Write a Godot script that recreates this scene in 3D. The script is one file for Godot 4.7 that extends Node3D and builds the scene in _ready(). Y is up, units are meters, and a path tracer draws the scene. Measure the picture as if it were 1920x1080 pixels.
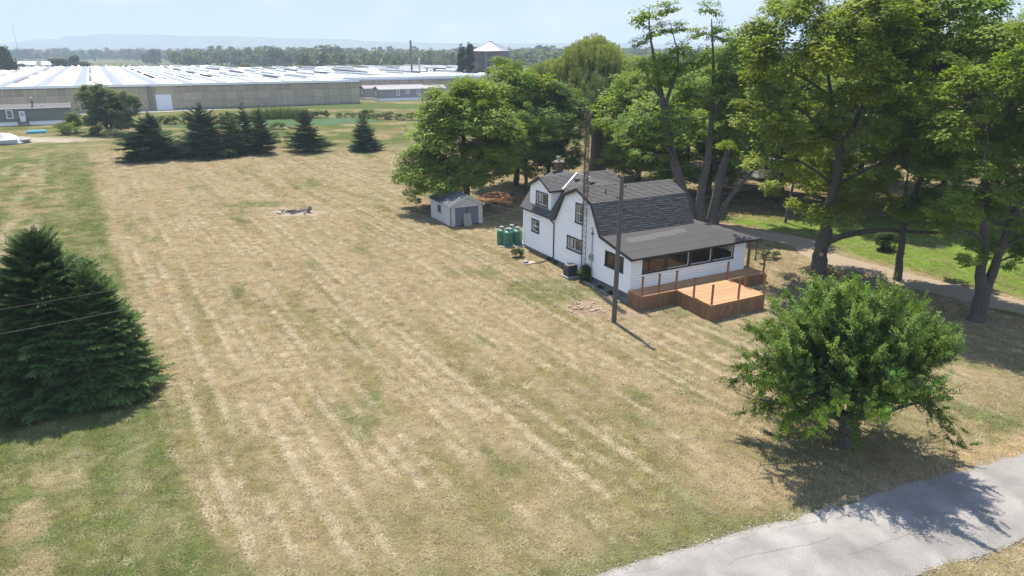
extends Node3D
# A white gambrel farmhouse on a dry mown field, seen from a drone: greenhouses, tank and wooded escarpment behind.
# Metres, y up. The drone hovers at (0, 14, 0) looking along -z.

const HOUSE_TURN := 28.0
const HOUSE_AT := Vector3(7.055, 0.0, -39.475)

var taken := {}
var M := {}
var n_patch := FastNoiseLite.new()
var n_fine := FastNoiseLite.new()
var n_wide := FastNoiseLite.new()
var n_gap := FastNoiseLite.new()
var house_xf := Transform3D()


func _ready() -> void:
	set_view_and_light()
	set_noises()
	make_materials()
	make_ground()
	make_roads()
	make_house()
	make_deck()
	make_house_side_things()
	make_shed()
	make_poles_and_wires()
	make_conifers()
	make_trees()
	make_shrubs()
	make_greenhouses()
	make_far_buildings()
	make_far_country()
	make_yard_bits()
	make_grass()


# ------------------------------------------------------------------ camera, sky, sun, exposure
func set_view_and_light() -> void:
	var cam := Camera3D.new()
	cam.name = "camera"
	add_child(cam)
	cam.position = Vector3(0, 14.0, 0)
	cam.rotation_degrees = Vector3(-18.778, 0, 0)
	cam.fov = 45.12
	cam.near = 0.2
	cam.far = 20000.0
	cam.current = true
	var env := Environment.new()
	env.background_mode = Environment.BG_SKY
	env.tonemap_mode = Environment.TONE_MAPPER_LINEAR
	env.tonemap_exposure = 2.1
	env.sdfgi_enabled = true
	env.ssao_enabled = true
	env.ssil_enabled = true
	env.fog_enabled = true
	env.fog_density = 0.00031
	env.fog_light_color = Color(0.84, 0.92, 1.0)
	var sky := Sky.new()
	var pan := PanoramaSkyMaterial.new()
	pan.panorama = sky_picture()
	sky.sky_material = pan
	env.sky = sky
	env.background_energy_multiplier = 1.2
	var we := WorldEnvironment.new()
	we.name = "surroundings"
	we.environment = env
	add_child(we)
	var sun := DirectionalLight3D.new()
	sun.name = "sun"
	add_child(sun)
	sun.light_energy = 1.6
	sun.light_color = Color(1.0, 0.955, 0.88)
	sun.light_angular_distance = 0.55
	sun.shadow_enabled = true
	sun.look_at_from_position(Vector3.ZERO, Vector3(1.45, -8.2, 3.89), Vector3(0, 0, -1))


func sky_picture() -> ImageTexture:
	var w := 1024
	var h := 512
	var cloud := FastNoiseLite.new()
	cloud.seed = 11
	cloud.frequency = 1.0
	cloud.fractal_octaves = 5
	var img := Image.create(w, h, false, Image.FORMAT_RGBF)
	for j in h:
		var el := (0.5 - (j + 0.5) / h) * PI
		var up := maxf(0.0, sin(el))
		var t := pow(1.0 - up, 3.0)
		var c0 := Vector3(0.23, 0.33, 0.54).lerp(Vector3(0.275, 0.335, 0.42), t)
		for i in w:
			var az := (i + 0.5) / w * TAU
			var c := c0
			if el > -0.05:
				var k := 1.0 / (up + 0.16)
				var p := Vector3(cos(az) * cos(el) * k * 0.8, sin(az) * cos(el) * k * 2.2, 3.0)
				var d := cloud.get_noise_3dv(p) * 0.5 + cloud.get_noise_3dv(p * 0.35 + Vector3(9, 2, 1)) * 0.8
				var cover := smoothstep(-0.15, 0.40, d) * 0.85
				c = c.lerp(Vector3(0.345, 0.372, 0.42), cover)
			img.set_pixel(i, j, Color(c.x, c.y, c.z))
	return ImageTexture.create_from_image(img)


func set_noises() -> void:
	n_patch.seed = 3
	n_patch.frequency = 0.11
	n_patch.fractal_octaves = 4
	n_fine.seed = 8
	n_fine.frequency = 0.9
	n_fine.fractal_octaves = 3
	n_wide.seed = 5
	n_wide.frequency = 0.035
	n_wide.fractal_octaves = 3
	n_gap.seed = 21
	n_gap.frequency = 0.42
	n_gap.fractal_octaves = 2


# ------------------------------------------------------------------ naming and tagging
func numbered(called: String) -> String:
	if not taken.has(called):
		taken[called] = 0
		return called
	taken[called] += 1
	return "%s_%03d" % [called, taken[called]]


func tag(o: Node, label: String, category: String, group := "", kind := "") -> void:
	if label:
		o.set_meta("label", label)
	if category:
		o.set_meta("category", category)
	if group:
		o.set_meta("group", group)
	if kind:
		o.set_meta("kind", kind)


func thing(called: String, label: String, category: String, at := Vector3.ZERO, turn := 0.0, group := "") -> Node3D:
	var o := Node3D.new()
	o.name = numbered(called)
	add_child(o)
	o.position = at
	o.rotation_degrees.y = turn
	tag(o, label, category, group)
	return o


func structure(o: Node, label: String, category: String) -> void:
	tag(o, label, category, "", "structure")


func rng_of(s: int) -> RandomNumberGenerator:
	var r := RandomNumberGenerator.new()
	r.seed = s
	return r


# ------------------------------------------------------------------ mesh collecting
class MB:
	var v := PackedVector3Array()
	var n := PackedVector3Array()
	var c := PackedColorArray()
	var col := Color.WHITE

	# corners run anticlockwise as seen from outside; stored clockwise, as Godot wants
	func tri(a: Vector3, b: Vector3, d: Vector3) -> void:
		var nn := (b - a).cross(d - a).normalized()
		v.append_array([a, d, b])
		n.append_array([nn, nn, nn])
		c.append_array([col, col, col])

	func quad(a: Vector3, b: Vector3, d: Vector3, e: Vector3) -> void:
		var nn := (d - a).cross(e - b).normalized()
		v.append_array([a, d, b, a, e, d])
		n.append_array([nn, nn, nn, nn, nn, nn])
		c.append_array([col, col, col, col, col, col])

	# quad with a normal at each corner
	func quad_n(a: Vector3, b: Vector3, d: Vector3, e: Vector3, na: Vector3, nb: Vector3, nd: Vector3, ne: Vector3) -> void:
		v.append_array([a, d, b, a, e, d])
		n.append_array([na, nd, nb, na, ne, nd])
		c.append_array([col, col, col, col, col, col])

	func box(xf: Transform3D, s: Vector3) -> void:
		var h := s * 0.5
		var p := []
		for i in 8:
			p.append(xf * Vector3(h.x if i & 1 else -h.x, h.y if i & 2 else -h.y, h.z if i & 4 else -h.z))
		quad(p[4], p[5], p[7], p[6])
		quad(p[1], p[0], p[2], p[3])
		quad(p[5], p[1], p[3], p[7])
		quad(p[0], p[4], p[6], p[2])
		quad(p[6], p[7], p[3], p[2])
		quad(p[0], p[1], p[5], p[4])

	func bx(at: Vector3, s: Vector3) -> void:
		box(Transform3D(Basis(), at), s)

	# box with its top edges chamfered
	func cbox(at: Vector3, s: Vector3, r: float) -> void:
		var h := s * 0.5
		var lo := at - h
		var hi := at + h
		var y1 := hi.y - r
		var a := [Vector3(lo.x, lo.y, hi.z), Vector3(hi.x, lo.y, hi.z), Vector3(hi.x, lo.y, lo.z), Vector3(lo.x, lo.y, lo.z)]
		var t := [Vector3(lo.x + r, hi.y, hi.z - r), Vector3(hi.x - r, hi.y, hi.z - r), Vector3(hi.x - r, hi.y, lo.z + r), Vector3(lo.x + r, hi.y, lo.z + r)]
		for i in 4:
			var j := (i + 1) % 4
			var m0 := Vector3(a[i].x, y1, a[i].z)
			var m1 := Vector3(a[j].x, y1, a[j].z)
			quad(a[i], a[j], m1, m0)
			quad(m0, m1, t[j], t[i])
		quad(t[0], t[1], t[2], t[3])
		quad(a[3], a[2], a[1], a[0])

	func beam(p: Vector3, q: Vector3, w: float, h: float, up := Vector3.UP) -> void:
		var z := (q - p)
		var l := z.length()
		z = z / l
		var x := up.cross(z)
		if x.length() < 0.001:
			x = Vector3.RIGHT.cross(z)
		x = x.normalized()
		box(Transform3D(Basis(x, z.cross(x), z), (p + q) * 0.5), Vector3(w, h, l))

	# tube along points with a radius each
	func tube(pts: Array, rad: Array, sides := 8, capped := true) -> void:
		var rings := []
		var norms := []
		var x := Vector3.ZERO
		for i in pts.size():
			var d: Vector3 = (pts[mini(i + 1, pts.size() - 1)] - pts[maxi(i - 1, 0)]).normalized()
			if i == 0:
				x = d.cross(Vector3(0.31, 0.1, 0.94)).normalized()
			x = (x - d * x.dot(d)).normalized()
			var y := d.cross(x)
			var r := PackedVector3Array()
			var nn := PackedVector3Array()
			for k in sides:
				var a := TAU * k / sides
				var o := x * cos(a) + y * sin(a)
				r.append(pts[i] + o * rad[i])
				nn.append(o)
			rings.append(r)
			norms.append(nn)
		for i in pts.size() - 1:
			for k in sides:
				var k2 := (k + 1) % sides
				quad_n(rings[i][k], rings[i][k2], rings[i + 1][k2], rings[i + 1][k], norms[i][k], norms[i][k2], norms[i + 1][k2], norms[i + 1][k])
		if capped:
			for k in sides:
				var k2 := (k + 1) % sides
				tri(pts[0], rings[0][k2], rings[0][k])
				tri(pts[-1], rings[-1][k], rings[-1][k2])

	# turned shape: profile of (radius, height), round the y axis at `at`
	func lathe(at: Vector3, prof: Array, sides := 20, smooth_ := true) -> void:
		for i in prof.size() - 1:
			var a: Vector2 = prof[i]
			var b: Vector2 = prof[i + 1]
			var t := (b - a)
			var nr := Vector2(t.y, -t.x).normalized()
			for k in sides:
				var a0 := TAU * k / sides
				var a1 := TAU * (k + 1) / sides
				var d0 := Vector3(cos(a0), 0, -sin(a0))
				var d1 := Vector3(cos(a1), 0, -sin(a1))
				var n0 := d0 * nr.x + Vector3.UP * nr.y
				var n1 := d1 * nr.x + Vector3.UP * nr.y
				quad_n(at + d0 * a.x + Vector3.UP * a.y, at + d1 * a.x + Vector3.UP * a.y, at + d1 * b.x + Vector3.UP * b.y, at + d0 * b.x + Vector3.UP * b.y, n0, n1, n1, n0)

	# lump: a sphere with uneven radii
	func lump(xf: Transform3D, r: Vector3, seed_: int, rough := 0.25, nu := 8, nv := 5) -> void:
		var rg := RandomNumberGenerator.new()
		rg.seed = seed_
		var g := []
		for j in nv + 1:
			var row := []
			var e := PI * (float(j) / nv - 0.5)
			for i in nu:
				var a := TAU * i / nu
				var k := 1.0 + rg.randf_range(-rough, rough)
				if j == 0 or j == nv:
					k = 1.0
				row.append(xf * (Vector3(cos(e) * cos(a), sin(e), -cos(e) * sin(a)) * r * k))
			g.append(row)
		for j in nv:
			for i in nu:
				var i2 := (i + 1) % nu
				if j == 0:
					tri(g[0][0], g[1][i2], g[1][i])
				elif j == nv - 1:
					tri(g[j][i], g[j][i2], g[nv][0])
				else:
					quad(g[j][i], g[j][i2], g[j + 1][i2], g[j + 1][i])

	func mesh() -> ArrayMesh:
		var arr := []
		arr.resize(Mesh.ARRAY_MAX)
		arr[Mesh.ARRAY_VERTEX] = v
		arr[Mesh.ARRAY_NORMAL] = n
		arr[Mesh.ARRAY_COLOR] = c
		var m := ArrayMesh.new()
		m.add_surface_from_arrays(Mesh.PRIMITIVE_TRIANGLES, arr)
		return m


func put(parent: Node, called: String, m: Mesh, material: Material, xf := Transform3D()) -> MeshInstance3D:
	var o := MeshInstance3D.new()
	o.name = numbered(called) if parent == self else called
	o.mesh = m
	o.material_override = null
	for i in m.get_surface_count():
		o.set_surface_override_material(i, material)
	o.transform = xf
	parent.add_child(o, true)
	return o


func part(parent: Node, called: String, b: MB, material: Material, xf := Transform3D()) -> MeshInstance3D:
	return put(parent, called, b.mesh(), material, xf)


func copies(parent: Node, called: String, m: Mesh, material: Material, where: Array, tint: PackedColorArray) -> MultiMeshInstance3D:
	var mm := MultiMesh.new()
	mm.transform_format = MultiMesh.TRANSFORM_3D
	mm.use_colors = true
	mm.mesh = m
	mm.instance_count = where.size()
	for i in where.size():
		mm.set_instance_transform(i, where[i])
		mm.set_instance_color(i, tint[i])
	var o := MultiMeshInstance3D.new()
	o.name = numbered(called) if parent == self else called
	o.multimesh = mm
	o.material_override = material
	parent.add_child(o, true)
	o.set_meta("kind", "stuff")
	return o


# ------------------------------------------------------------------ materials
func noise_tex(freq: float, lo: float, hi: float, s: int, size := 512, octaves := 4, kind := FastNoiseLite.TYPE_SIMPLEX_SMOOTH) -> NoiseTexture2D:
	var f := FastNoiseLite.new()
	f.seed = s
	f.frequency = freq
	f.noise_type = kind
	f.fractal_octaves = octaves
	var t := NoiseTexture2D.new()
	t.width = size
	t.height = size
	t.seamless = true
	t.noise = f
	var g := Gradient.new()
	g.set_color(0, Color(lo, lo, lo))
	g.set_color(1, Color(hi, hi, hi))
	t.color_ramp = g
	return t


func mat(called: String, linear: Color, rough := 0.8, metal := 0.0, tex: Texture2D = null, scale := Vector3.ONE, relief := 0.0, bump: Texture2D = null) -> StandardMaterial3D:
	var m := StandardMaterial3D.new()
	m.resource_name = called
	m.albedo_color = linear.linear_to_srgb()
	m.roughness = rough
	m.metallic = metal
	if tex or bump:
		m.uv1_triplanar = true
		m.uv1_scale = scale
	if tex:
		m.albedo_texture = tex
	if relief > 0.0:
		m.heightmap_enabled = true
		m.heightmap_scale = relief
		m.heightmap_texture = bump if bump else tex
	M[called] = m
	return m


func make_materials() -> void:
	var grain := noise_tex(0.03, 0.72, 1.0, 1)
	var speck := noise_tex(0.16, 0.55, 1.0, 2, 512, 3)
	var blotch := noise_tex(0.008, 0.62, 1.0, 3, 512, 5)
	var faint := noise_tex(0.012, 0.90, 1.0, 4, 512, 5)
	M["grain_tex"] = grain
	M["speck_tex"] = speck
	M["blotch_tex"] = blotch
	M["faint_tex"] = faint
	mat("siding", Color(0.80, 0.80, 0.79), 0.55)
	mat("white_trim", Color(0.80, 0.81, 0.82), 0.45)
	mat("dark_trim", Color(0.018, 0.019, 0.022), 0.5)
	mat("sash", Color(0.72, 0.73, 0.73), 0.4)
	mat("inside_wall", Color(0.42, 0.27, 0.15), 0.7, 0.0, grain, Vector3(6.0, 0.4, 0.4))
	mat("inside_plain", Color(0.30, 0.28, 0.25), 0.9)
	mat("foundation", Color(0.17, 0.165, 0.16), 0.95, 0.0, blotch, Vector3(1, 1, 1), 2.5)
	mat("stone", Color(0.30, 0.285, 0.26), 0.95, 0.0, blotch, Vector3(1.5, 1.5, 1.5), 1.0)
	mat("concrete", Color(0.42, 0.40, 0.37), 0.95, 0.0, blotch, Vector3(0.6, 0.6, 0.6), 0.4)
	var shingle := mat("shingle", Color(1, 1, 1), 0.95, 0.0, speck, Vector3(4, 4, 4), 0.25)
	shingle.vertex_color_use_as_albedo = true
	mat("roll_roof", Color(0.076, 0.075, 0.083), 0.93, 0.0, speck, Vector3(3, 3, 3), 0.2)
	mat("roll_patch", Color(0.130, 0.130, 0.140), 0.93, 0.0, speck, Vector3(3, 3, 3), 0.2)
	mat("flashing", Color(0.72, 0.73, 0.74), 0.45, 0.1)
	mat("metal_dark", Color(0.055, 0.058, 0.062), 0.5, 0.6)
	mat("metal_grey", Color(0.34, 0.35, 0.36), 0.45, 0.6)
	mat("tower_metal", Color(0.06, 0.052, 0.05), 0.8, 0.2)
	var brick := mat("brick", Color(1, 1, 1), 0.9, 0.0, speck, Vector3(3, 3, 3), 0.3)
	brick.vertex_color_use_as_albedo = true
	mat("mortar", Color(0.33, 0.31, 0.29), 0.95)
	mat("clay", Color(0.30, 0.28, 0.25), 0.9)
	for k in 4:
		var tone: float = [1.0, 0.82, 1.12, 0.92][k]
		mat("deck_%d" % k, Color(0.50 * tone, 0.280 * tone, 0.140 * tone), 0.75, 0.0, grain, Vector3(0.5, 2.0, 14.0), 0.12)
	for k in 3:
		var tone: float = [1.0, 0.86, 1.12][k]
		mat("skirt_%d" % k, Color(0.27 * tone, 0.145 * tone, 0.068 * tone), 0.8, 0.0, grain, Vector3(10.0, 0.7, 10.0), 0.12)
	mat("post_wood", Color(0.34, 0.165, 0.07), 0.75, 0.0, grain, Vector3(8, 0.6, 8), 0.1)
	mat("pole_wood", Color(0.215, 0.198, 0.178), 0.95, 0.0, noise_tex(0.03, 0.45, 1.0, 7), Vector3(9, 0.5, 9), 0.6)
	mat("grey_wood", Color(0.25, 0.235, 0.205), 0.95, 0.0, noise_tex(0.03, 0.55, 1.0, 17), Vector3(6, 0.5, 6), 0.4)
	mat("bark", Color(0.19, 0.165, 0.14), 0.95, 0.0, noise_tex(0.025, 0.35, 1.0, 9, 512, 5), Vector3(1.6, 0.45, 1.6), 5.0)
	mat("bark_grey", Color(0.25, 0.225, 0.20), 0.95, 0.0, noise_tex(0.025, 0.4, 1.0, 19, 512, 5), Vector3(1.6, 0.45, 1.6), 4.0)
	var leaf := mat("leaf", Color(1, 1, 1), 0.48)
	leaf.vertex_color_use_as_albedo = true
	leaf.backlight_enabled = true
	leaf.backlight = Color(0.85, 0.90, 0.35).linear_to_srgb()
	leaf.metallic_specular = 0.22
	var needle := mat("needle", Color(1, 1, 1), 0.6)
	needle.vertex_color_use_as_albedo = true
	needle.metallic_specular = 0.12
	var dry := mat("dry_plant", Color(1, 1, 1), 0.9)
	dry.vertex_color_use_as_albedo = true
	dry.metallic_specular = 0.2
	dry.backlight_enabled = true
	dry.backlight = Color(0.3, 0.3, 0.2).linear_to_srgb()
	var glass := mat("glass", Color(0.02, 0.025, 0.03), 0.03)
	glass.albedo_color = Color(0.03, 0.035, 0.04, 0.18)
	glass.transparency = BaseMaterial3D.TRANSPARENCY_ALPHA
	mat("tank_green", Color(0.045, 0.16, 0.10), 0.4, 0.0, faint, Vector3(1, 1, 1))
	mat("tank_cap", Color(0.20, 0.24, 0.22), 0.6)
	mat("black_cable", Color(0.05, 0.05, 0.05), 0.6)
	mat("pale_cable", Color(0.12, 0.118, 0.115), 0.7)
	var plain := mat("painted", Color(1, 1, 1), 0.85, 0.0, M["faint_tex"], Vector3(1, 1, 1))
	plain.vertex_color_use_as_albedo = true
	var gloss := mat("whitewash", Color(0.80, 0.82, 0.84), 0.35, 0.0, M["faint_tex"], Vector3(0.15, 0.15, 0.15))
	gloss.metallic_specular = 0.5
	mat("clear_glazing", Color(0.22, 0.24, 0.26), 0.25, 0.0, M["faint_tex"], Vector3(0.2, 0.2, 0.2))
	mat("vent_dark", Color(0.09, 0.08, 0.10), 0.6)
	mat("aluminium", Color(0.55, 0.56, 0.57), 0.4, 0.7)


func sheet_box(b: MB, xf: Transform3D, lo: Vector3, hi: Vector3) -> void:
	b.box(xf * Transform3D(Basis(), (lo + hi) * 0.5), hi - lo)


# ------------------------------------------------------------------ cladding in courses
func ccw(p: PackedVector2Array) -> PackedVector2Array:
	var a := 0.0
	for i in p.size():
		a += p[i].cross(p[(i + 1) % p.size()])
	if a < 0.0:
		p.reverse()
	return p


func rect_poly(x0: float, y0: float, x1: float, y1: float) -> PackedVector2Array:
	return PackedVector2Array([Vector2(x0, y0), Vector2(x1, y0), Vector2(x1, y1), Vector2(x0, y1)])


# one polygon (x, y) of a course as a solid: its face leans from `proud` at y0 to `back` at y0 + high
func slab_piece(b: MB, p: PackedVector2Array, y0: float, high: float, proud: float, back: float, deep: float) -> void:
	p = ccw(p)
	var f := PackedVector3Array()
	for q in p:
		f.append(Vector3(q.x, q.y, lerpf(proud, back, clampf((q.y - y0) / high, 0.0, 1.0))))
	var t := Geometry2D.triangulate_polygon(p)
	for i in range(0, t.size(), 3):
		var a := f[t[i]]
		var d := f[t[i + 1]]
		var e := f[t[i + 2]]
		if (d - a).cross(e - a).z < 0.0:
			b.tri(a, e, d)
		else:
			b.tri(a, d, e)
	for i in p.size():
		var j := (i + 1) % p.size()
		b.quad(Vector3(p[i].x, p[i].y, deep), Vector3(p[j].x, p[j].y, deep), f[j], f[i])


# courses of planks or shingles on the polygon; xf: x along the course, y up the surface, z outward
func clad(parent: Node, called: String, xf: Transform3D, poly: PackedVector2Array, holes: Array, high: float, tab: float, proud: float, material: Material, tones: Array, s := 1, core: MB = null, core_deep := -0.12) -> void:
	var rg := rng_of(s)
	poly = ccw(poly)
	var lo := poly[0]
	var hi := poly[0]
	for q in poly:
		lo = lo.min(q)
		hi = hi.max(q)
	var rows := int(ceil((hi.y - lo.y) / high))
	for r in rows:
		var y0 := lo.y + r * high
		var bits: Array = Geometry2D.intersect_polygons(poly, rect_poly(lo.x - 1, y0, hi.x + 1, y0 + high))
		for hole in holes:
			var left := []
			for bit in bits:
				left.append_array(Geometry2D.clip_polygons(bit, hole))
			bits = left
		var whole := MB.new()
		for bit in bits:
			if bit.size() < 3:
				continue
			if core:
				slab_piece(core, bit, y0, high, -0.012, -0.012, core_deep)
			if tab <= 0.0:
				var b := MB.new()
				b.col = tones[rg.randi() % tones.size()]
				for plank in Geometry2D.intersect_polygons(bit, rect_poly(lo.x - 1, y0, hi.x + 1, y0 + high - 0.024)):
					slab_piece(b, plank, y0, high, proud, proud * 0.25, -0.01)
				if b.v.size():
					part(parent, called, b, material, xf)
			else:
				var x := lo.x - rg.randf() * tab - (tab * 0.5 if r % 2 else 0.0)
				while x < hi.x:
					var w := tab * rg.randf_range(0.75, 1.25)
					for piece in Geometry2D.intersect_polygons(bit, rect_poly(x + 0.010, y0 - 0.01, x + w, y0 + high - 0.015)):
						whole.col = tones[rg.randi() % tones.size()]
						slab_piece(whole, piece, y0, high, proud * rg.randf_range(0.8, 1.2), proud * 0.2, -0.01)
					x += w
		if tab > 0.0 and whole.v.size():
			part(parent, called, whole, material, xf)


# transform whose x runs along `along`, y up the plane through the points, z outward
func plane_xf(pts: Array, along: Vector3) -> Transform3D:
	var x := along.normalized()
	var far_pt: Vector3 = pts[0]
	for p in pts:
		if (p - pts[0] - x * (p - pts[0]).dot(x)).length() > (far_pt - pts[0] - x * (far_pt - pts[0]).dot(x)).length():
			far_pt = p
	var y: Vector3 = far_pt - pts[0]
	y = (y - x * y.dot(x)).normalized()
	if y.y < 0.0:
		y = -y
	return Transform3D(Basis(x, y, x.cross(y)), pts[0])


func flat_poly(pts: Array, xf: Transform3D) -> PackedVector2Array:
	var inv := xf.affine_inverse()
	var out := PackedVector2Array()
	for p in pts:
		var q: Vector3 = inv * p
		out.append(Vector2(q.x, q.y))
	return ccw(out)


const SHINGLE_TONES := [Color(0.140, 0.137, 0.143), Color(0.126, 0.124, 0.130), Color(0.154, 0.150, 0.154), Color(0.134, 0.130, 0.134)]


# a roof plane: a slab with courses of shingles on it
func roof_plane(parent: Node, pts: Array, along: Vector3, s: int, deep := -0.10, shingled := true) -> MeshInstance3D:
	var xf := plane_xf(pts, along)
	var poly := flat_poly(pts, xf)
	var b := MB.new()
	slab_piece(b, poly, 0.0, 100.0, 0.0, 0.0, deep)
	var under := Geometry2D.triangulate_polygon(poly)
	for i in range(0, under.size(), 3):
		b.tri(Vector3(poly[under[i]].x, poly[under[i]].y, deep), Vector3(poly[under[i + 2]].x, poly[under[i + 2]].y, deep), Vector3(poly[under[i + 1]].x, poly[under[i + 1]].y, deep))
	var slab := part(parent, "roof", b, M.dark_trim if shingled else M.roll_roof, xf)
	if shingled:
		clad(slab, "shingle_course", Transform3D(Basis(), Vector3(0, 0, 0.012)), poly, [], 0.15, 0.31, 0.034, M.shingle, SHINGLE_TONES, s)
	return slab


# ------------------------------------------------------------------ ground
func level(z: float) -> float:
	return -0.5 * smoothstep(-48.0, -36.0, z)


func on_ground(x: float, z: float) -> Vector3:
	return Vector3(x, level(z), z)


func soft_spot(x: float, z: float, cx: float, cz: float, rx: float, rz: float) -> float:
	var d := Vector2((x - cx) / rx, (z - cz) / rz).length()
	return 1.0 - smoothstep(0.45, 1.15, d + n_patch.get_noise_2d(x * 4.0, z * 4.0) * 0.45)


# upper edge of the lane as z of x, and its lower edge
func lane_far(x: float) -> float:
	return -15.55 - 0.405 * x + 0.00105 * x * x


func lane_near(x: float) -> float:
	return lane_far(x) + 3.72


const DRIVE := [[Vector2(8.0, -71.0), 1.3], [Vector2(13.0, -62.5), 1.5], [Vector2(19.2, -55.6), 1.5], [Vector2(22.2, -52.4), 1.7], [Vector2(22.7, -48.1), 1.6], [Vector2(24.8, -44.9), 1.6], [Vector2(26.9, -42.2), 1.6], [Vector2(30.5, -38.8), 1.7], [Vector2(35.0, -34.8), 1.8], [Vector2(40.0, -31.0), 2.0]]


func drive_distance(x: float, z: float) -> float:
	var p := Vector2(x, z)
	var best := 1e9
	for i in DRIVE.size() - 1:
		var q := Geometry2D.get_closest_point_to_segment(p, DRIVE[i][0], DRIVE[i + 1][0])
		best = minf(best, p.distance_to(q))
	return best


func drive_x(z: float) -> float:
	for i in DRIVE.size() - 1:
		if z <= DRIVE[i + 1][0].y:
			return lerpf(DRIVE[i][0].x, DRIVE[i + 1][0].x, clampf((z - DRIVE[i][0].y) / (DRIVE[i + 1][0].y - DRIVE[i][0].y), 0.0, 1.0))
	return 45.0


const STRAW := Color(0.335, 0.275, 0.165)
const STRAW_PALE := Color(0.485, 0.422, 0.308)
const STRAW_BROWN := Color(0.265, 0.195, 0.102)
const OLIVE := Color(0.190, 0.178, 0.072)
const GREEN := Color(0.115, 0.148, 0.045)
const LUSH := Color(0.105, 0.170, 0.038)
const DIRT := Color(0.34, 0.25, 0.185)


# where a point lies across the rows of cut grass, how strong a row is along its run, and how much lies there
func row_place(x: float, z: float) -> float:
	var across := 0.848 * x - 0.53 * z
	return across + n_patch.get_noise_1d(across * 3.0 + 500.0) * 0.35 + n_patch.get_noise_2d((-0.53 * x - 0.848 * z) * 0.2, across * 0.4) * 0.22


func row_strength(id: float, along: float) -> float:
	return smoothstep(-0.30, 0.25, n_patch.get_noise_2d(along * 0.6 + 90.0, id * 31.0) + n_patch.get_noise_1d(id * 57.0) * 0.5)


func clippings(wob: float, along: float) -> float:
	var row := 0.5 + 0.5 * cos(TAU * wob / 1.22)
	var row2 := 0.5 + 0.5 * cos(TAU * (wob + 0.61) / 1.22)
	return pow(row, 20.0) * row_strength(floorf(wob / 1.22 + 0.5), along) * 1.1 + pow(row2, 18.0) * row_strength(floorf((wob + 0.61) / 1.22 + 0.5) + 400.0, along * 1.4) * 0.7


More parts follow.
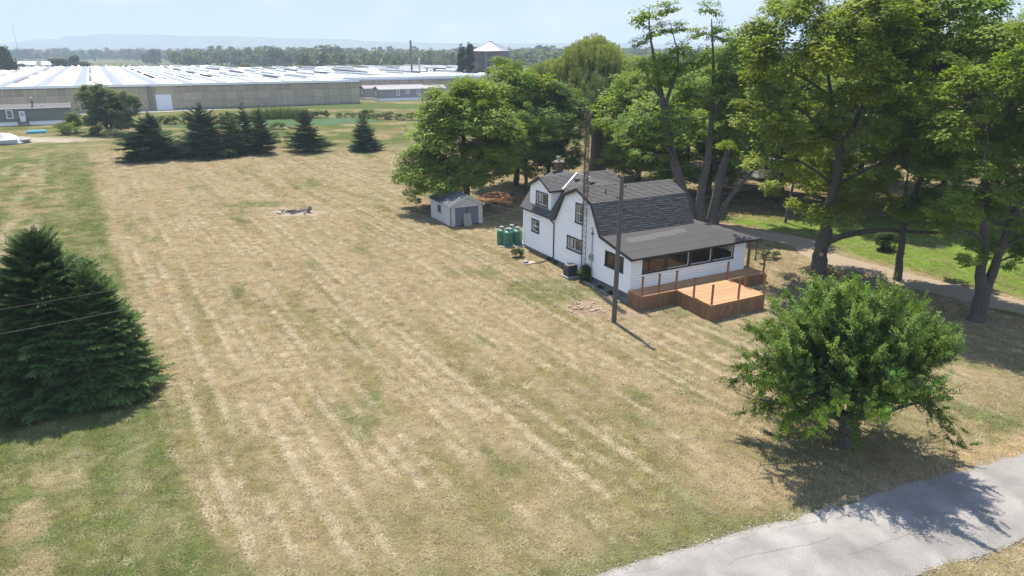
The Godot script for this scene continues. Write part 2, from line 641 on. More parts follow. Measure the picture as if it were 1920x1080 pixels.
func lawn(x: float, z: float) -> Color:
	var across := 0.848 * x - 0.53 * z
	var along := -0.53 * x - 0.848 * z
	var p1 := n_patch.get_noise_2d(x, z)
	var p2 := n_patch.get_noise_2d(x * 3.1 + 40.0, z * 3.1)
	var w1 := n_wide.get_noise_2d(x, z)
	var f := n_fine.get_noise_2d(x * 1.6, z * 1.6)
	if z < -185.0 or absf(x) > 190.0:
		# far fields: broad plots of meadow, crop and stubble
		var plot := n_wide.get_noise_2d(floorf((x + z * 0.5) / 130.0) * 37.0, floorf((z - x * 0.5) / 190.0) * 53.0)
		var c := Color(0.12, 0.16, 0.055).lerp(Color(0.30, 0.26, 0.13), smoothstep(0.05, 0.35, plot))
		return c.lerp(Color(0.09, 0.12, 0.04), smoothstep(0.0, 0.4, p1) * 0.5)
	var p3 := n_patch.get_noise_2d(across * 6.0, along * 2.2 + 300.0)
	var dry := smoothstep(0.95, 1.65, across + p2 * 0.5)
	# the mown field: straw, browned thatch and olive, in swathes along the mowing
	var c := STRAW.lerp(STRAW_BROWN, smoothstep(-0.10, 0.5, p2 * 0.5 + p3 * 0.9 + p1 * 0.3) * 0.55)
	c = c.lerp(OLIVE, smoothstep(0.0, 0.5, n_patch.get_noise_2d(across * 2.6 + 70.0, along * 0.30) + w1 * 0.4 + p3 * 0.4 - 0.06) * 0.62)
	c = c.lerp(GREEN, smoothstep(0.34, 0.60, n_patch.get_noise_2d(across * 2.2 + 200.0, along * 0.9) + f * 0.22) * 0.75)
	# rows of dried clippings
	var wob := row_place(x, z) + f * 0.10
	var id := floorf(wob / 1.22 + 0.5)
	c = c.lerp(OLIVE, pow(0.5 + 0.5 * cos(TAU * (wob + 0.28) / 1.22), 7.0) * row_strength(id, along) * 0.40)
	c = c.lerp(STRAW_PALE, clampf(clippings(wob, along) * (0.55 + f * 0.6), 0.0, 0.8))
	# the greener strip outside the mown edge
	var g := OLIVE.lerp(GREEN, 0.5 + p2 * 1.1 + w1 * 0.6)
	g = g.lerp(LUSH, smoothstep(0.15, 0.5, p3) * 0.4)
	g = g.lerp(STRAW, smoothstep(0.0, 0.5, -p2 * 0.8 + n_patch.get_noise_2d(across * 2.4, along * 0.3) * 0.8 + p3 * 0.5 - w1 * 0.3 + 0.10) * 0.75)
	var strip := pow(0.5 + 0.5 * cos(TAU * (across + p1 * 0.4) / 1.9), 4.0)
	g = g.lerp(STRAW_PALE, strip * 0.45 * smoothstep(-0.1, 0.3, n_patch.get_noise_2d(along * 0.5, across)))
	g = g.lerp(GREEN, smoothstep(-4.0, -0.5, across + p2) * 0.55)
	c = g.lerp(c, dry)
	# greener towards the lane
	var near := smoothstep(11.0, 1.0, lane_far(x) - z + p1 * 7.0) if z < lane_far(x) else 0.6
	near *= smoothstep(-24.0, -10.0, x) * 0.55 + 0.45
	c = c.lerp(OLIVE.lerp(GREEN, smoothstep(-0.25, 0.3, p2 + f * 0.3)), near * 0.66 * smoothstep(-0.45, 0.25, p1 + f * 0.35))
	# the strip at the edge of the asphalt: grass, then worn verge further along
	var edge := absf(lane_far(x) - z)
	c = c.lerp(GREEN, smoothstep(1.7, 0.3, edge + p2) * 0.6 * smoothstep(14.0, 8.0, x))
	c = c.lerp(Color(0.43, 0.32, 0.19), smoothstep(1.9, 0.3, edge + p2) * 0.75 * smoothstep(11.0, 16.0, x))
	# patches
	c = c.lerp(GREEN, soft_spot(x, z, 2.6, -41.6, 3.4, 2.6) * 0.62)
	c = c.lerp(GREEN, soft_spot(x, z, 9.6, -38.0, 1.3, 1.0) * 0.5)
	c = c.lerp(GREEN, soft_spot(x, z, -24.9, -66.5, 4.0, 1.7) * 0.6)
	c = c.lerp(GREEN, soft_spot(x, z, -6.1, -25.0, 0.7, 1.6) * 0.6)
	c = c.lerp(GREEN, soft_spot(x, z, -19.5, -25.6, 6.0, 4.6) * 0.75)
	c = c.lerp(DIRT, soft_spot(x, z, 4.5, -38.7, 1.5, 1.3) * 0.85)
	c = c.lerp(DIRT, soft_spot(x, z, 7.2, -37.7, 2.0, 0.9) * 0.6)
	c = c.lerp(DIRT, soft_spot(x, z, -2.6, -46.6, 2.4, 0.8) * 0.5)
	c = c.lerp(Color(0.50, 0.43, 0.34), soft_spot(x, z, -19.7, -62.6, 3.0, 1.6) * 0.8)
	c = c.lerp(Color(0.30, 0.235, 0.15), soft_spot(x, z, -1.5, -66.0, 7.0, 8.0) * 0.6)
	var d := 99.0
	if x > 5.0 and z > -78.0 and z < -28.0:
		d = drive_distance(x, z)
		var beyond := smoothstep(0.8, 3.0, x - drive_x(z)) * smoothstep(-64.0, -58.0, z)
		c = c.lerp(Color(0.16, 0.26, 0.038).lerp(OLIVE, clampf(0.1 + p2 * 0.9, 0.0, 0.6)), beyond * smoothstep(1.6, 2.6, d) * 0.92)
	# beyond the conifers: rough meadow, the pond banks, gravel by the greenhouse and the spoil heap
	if z < -96.0:
		var m := OLIVE.lerp(GREEN, smoothstep(-0.2, 0.4, p1 + w1)).lerp(STRAW, smoothstep(-0.05, 0.4, -p1 + w1 * 0.6) * 0.6)
		c = c.lerp(m, smoothstep(-100.0, -116.0, z + p1 * 8.0))
		c = c.lerp(Color(0.50, 0.44, 0.36), soft_spot(x, z, -83.0, -118.5, 15.0, 5.5) * 0.9)
		c = c.lerp(Color(0.45, 0.36, 0.27), soft_spot(x, z, -33.0, -190.0, 16.0, 9.0) * 0.55)
		c = c.lerp(Color(0.28, 0.22, 0.12), soft_spot(x, z, -47.0, -190.0, 12.0, 14.0) * 0.6)
		var gw := (z + 209.0) + 0.5774 * (x + 44.4)
		if x < -38.0:
			c = c.lerp(Color(0.47, 0.45, 0.42), smoothstep(9.0, 6.0, gw + p1 * 2.0) * smoothstep(-3.0, 0.0, gw))
	var k := 1.0 + f * 0.30 + p3 * 0.14
	return Color(c.r * k, c.g * k, c.b * k)


func grid_lines(spans: Array) -> PackedFloat32Array:
	# spans: [from, to, step at from, step at to]
	var out := PackedFloat32Array([spans[0][0]])
	for s in spans:
		var x: float = s[0]
		while x < s[1]:
			var t: float = clampf((x - s[0]) / (s[1] - s[0]), 0.0, 1.0)
			x = minf(s[1], x + lerpf(s[2], s[3], t))
			out.append(x)
	return out


func make_ground() -> void:
	var xs := grid_lines([[-7000.0, -400.0, 900.0, 60.0], [-400.0, -120.0, 40.0, 2.0], [-120.0, -30.0, 1.2, 0.4], [-30.0, 34.0, 0.17, 0.17], [34.0, 90.0, 0.5, 2.0], [90.0, 400.0, 4.0, 60.0], [400.0, 7000.0, 80.0, 900.0]])
	var zs := grid_lines([[-7000.0, -400.0, 900.0, 60.0], [-400.0, -200.0, 30.0, 3.0], [-200.0, -110.0, 2.0, 0.9], [-110.0, -62.0, 0.6, 0.35], [-62.0, -9.0, 0.19, 0.17], [-9.0, 60.0, 0.5, 20.0], [60.0, 800.0, 30.0, 300.0]])
	var nx := xs.size()
	var nz := zs.size()
	var v := PackedVector3Array()
	var c := PackedColorArray()
	var uv := PackedVector2Array()
	var n := PackedVector3Array()
	v.resize(nx * nz)
	c.resize(nx * nz)
	uv.resize(nx * nz)
	n.resize(nx * nz)
	n.fill(Vector3.UP)
	var at := 0
	for j in nz:
		var z := zs[j]
		for i in nx:
			var x := xs[i]
			var near := x > -30.0 and x < 34.0 and z > -62.0 and z < -9.0
			v[at] = Vector3(x, level(z) + (n_fine.get_noise_2d(x * 0.8, z * 0.8) * 0.035 if near else 0.0), z)
			c[at] = lawn(x, z)
			uv[at] = Vector2(x, z)
			at += 1
	var idx := PackedInt32Array()
	idx.resize((nx - 1) * (nz - 1) * 6)
	var k := 0
	for j in nz - 1:
		for i in nx - 1:
			var a := j * nx + i
			idx[k] = a
			idx[k + 1] = a + 1
			idx[k + 2] = a + nx
			idx[k + 3] = a + 1
			idx[k + 4] = a + nx + 1
			idx[k + 5] = a + nx
			k += 6
	var arr := []
	arr.resize(Mesh.ARRAY_MAX)
	arr[Mesh.ARRAY_VERTEX] = v
	arr[Mesh.ARRAY_NORMAL] = n
	arr[Mesh.ARRAY_COLOR] = c
	arr[Mesh.ARRAY_TEX_UV] = uv
	arr[Mesh.ARRAY_TEX_UV2] = uv
	arr[Mesh.ARRAY_INDEX] = idx
	var m := ArrayMesh.new()
	m.add_surface_from_arrays(Mesh.PRIMITIVE_TRIANGLES, arr)
	var gm := StandardMaterial3D.new()
	gm.resource_name = "dry_lawn"
	gm.vertex_color_use_as_albedo = true
	gm.roughness = 1.0
	gm.metallic_specular = 0.1
	gm.albedo_texture = noise_tex(0.12, 0.70, 1.0, 31, 1024, 4)
	gm.uv1_scale = Vector3(0.115, 0.115, 0.115)
	gm.detail_enabled = true
	gm.detail_blend_mode = BaseMaterial3D.BLEND_MODE_MUL
	gm.detail_uv_layer = BaseMaterial3D.DETAIL_UV_2
	gm.detail_albedo = noise_tex(0.05, 0.84, 1.0, 33, 1024, 5)
	gm.uv2_scale = Vector3(0.043, 0.071, 0.05)
	gm.heightmap_enabled = true
	gm.heightmap_scale = 4.0
	gm.heightmap_texture = noise_tex(0.09, 0.0, 1.0, 35, 1024, 4)
	var o := put(self, "ground", m, gm)
	structure(o, "dry straw-coloured mown field with greener grass along its edges", "field")


# sheet of quads between two edge lines
func strip_mesh(left: Array, right: Array, thick: float) -> MB:
	var b := MB.new()
	for i in left.size() - 1:
		b.quad(left[i], right[i], right[i + 1], left[i + 1])
		var dn := Vector3(0, -thick, 0)
		b.quad(left[i] + dn, left[i], left[i + 1], left[i + 1] + dn)
		b.quad(right[i + 1] + dn, right[i + 1], right[i], right[i] + dn)
	return b


func make_roads() -> void:
	# the lane: broken edges, a low crown
	var b := MB.new()
	var x := -40.0
	var prev := []
	while x < 75.0:
		var e0 := n_patch.get_noise_2d(x * 2.5, 3.0) * 0.16 + n_fine.get_noise_2d(x * 1.4, 1.0) * 0.06
		var e1 := n_patch.get_noise_2d(x * 2.5, 60.0) * 0.16 + n_fine.get_noise_2d(x * 1.4, 9.0) * 0.06
		var row := []
		for k in 9:
			var t := k / 8.0
			var z := lerpf(lane_far(x) + e0, lane_near(x) + e1, t)
			row.append(Vector3(x, -0.5 + 0.006 + 0.075 * (1.0 - pow(absf(t * 2.0 - 1.0), 2.2)), z))
		if prev.size():
			for k in 8:
				b.quad(prev[k], prev[k + 1], row[k + 1], row[k])
		prev = row
		x += 0.35
	var asphalt := mat("asphalt", Color(0.32, 0.31, 0.303), 0.92, 0.0, noise_tex(0.05, 0.82, 1.0, 41, 1024, 6), Vector3(0.30, 0.30, 0.30), 2.0)
	asphalt.detail_enabled = true
	asphalt.detail_blend_mode = BaseMaterial3D.BLEND_MODE_MUL
	asphalt.detail_uv_layer = BaseMaterial3D.DETAIL_UV_2
	asphalt.detail_albedo = noise_tex(0.010, 0.72, 1.0, 43, 512, 6)
	asphalt.uv2_triplanar = true
	asphalt.uv2_scale = Vector3(0.09, 0.09, 0.09)
	var road := part(self, "road", b, asphalt)
	structure(road, "narrow grey cracked asphalt lane", "road")
	# cracks, thin wandering tar-dark lines that lie in the surface
	var rg := rng_of(77)
	var cb := MB.new()
	for k in 24:
		var cx := rg.randf_range(1.0, 24.0)
		var t := rg.randf_range(0.08, 0.92) if k > 7 else rg.randf_range(0.05, 0.22)
		var n := rg.randi_range(8, 26)
		var dirt := rg.randf_range(-0.06, 0.06)
		if k % 6 == 5:
			dirt = rg.randf_range(0.5, 1.0)
		var lastp := Vector3.ZERO
		for i in n:
			var z := lerpf(lane_far(cx), lane_near(cx), clampf(t, 0.03, 0.97))
			var p := Vector3(cx, -0.5 + 0.006 + 0.075 * (1.0 - pow(absf(t * 2.0 - 1.0), 2.2)) + 0.006, z)
			if i:
				var side := (p - lastp).cross(Vector3.UP).normalized() * rg.randf_range(0.003, 0.006)
				cb.quad(lastp - side, lastp + side, p + side, p - side)
			lastp = p
			cx += rg.randf_range(0.08, 0.3) * (0.3 if dirt > 0.3 else 1.0)
			t += rg.randf_range(-0.022, 0.022) + dirt * 0.05
	var cracks := part(road, "crack", cb, mat("crack_tar", Color(0.15, 0.145, 0.14), 0.95))
	cracks.set_meta("kind", "stuff")
	# loose chippings along both edges of the lane
	var stone := MB.new()
	stone.lump(Transform3D(), Vector3(0.5, 0.35, 0.45), 5, 0.2, 6, 4)
	var where := []
	var tints := PackedColorArray()
	for k in 7000:
		var sx := rg.randf_range(-2.0, 30.0)
		var off := rg.randfn() * 0.14
		var sz := (lane_far(sx) + off) if k % 2 else (lane_near(sx) + off)
		var r := rg.randf_range(0.012, 0.045) * (1.0 if rg.randf() < 0.9 else 1.8)
		where.append(Transform3D(Basis(Vector3.UP, rg.randf() * TAU).scaled(Vector3(r, r, r)), Vector3(sx, -0.485, sz)))
		var v := rg.randf_range(0.6, 1.2)
		tints.append(Color(0.36 * v, 0.33 * v, 0.29 * v))
	var chips := copies(road, "chippings", stone.mesh(), M.dry_plant, where, tints)
	chips.set_meta("kind", "stuff")
	# gravel drive
	var db := MB.new()
	var pts := []
	for i in DRIVE.size():
		pts.append(DRIVE[i])
	var curve := Curve3D.new()
	for i in pts.size():
		var a: Vector2 = pts[maxi(i - 1, 0)][0]
		var e: Vector2 = pts[mini(i + 1, pts.size() - 1)][0]
		var tng := (e - a) * 0.17
		curve.add_point(Vector3(pts[i][0].x, pts[i][1], pts[i][0].y), Vector3(-tng.x, 0, -tng.y), Vector3(tng.x, 0, tng.y))
	var l := 0.0
	prev = []
	while l < curve.get_baked_length():
		var p := curve.sample_baked(l)
		var q := curve.sample_baked(minf(l + 0.3, curve.get_baked_length() + 0.01))
		var d := Vector2(q.x - p.x, q.z - p.z).normalized()
		if d.length() < 0.5:
			break
		var s := Vector2(-d.y, d.x)
		var row := []
		for k in 7:
			var t := k / 3.0 - 1.0
			var wd := p.y * 0.8 * (1.0 + n_patch.get_noise_2d(l * 2.2, 5.0 * signf(t)) * 0.3)
			var g := Vector2(p.x, p.z) + s * t * wd
			row.append(Vector3(g.x, level(g.y) + 0.012 + 0.03 * (1.0 - t * t), g.y))
		if prev.size():
			for k in 6:
				db.quad(prev[k], prev[k + 1], row[k + 1], row[k])
		prev = row
		l += 0.4
	var gravel := mat("gravel", Color(0.43, 0.345, 0.25), 0.98, 0.0, noise_tex(0.14, 0.5, 1.0, 51, 512, 4), Vector3(0.5, 0.5, 0.5), 3.0)
	gravel.detail_enabled = false
	structure(part(self, "gravel_drive", db, gravel), "pale gravel drive curving between the maples towards the yard", "drive")


# ------------------------------------------------------------------ the farmhouse
# local axes: x along the porch front, z towards the viewer of the porch, -z back into the plot
const TONES_WHITE := [Color(1, 1, 1)]


# wall of planks; frame at `at`, x axis `right`, outward normal right x up
func plank_wall(parent: Node, at: Vector3, right: Vector3, poly: Array, holes: Array, s: int, inner: Material, high := 0.19, material: Material = null) -> MeshInstance3D:
	var xf := Transform3D(Basis(right, Vector3.UP, right.cross(Vector3.UP)), at)
	var core := MB.new()
	var cuts := []
	for h in holes:
		cuts.append(rect_poly(h[0], h[1], h[2], h[3]))
	var o := Node3D.new()
	o.name = "wall_planks"
	parent.add_child(o, true)
	o.transform = xf
	clad(o, "siding_plank", Transform3D(), PackedVector2Array(poly), cuts, high, 0.0, 0.032, material if material else M.siding, TONES_WHITE, s, core)
	# the wall behind the planks takes their node's place; the planks become its sub-parts
	var wall := part(parent, "wall", core, inner, xf)
	for ch in o.get_children():
		o.remove_child(ch)
		wall.add_child(ch, true)
	parent.remove_child(o)
	o.free()
	return wall


# window in a wall frame: rectangle x0, y0, x1, y1; panes across and up
func window_in(parent: Node, at: Vector3, right: Vector3, r: Array, across: int, up: int, trim: Material, sash: Material, trim_w := 0.10, sash_w := 0.05, inner: Material = null, deep := 0.5) -> MeshInstance3D:
	var xf := Transform3D(Basis(right, Vector3.UP, right.cross(Vector3.UP)), at)
	var x0: float = r[0]
	var y0: float = r[1]
	var x1: float = r[2]
	var y1: float = r[3]
	var b := MB.new()
	var z0 := -0.06
	var z1 := 0.045
	var ov := 0.03
	sheet_box(b, Transform3D(), Vector3(x0 - ov, y1 - trim_w + ov, z0), Vector3(x1 + ov, y1 + ov, z1))
	sheet_box(b, Transform3D(), Vector3(x0 - ov - 0.02, y0 - ov, z0), Vector3(x1 + ov + 0.02, y0 + trim_w - ov, z1 + 0.03))
	sheet_box(b, Transform3D(), Vector3(x0 - ov, y0 + trim_w - ov, z0), Vector3(x0 + trim_w - ov, y1 - trim_w + ov, z1))
	sheet_box(b, Transform3D(), Vector3(x1 - trim_w + ov, y0 + trim_w - ov, z0), Vector3(x1 + ov, y1 - trim_w + ov, z1))
	var win := part(parent, "window", b, trim, xf)
	var t := trim_w - ov
	x0 += t
	x1 -= t
	y0 += t
	y1 -= t
	var s := MB.new()
	var za := -0.05
	var zb := 0.012
	sheet_box(s, Transform3D(), Vector3(x0, y0, za), Vector3(x1, y0 + sash_w, zb))
	sheet_box(s, Transform3D(), Vector3(x0, y1 - sash_w, za), Vector3(x1, y1, zb))
	sheet_box(s, Transform3D(), Vector3(x0, y0 + sash_w, za), Vector3(x0 + sash_w, y1 - sash_w, zb))
	sheet_box(s, Transform3D(), Vector3(x1 - sash_w, y0 + sash_w, za), Vector3(x1, y1 - sash_w, zb))
	for i in range(1, across):
		var xm := lerpf(x0, x1, float(i) / across)
		sheet_box(s, Transform3D(), Vector3(xm - sash_w * 0.5, y0 + sash_w, za), Vector3(xm + sash_w * 0.5, y1 - sash_w, zb - 0.003))
	for j in range(1, up):
		var ym := lerpf(y0, y1, float(j) / up)
		sheet_box(s, Transform3D(), Vector3(x0 + sash_w, ym - sash_w * 0.5, za), Vector3(x1 - sash_w, ym + sash_w * 0.5, zb - 0.006))
	part(win, "sash", s, sash)
	for i in across:
		for j in up:
			var g := MB.new()
			var px0 := lerpf(x0, x1, float(i) / across) + sash_w * 0.6
			var px1 := lerpf(x0, x1, float(i + 1) / across) - sash_w * 0.6
			var py0 := lerpf(y0, y1, float(j) / up) + sash_w * 0.6
			var py1 := lerpf(y0, y1, float(j + 1) / up) - sash_w * 0.6
			g.quad(Vector3(px0, py0, -0.03), Vector3(px1, py0, -0.03), Vector3(px1, py1, -0.03), Vector3(px0, py1, -0.03))
			part(win, "pane", g, M.glass)
	if inner:
		# the lit depth of the room behind: a recess with jambs and a back
		var k := MB.new()
		var e := -deep
		k.quad(Vector3(x0, y0, e), Vector3(x1, y0, e), Vector3(x1, y1, e), Vector3(x0, y1, e))
		k.quad(Vector3(x0, y0, -0.051), Vector3(x0, y0, e), Vector3(x0, y1, e), Vector3(x0, y1, -0.051))
		k.quad(Vector3(x1, y0, e), Vector3(x1, y0, -0.051), Vector3(x1, y1, -0.051), Vector3(x1, y1, e))
		k.quad(Vector3(x0, y1, e), Vector3(x1, y1, e), Vector3(x1, y1, -0.051), Vector3(x0, y1, -0.051))
		k.quad(Vector3(x0, y0, -0.051), Vector3(x1, y0, -0.051), Vector3(x1, y0, e), Vector3(x0, y0, e))
		part(win, "reveal", k, inner)
		for side in 2:
			var cw := (x1 - x0) * 0.2
			var cx := x0 + 0.01 if side == 0 else x1 - cw - 0.01
			var cu := MB.new()
			for f in 4:
				var a0 := cx + cw * f / 4.0
				var a1 := cx + cw * (f + 1) / 4.0
				var d0 := -0.16 - (0.03 if f % 2 else 0.0)
				var d1 := -0.16 - (0.0 if f % 2 else 0.03)
				cu.quad(Vector3(a0, y0 + 0.02, d0), Vector3(a1, y0 + 0.02, d1), Vector3(a1, y1 - 0.02, d1), Vector3(a0, y1 - 0.02, d0))
			part(win, "curtain", cu, M.sash)
	return win


func make_house() -> void:
	house_xf = Transform3D(Basis(Vector3.UP, deg_to_rad(HOUSE_TURN)), HOUSE_AT)
	var h := thing("farmhouse", "white gambrel-roofed farmhouse with grey shingles and black-trimmed windows", "house", HOUSE_AT, HOUSE_TURN)
	var left := Vector3(0, 0, 1)   # right-hand direction on the wall that faces -x
	var front := Vector3(1, 0, 0)
	# wall facing -x, from the porch corner (0) back to 13.2 m: s = -q
	var w1 := [-11.87, 1.50, -10.80, 2.43]
	var w2 := [-6.05, 3.36, -5.15, 4.67]
	var w3 := [-7.0, 1.36, -5.15, 2.29]
	var w4 := [-2.54, 1.33, -0.68, 2.30]
	plank_wall(h, Vector3.ZERO, left, [Vector2(-13.2, 0.2), Vector2(0, 0.2), Vector2(0, 2.42), Vector2(-3.05, 3.02), Vector2(-3.16, 3.2), Vector2(-4.2, 4.9), Vector2(-5.8, 5.52), Vector2(-7.4, 4.9), Vector2(-8.48, 3.1), Vector2(-8.6, 3.02), Vector2(-13.2, 3.02)], [w1, w2, w3, w4], 5, M.inside_plain)
	window_in(h, Vector3.ZERO, left, w1, 1, 2, M.dark_trim, M.sash, 0.11, 0.038, M.inside_plain, 0.6)
	window_in(h, Vector3.ZERO, left, w2, 1, 2, M.dark_trim, M.sash, 0.11, 0.038, M.inside_plain, 0.6)
	window_in(h, Vector3.ZERO, left, w3, 2, 1, M.dark_trim, M.sash, 0.11, 0.036, M.inside_plain, 0.6)
	window_in(h, Vector3.ZERO, left, w4, 1, 1, M.dark_trim, M.dark_trim, 0.10, 0.03)
	# porch front
	plank_wall(h, Vector3.ZERO, front, [Vector2(0, 0.2), Vector2(9.25, 0.2), Vector2(9.25, 2.36), Vector2(0, 2.36)], [[0.9, 1.33, 8.25, 2.33]], 6, M.inside_wall)
	for k in 4:
		var xa := 0.9 + k * 1.8375
		window_in(h, Vector3(0, 0, 0), front, [xa + (0.031 if k else 0.0), 1.33, xa + 1.8375 - (0.031 if k < 3 else 0.0), 2.33], 1, 1, M.dark_trim, M.sash if k else M.grey_wood, 0.085, 0.028)
	# the sunroom behind the porch windows
	var room := MB.new()
	room.quad(Vector3(0.16, 0.2, -3.0), Vector3(9.1, 0.2, -3.0), Vector3(9.1, 2.95, -3.0), Vector3(0.16, 2.95, -3.0))
	part(h, "inner_wall", room, M.inside_wall)
	var fl := MB.new()
	sheet_box(fl, Transform3D(), Vector3(0.15, 0.12, -13.0), Vector3(6.2, 0.22, -3.01))
	sheet_box(fl, Transform3D(), Vector3(0.15, 0.12, -3.0), Vector3(9.1, 0.22, -0.15))
	part(h, "floor", fl, M.deck_1)
	# right end of the sunroom, the side behind it and the back
	plank_wall(h, Vector3(9.25, 0, 0), Vector3(0, 0, -1), [Vector2(0, 0.2), Vector2(6.0, 0.2), Vector2(6.0, 2.36), Vector2(0, 2.36)], [[1.0, 1.3, 2.6, 2.25]], 7, M.inside_wall)
	window_in(h, Vector3(9.25, 0, 0), Vector3(0, 0, -1), [1.0, 1.3, 2.6, 2.25], 1, 1, M.dark_trim, M.sash, 0.09, 0.03)
	plank_wall(h, Vector3(9.25, 0, -6.0), Vector3(-1, 0, 0), [Vector2(0, 0.2), Vector2(1.9, 0.2), Vector2(1.9, 2.9), Vector2(0, 2.4)], [], 8, M.inside_plain)
	plank_wall(h, Vector3(7.35, 0, 0), Vector3(0, 0, -1), [Vector2(3.1, 0.2), Vector2(8.5, 0.2), Vector2(8.5, 3.1), Vector2(7.4, 4.9), Vector2(5.8, 5.5), Vector2(4.2, 4.9), Vector2(3.1, 3.1)], [], 9, M.inside_plain)
	plank_wall(h, Vector3(7.35, 0, -8.5), Vector3(-1, 0, 0), [Vector2(0, 0.2), Vector2(1.2, 0.2), Vector2(1.2, 3.05), Vector2(0, 3.05)], [], 10, M.inside_plain)
	plank_wall(h, Vector3(6.2, 0, 0), Vector3(0, 0, -1), [Vector2(8.5, 0.2), Vector2(13.2, 0.2), Vector2(13.2, 3.02), Vector2(8.5, 3.02)], [], 11, M.inside_plain)
	plank_wall(h, Vector3(0, 0, -13.2), Vector3(-1, 0, 0), [Vector2(-6.2, 0.2), Vector2(0, 0.2), Vector2(0, 3.02), Vector2(-1.25, 4.85), Vector2(-3.1, 5.5), Vector2(-4.95, 4.85), Vector2(-6.2, 3.02)], [], 12, M.inside_plain)
	# white corner boards
	var cb := MB.new()
	for c in [Vector3(-0.012, 0, 0.012), Vector3(9.262, 0, 0.012)]:
		cb.bx(c + Vector3(0, 1.28, 0), Vector3(0.09, 2.14, 0.09))
	part(h, "corner_board", cb, M.white_trim)
	# stone foundation down to the falling ground
	var f := MB.new()
	sheet_box(f, Transform3D(), Vector3(0.03, -0.7, -13.15), Vector3(0.4, 0.2, -0.03))
	sheet_box(f, Transform3D(), Vector3(0.4, -0.7, -0.4), Vector3(9.2, 0.2, -0.03))
	sheet_box(f, Transform3D(), Vector3(8.9, -0.7, -6.0), Vector3(9.2, 0.2, -0.4))
	sheet_box(f, Transform3D(), Vector3(5.9, -0.7, -13.15), Vector3(6.17, 0.2, -6.0))
	sheet_box(f, Transform3D(), Vector3(0.4, -0.7, -13.15), Vector3(5.9, 0.2, -12.9))
	var fo := part(h, "foundation", f, M.foundation)
	var rg := rng_of(4)
	var q := 0.1
	while q < 12.9:
		var s := MB.new()
		var l := rg.randf_range(0.18, 0.42)
		s.lump(Transform3D(Basis(), Vector3(0.02, 0.04 - 0.42 * smoothstep(9.0, 1.0, q) + rg.randf_range(0.0, 0.1), -q - l * 0.5)), Vector3(0.07, rg.randf_range(0.09, 0.16), l * 0.5), int(q * 100), 0.15)
		part(fo, "stone", s, M.stone)
		q += l
	# roofs
	var al := Vector3(1, 0, 0)
	roof_plane(h, [Vector3(-0.16, 3.12, -3.02), Vector3(7.5, 3.12, -3.02), Vector3(7.5, 4.97, -4.12), Vector3(-0.16, 4.97, -4.12)], al, 1)
	roof_plane(h, [Vector3(-0.16, 4.97, -4.12), Vector3(7.5, 4.97, -4.12), Vector3(7.6, 5.63, -5.8), Vector3(-0.16, 5.63, -5.8)], al, 2)
	roof_plane(h, [Vector3(-0.10, 3.10, -8.6), Vector3(-0.16, 3.10, -8.6), Vector3(-0.16, 4.97, -7.48), Vector3(1.2, 4.97, -7.48)], -al, 3)
	roof_plane(h, [Vector3(1.2, 4.97, -7.48), Vector3(-0.16, 4.97, -7.48), Vector3(-0.16, 5.63, -5.8), Vector3(3.1, 5.63, -5.8)], -al, 4)
	roof_plane(h, [Vector3(7.6, 4.97, -7.48), Vector3(5.0, 4.97, -7.48), Vector3(3.1, 5.63, -5.8), Vector3(7.6, 5.63, -5.8)], -al, 5)
	roof_plane(h, [Vector3(7.5, 3.1, -8.6), Vector3(6.3, 3.1, -8.6), Vector3(5.0, 4.97, -7.48), Vector3(7.5, 4.97, -7.48)], -al, 6)
	var fw := Vector3(0, 0, 1)
	roof_plane(h, [Vector3(-0.14, 3.08, -13.38), Vector3(-0.14, 3.08, -8.6), Vector3(1.2, 4.95, -7.48), Vector3(1.2, 4.95, -13.38)], fw, 7)
	roof_plane(h, [Vector3(1.2, 4.95, -13.38), Vector3(1.2, 4.95, -7.48), Vector3(3.1, 5.62, -5.82), Vector3(3.1, 5.62, -13.38)], fw, 8)
	roof_plane(h, [Vector3(6.34, 3.08, -8.6), Vector3(6.34, 3.08, -13.38), Vector3(5.0, 4.95, -13.38), Vector3(5.0, 4.95, -7.48)], -fw, 9)
	roof_plane(h, [Vector3(5.0, 4.95, -7.48), Vector3(5.0, 4.95, -13.38), Vector3(3.1, 5.62, -13.38), Vector3(3.1, 5.62, -5.82)], -fw, 10)
	# porch roof with its hip, smooth roll roofing laid in lengths
	var porch := roof_plane(h, [Vector3(-0.12, 2.44, 0.24), Vector3(10.3, 2.44, 0.24), Vector3(7.5, 3.12, -3.1), Vector3(-0.12, 3.12, -3.1)], al, 11, -0.07, false)
	roof_plane(h, [Vector3(10.3, 2.44, 0.24), Vector3(10.3, 2.44, -6.1), Vector3(7.5, 3.12, -6.1), Vector3(7.5, 3.12, -3.1)], -fw, 12, -0.07, false)
	var slope := Vector2(3.34, 0.68).length()
	for k in 4:
		var b := MB.new()
		var y0 := slope * k / 4.0
		sheet_box(b, Transform3D(), Vector3(0.01, y0, 0.001), Vector3(10.4 - 2.8 * (k + 1) / 4.0, y0 + slope / 4.0 - 0.012, 0.006 + 0.0015 * k))
		part(porch, "roofing_strip", b, M.roll_roof)
	for r in [[1.3, 1.95, 3.4, 2.6], [3.42, 2.1, 5.2, 2.74], [5.21, 2.25, 6.25, 2.86]]:
		var b := MB.new()
		sheet_box(b, Transform3D(), Vector3(r[0], r[1], 0.011), Vector3(r[2], r[3], 0.015))
		part(porch, "roofing_patch", b, M.roll_patch)
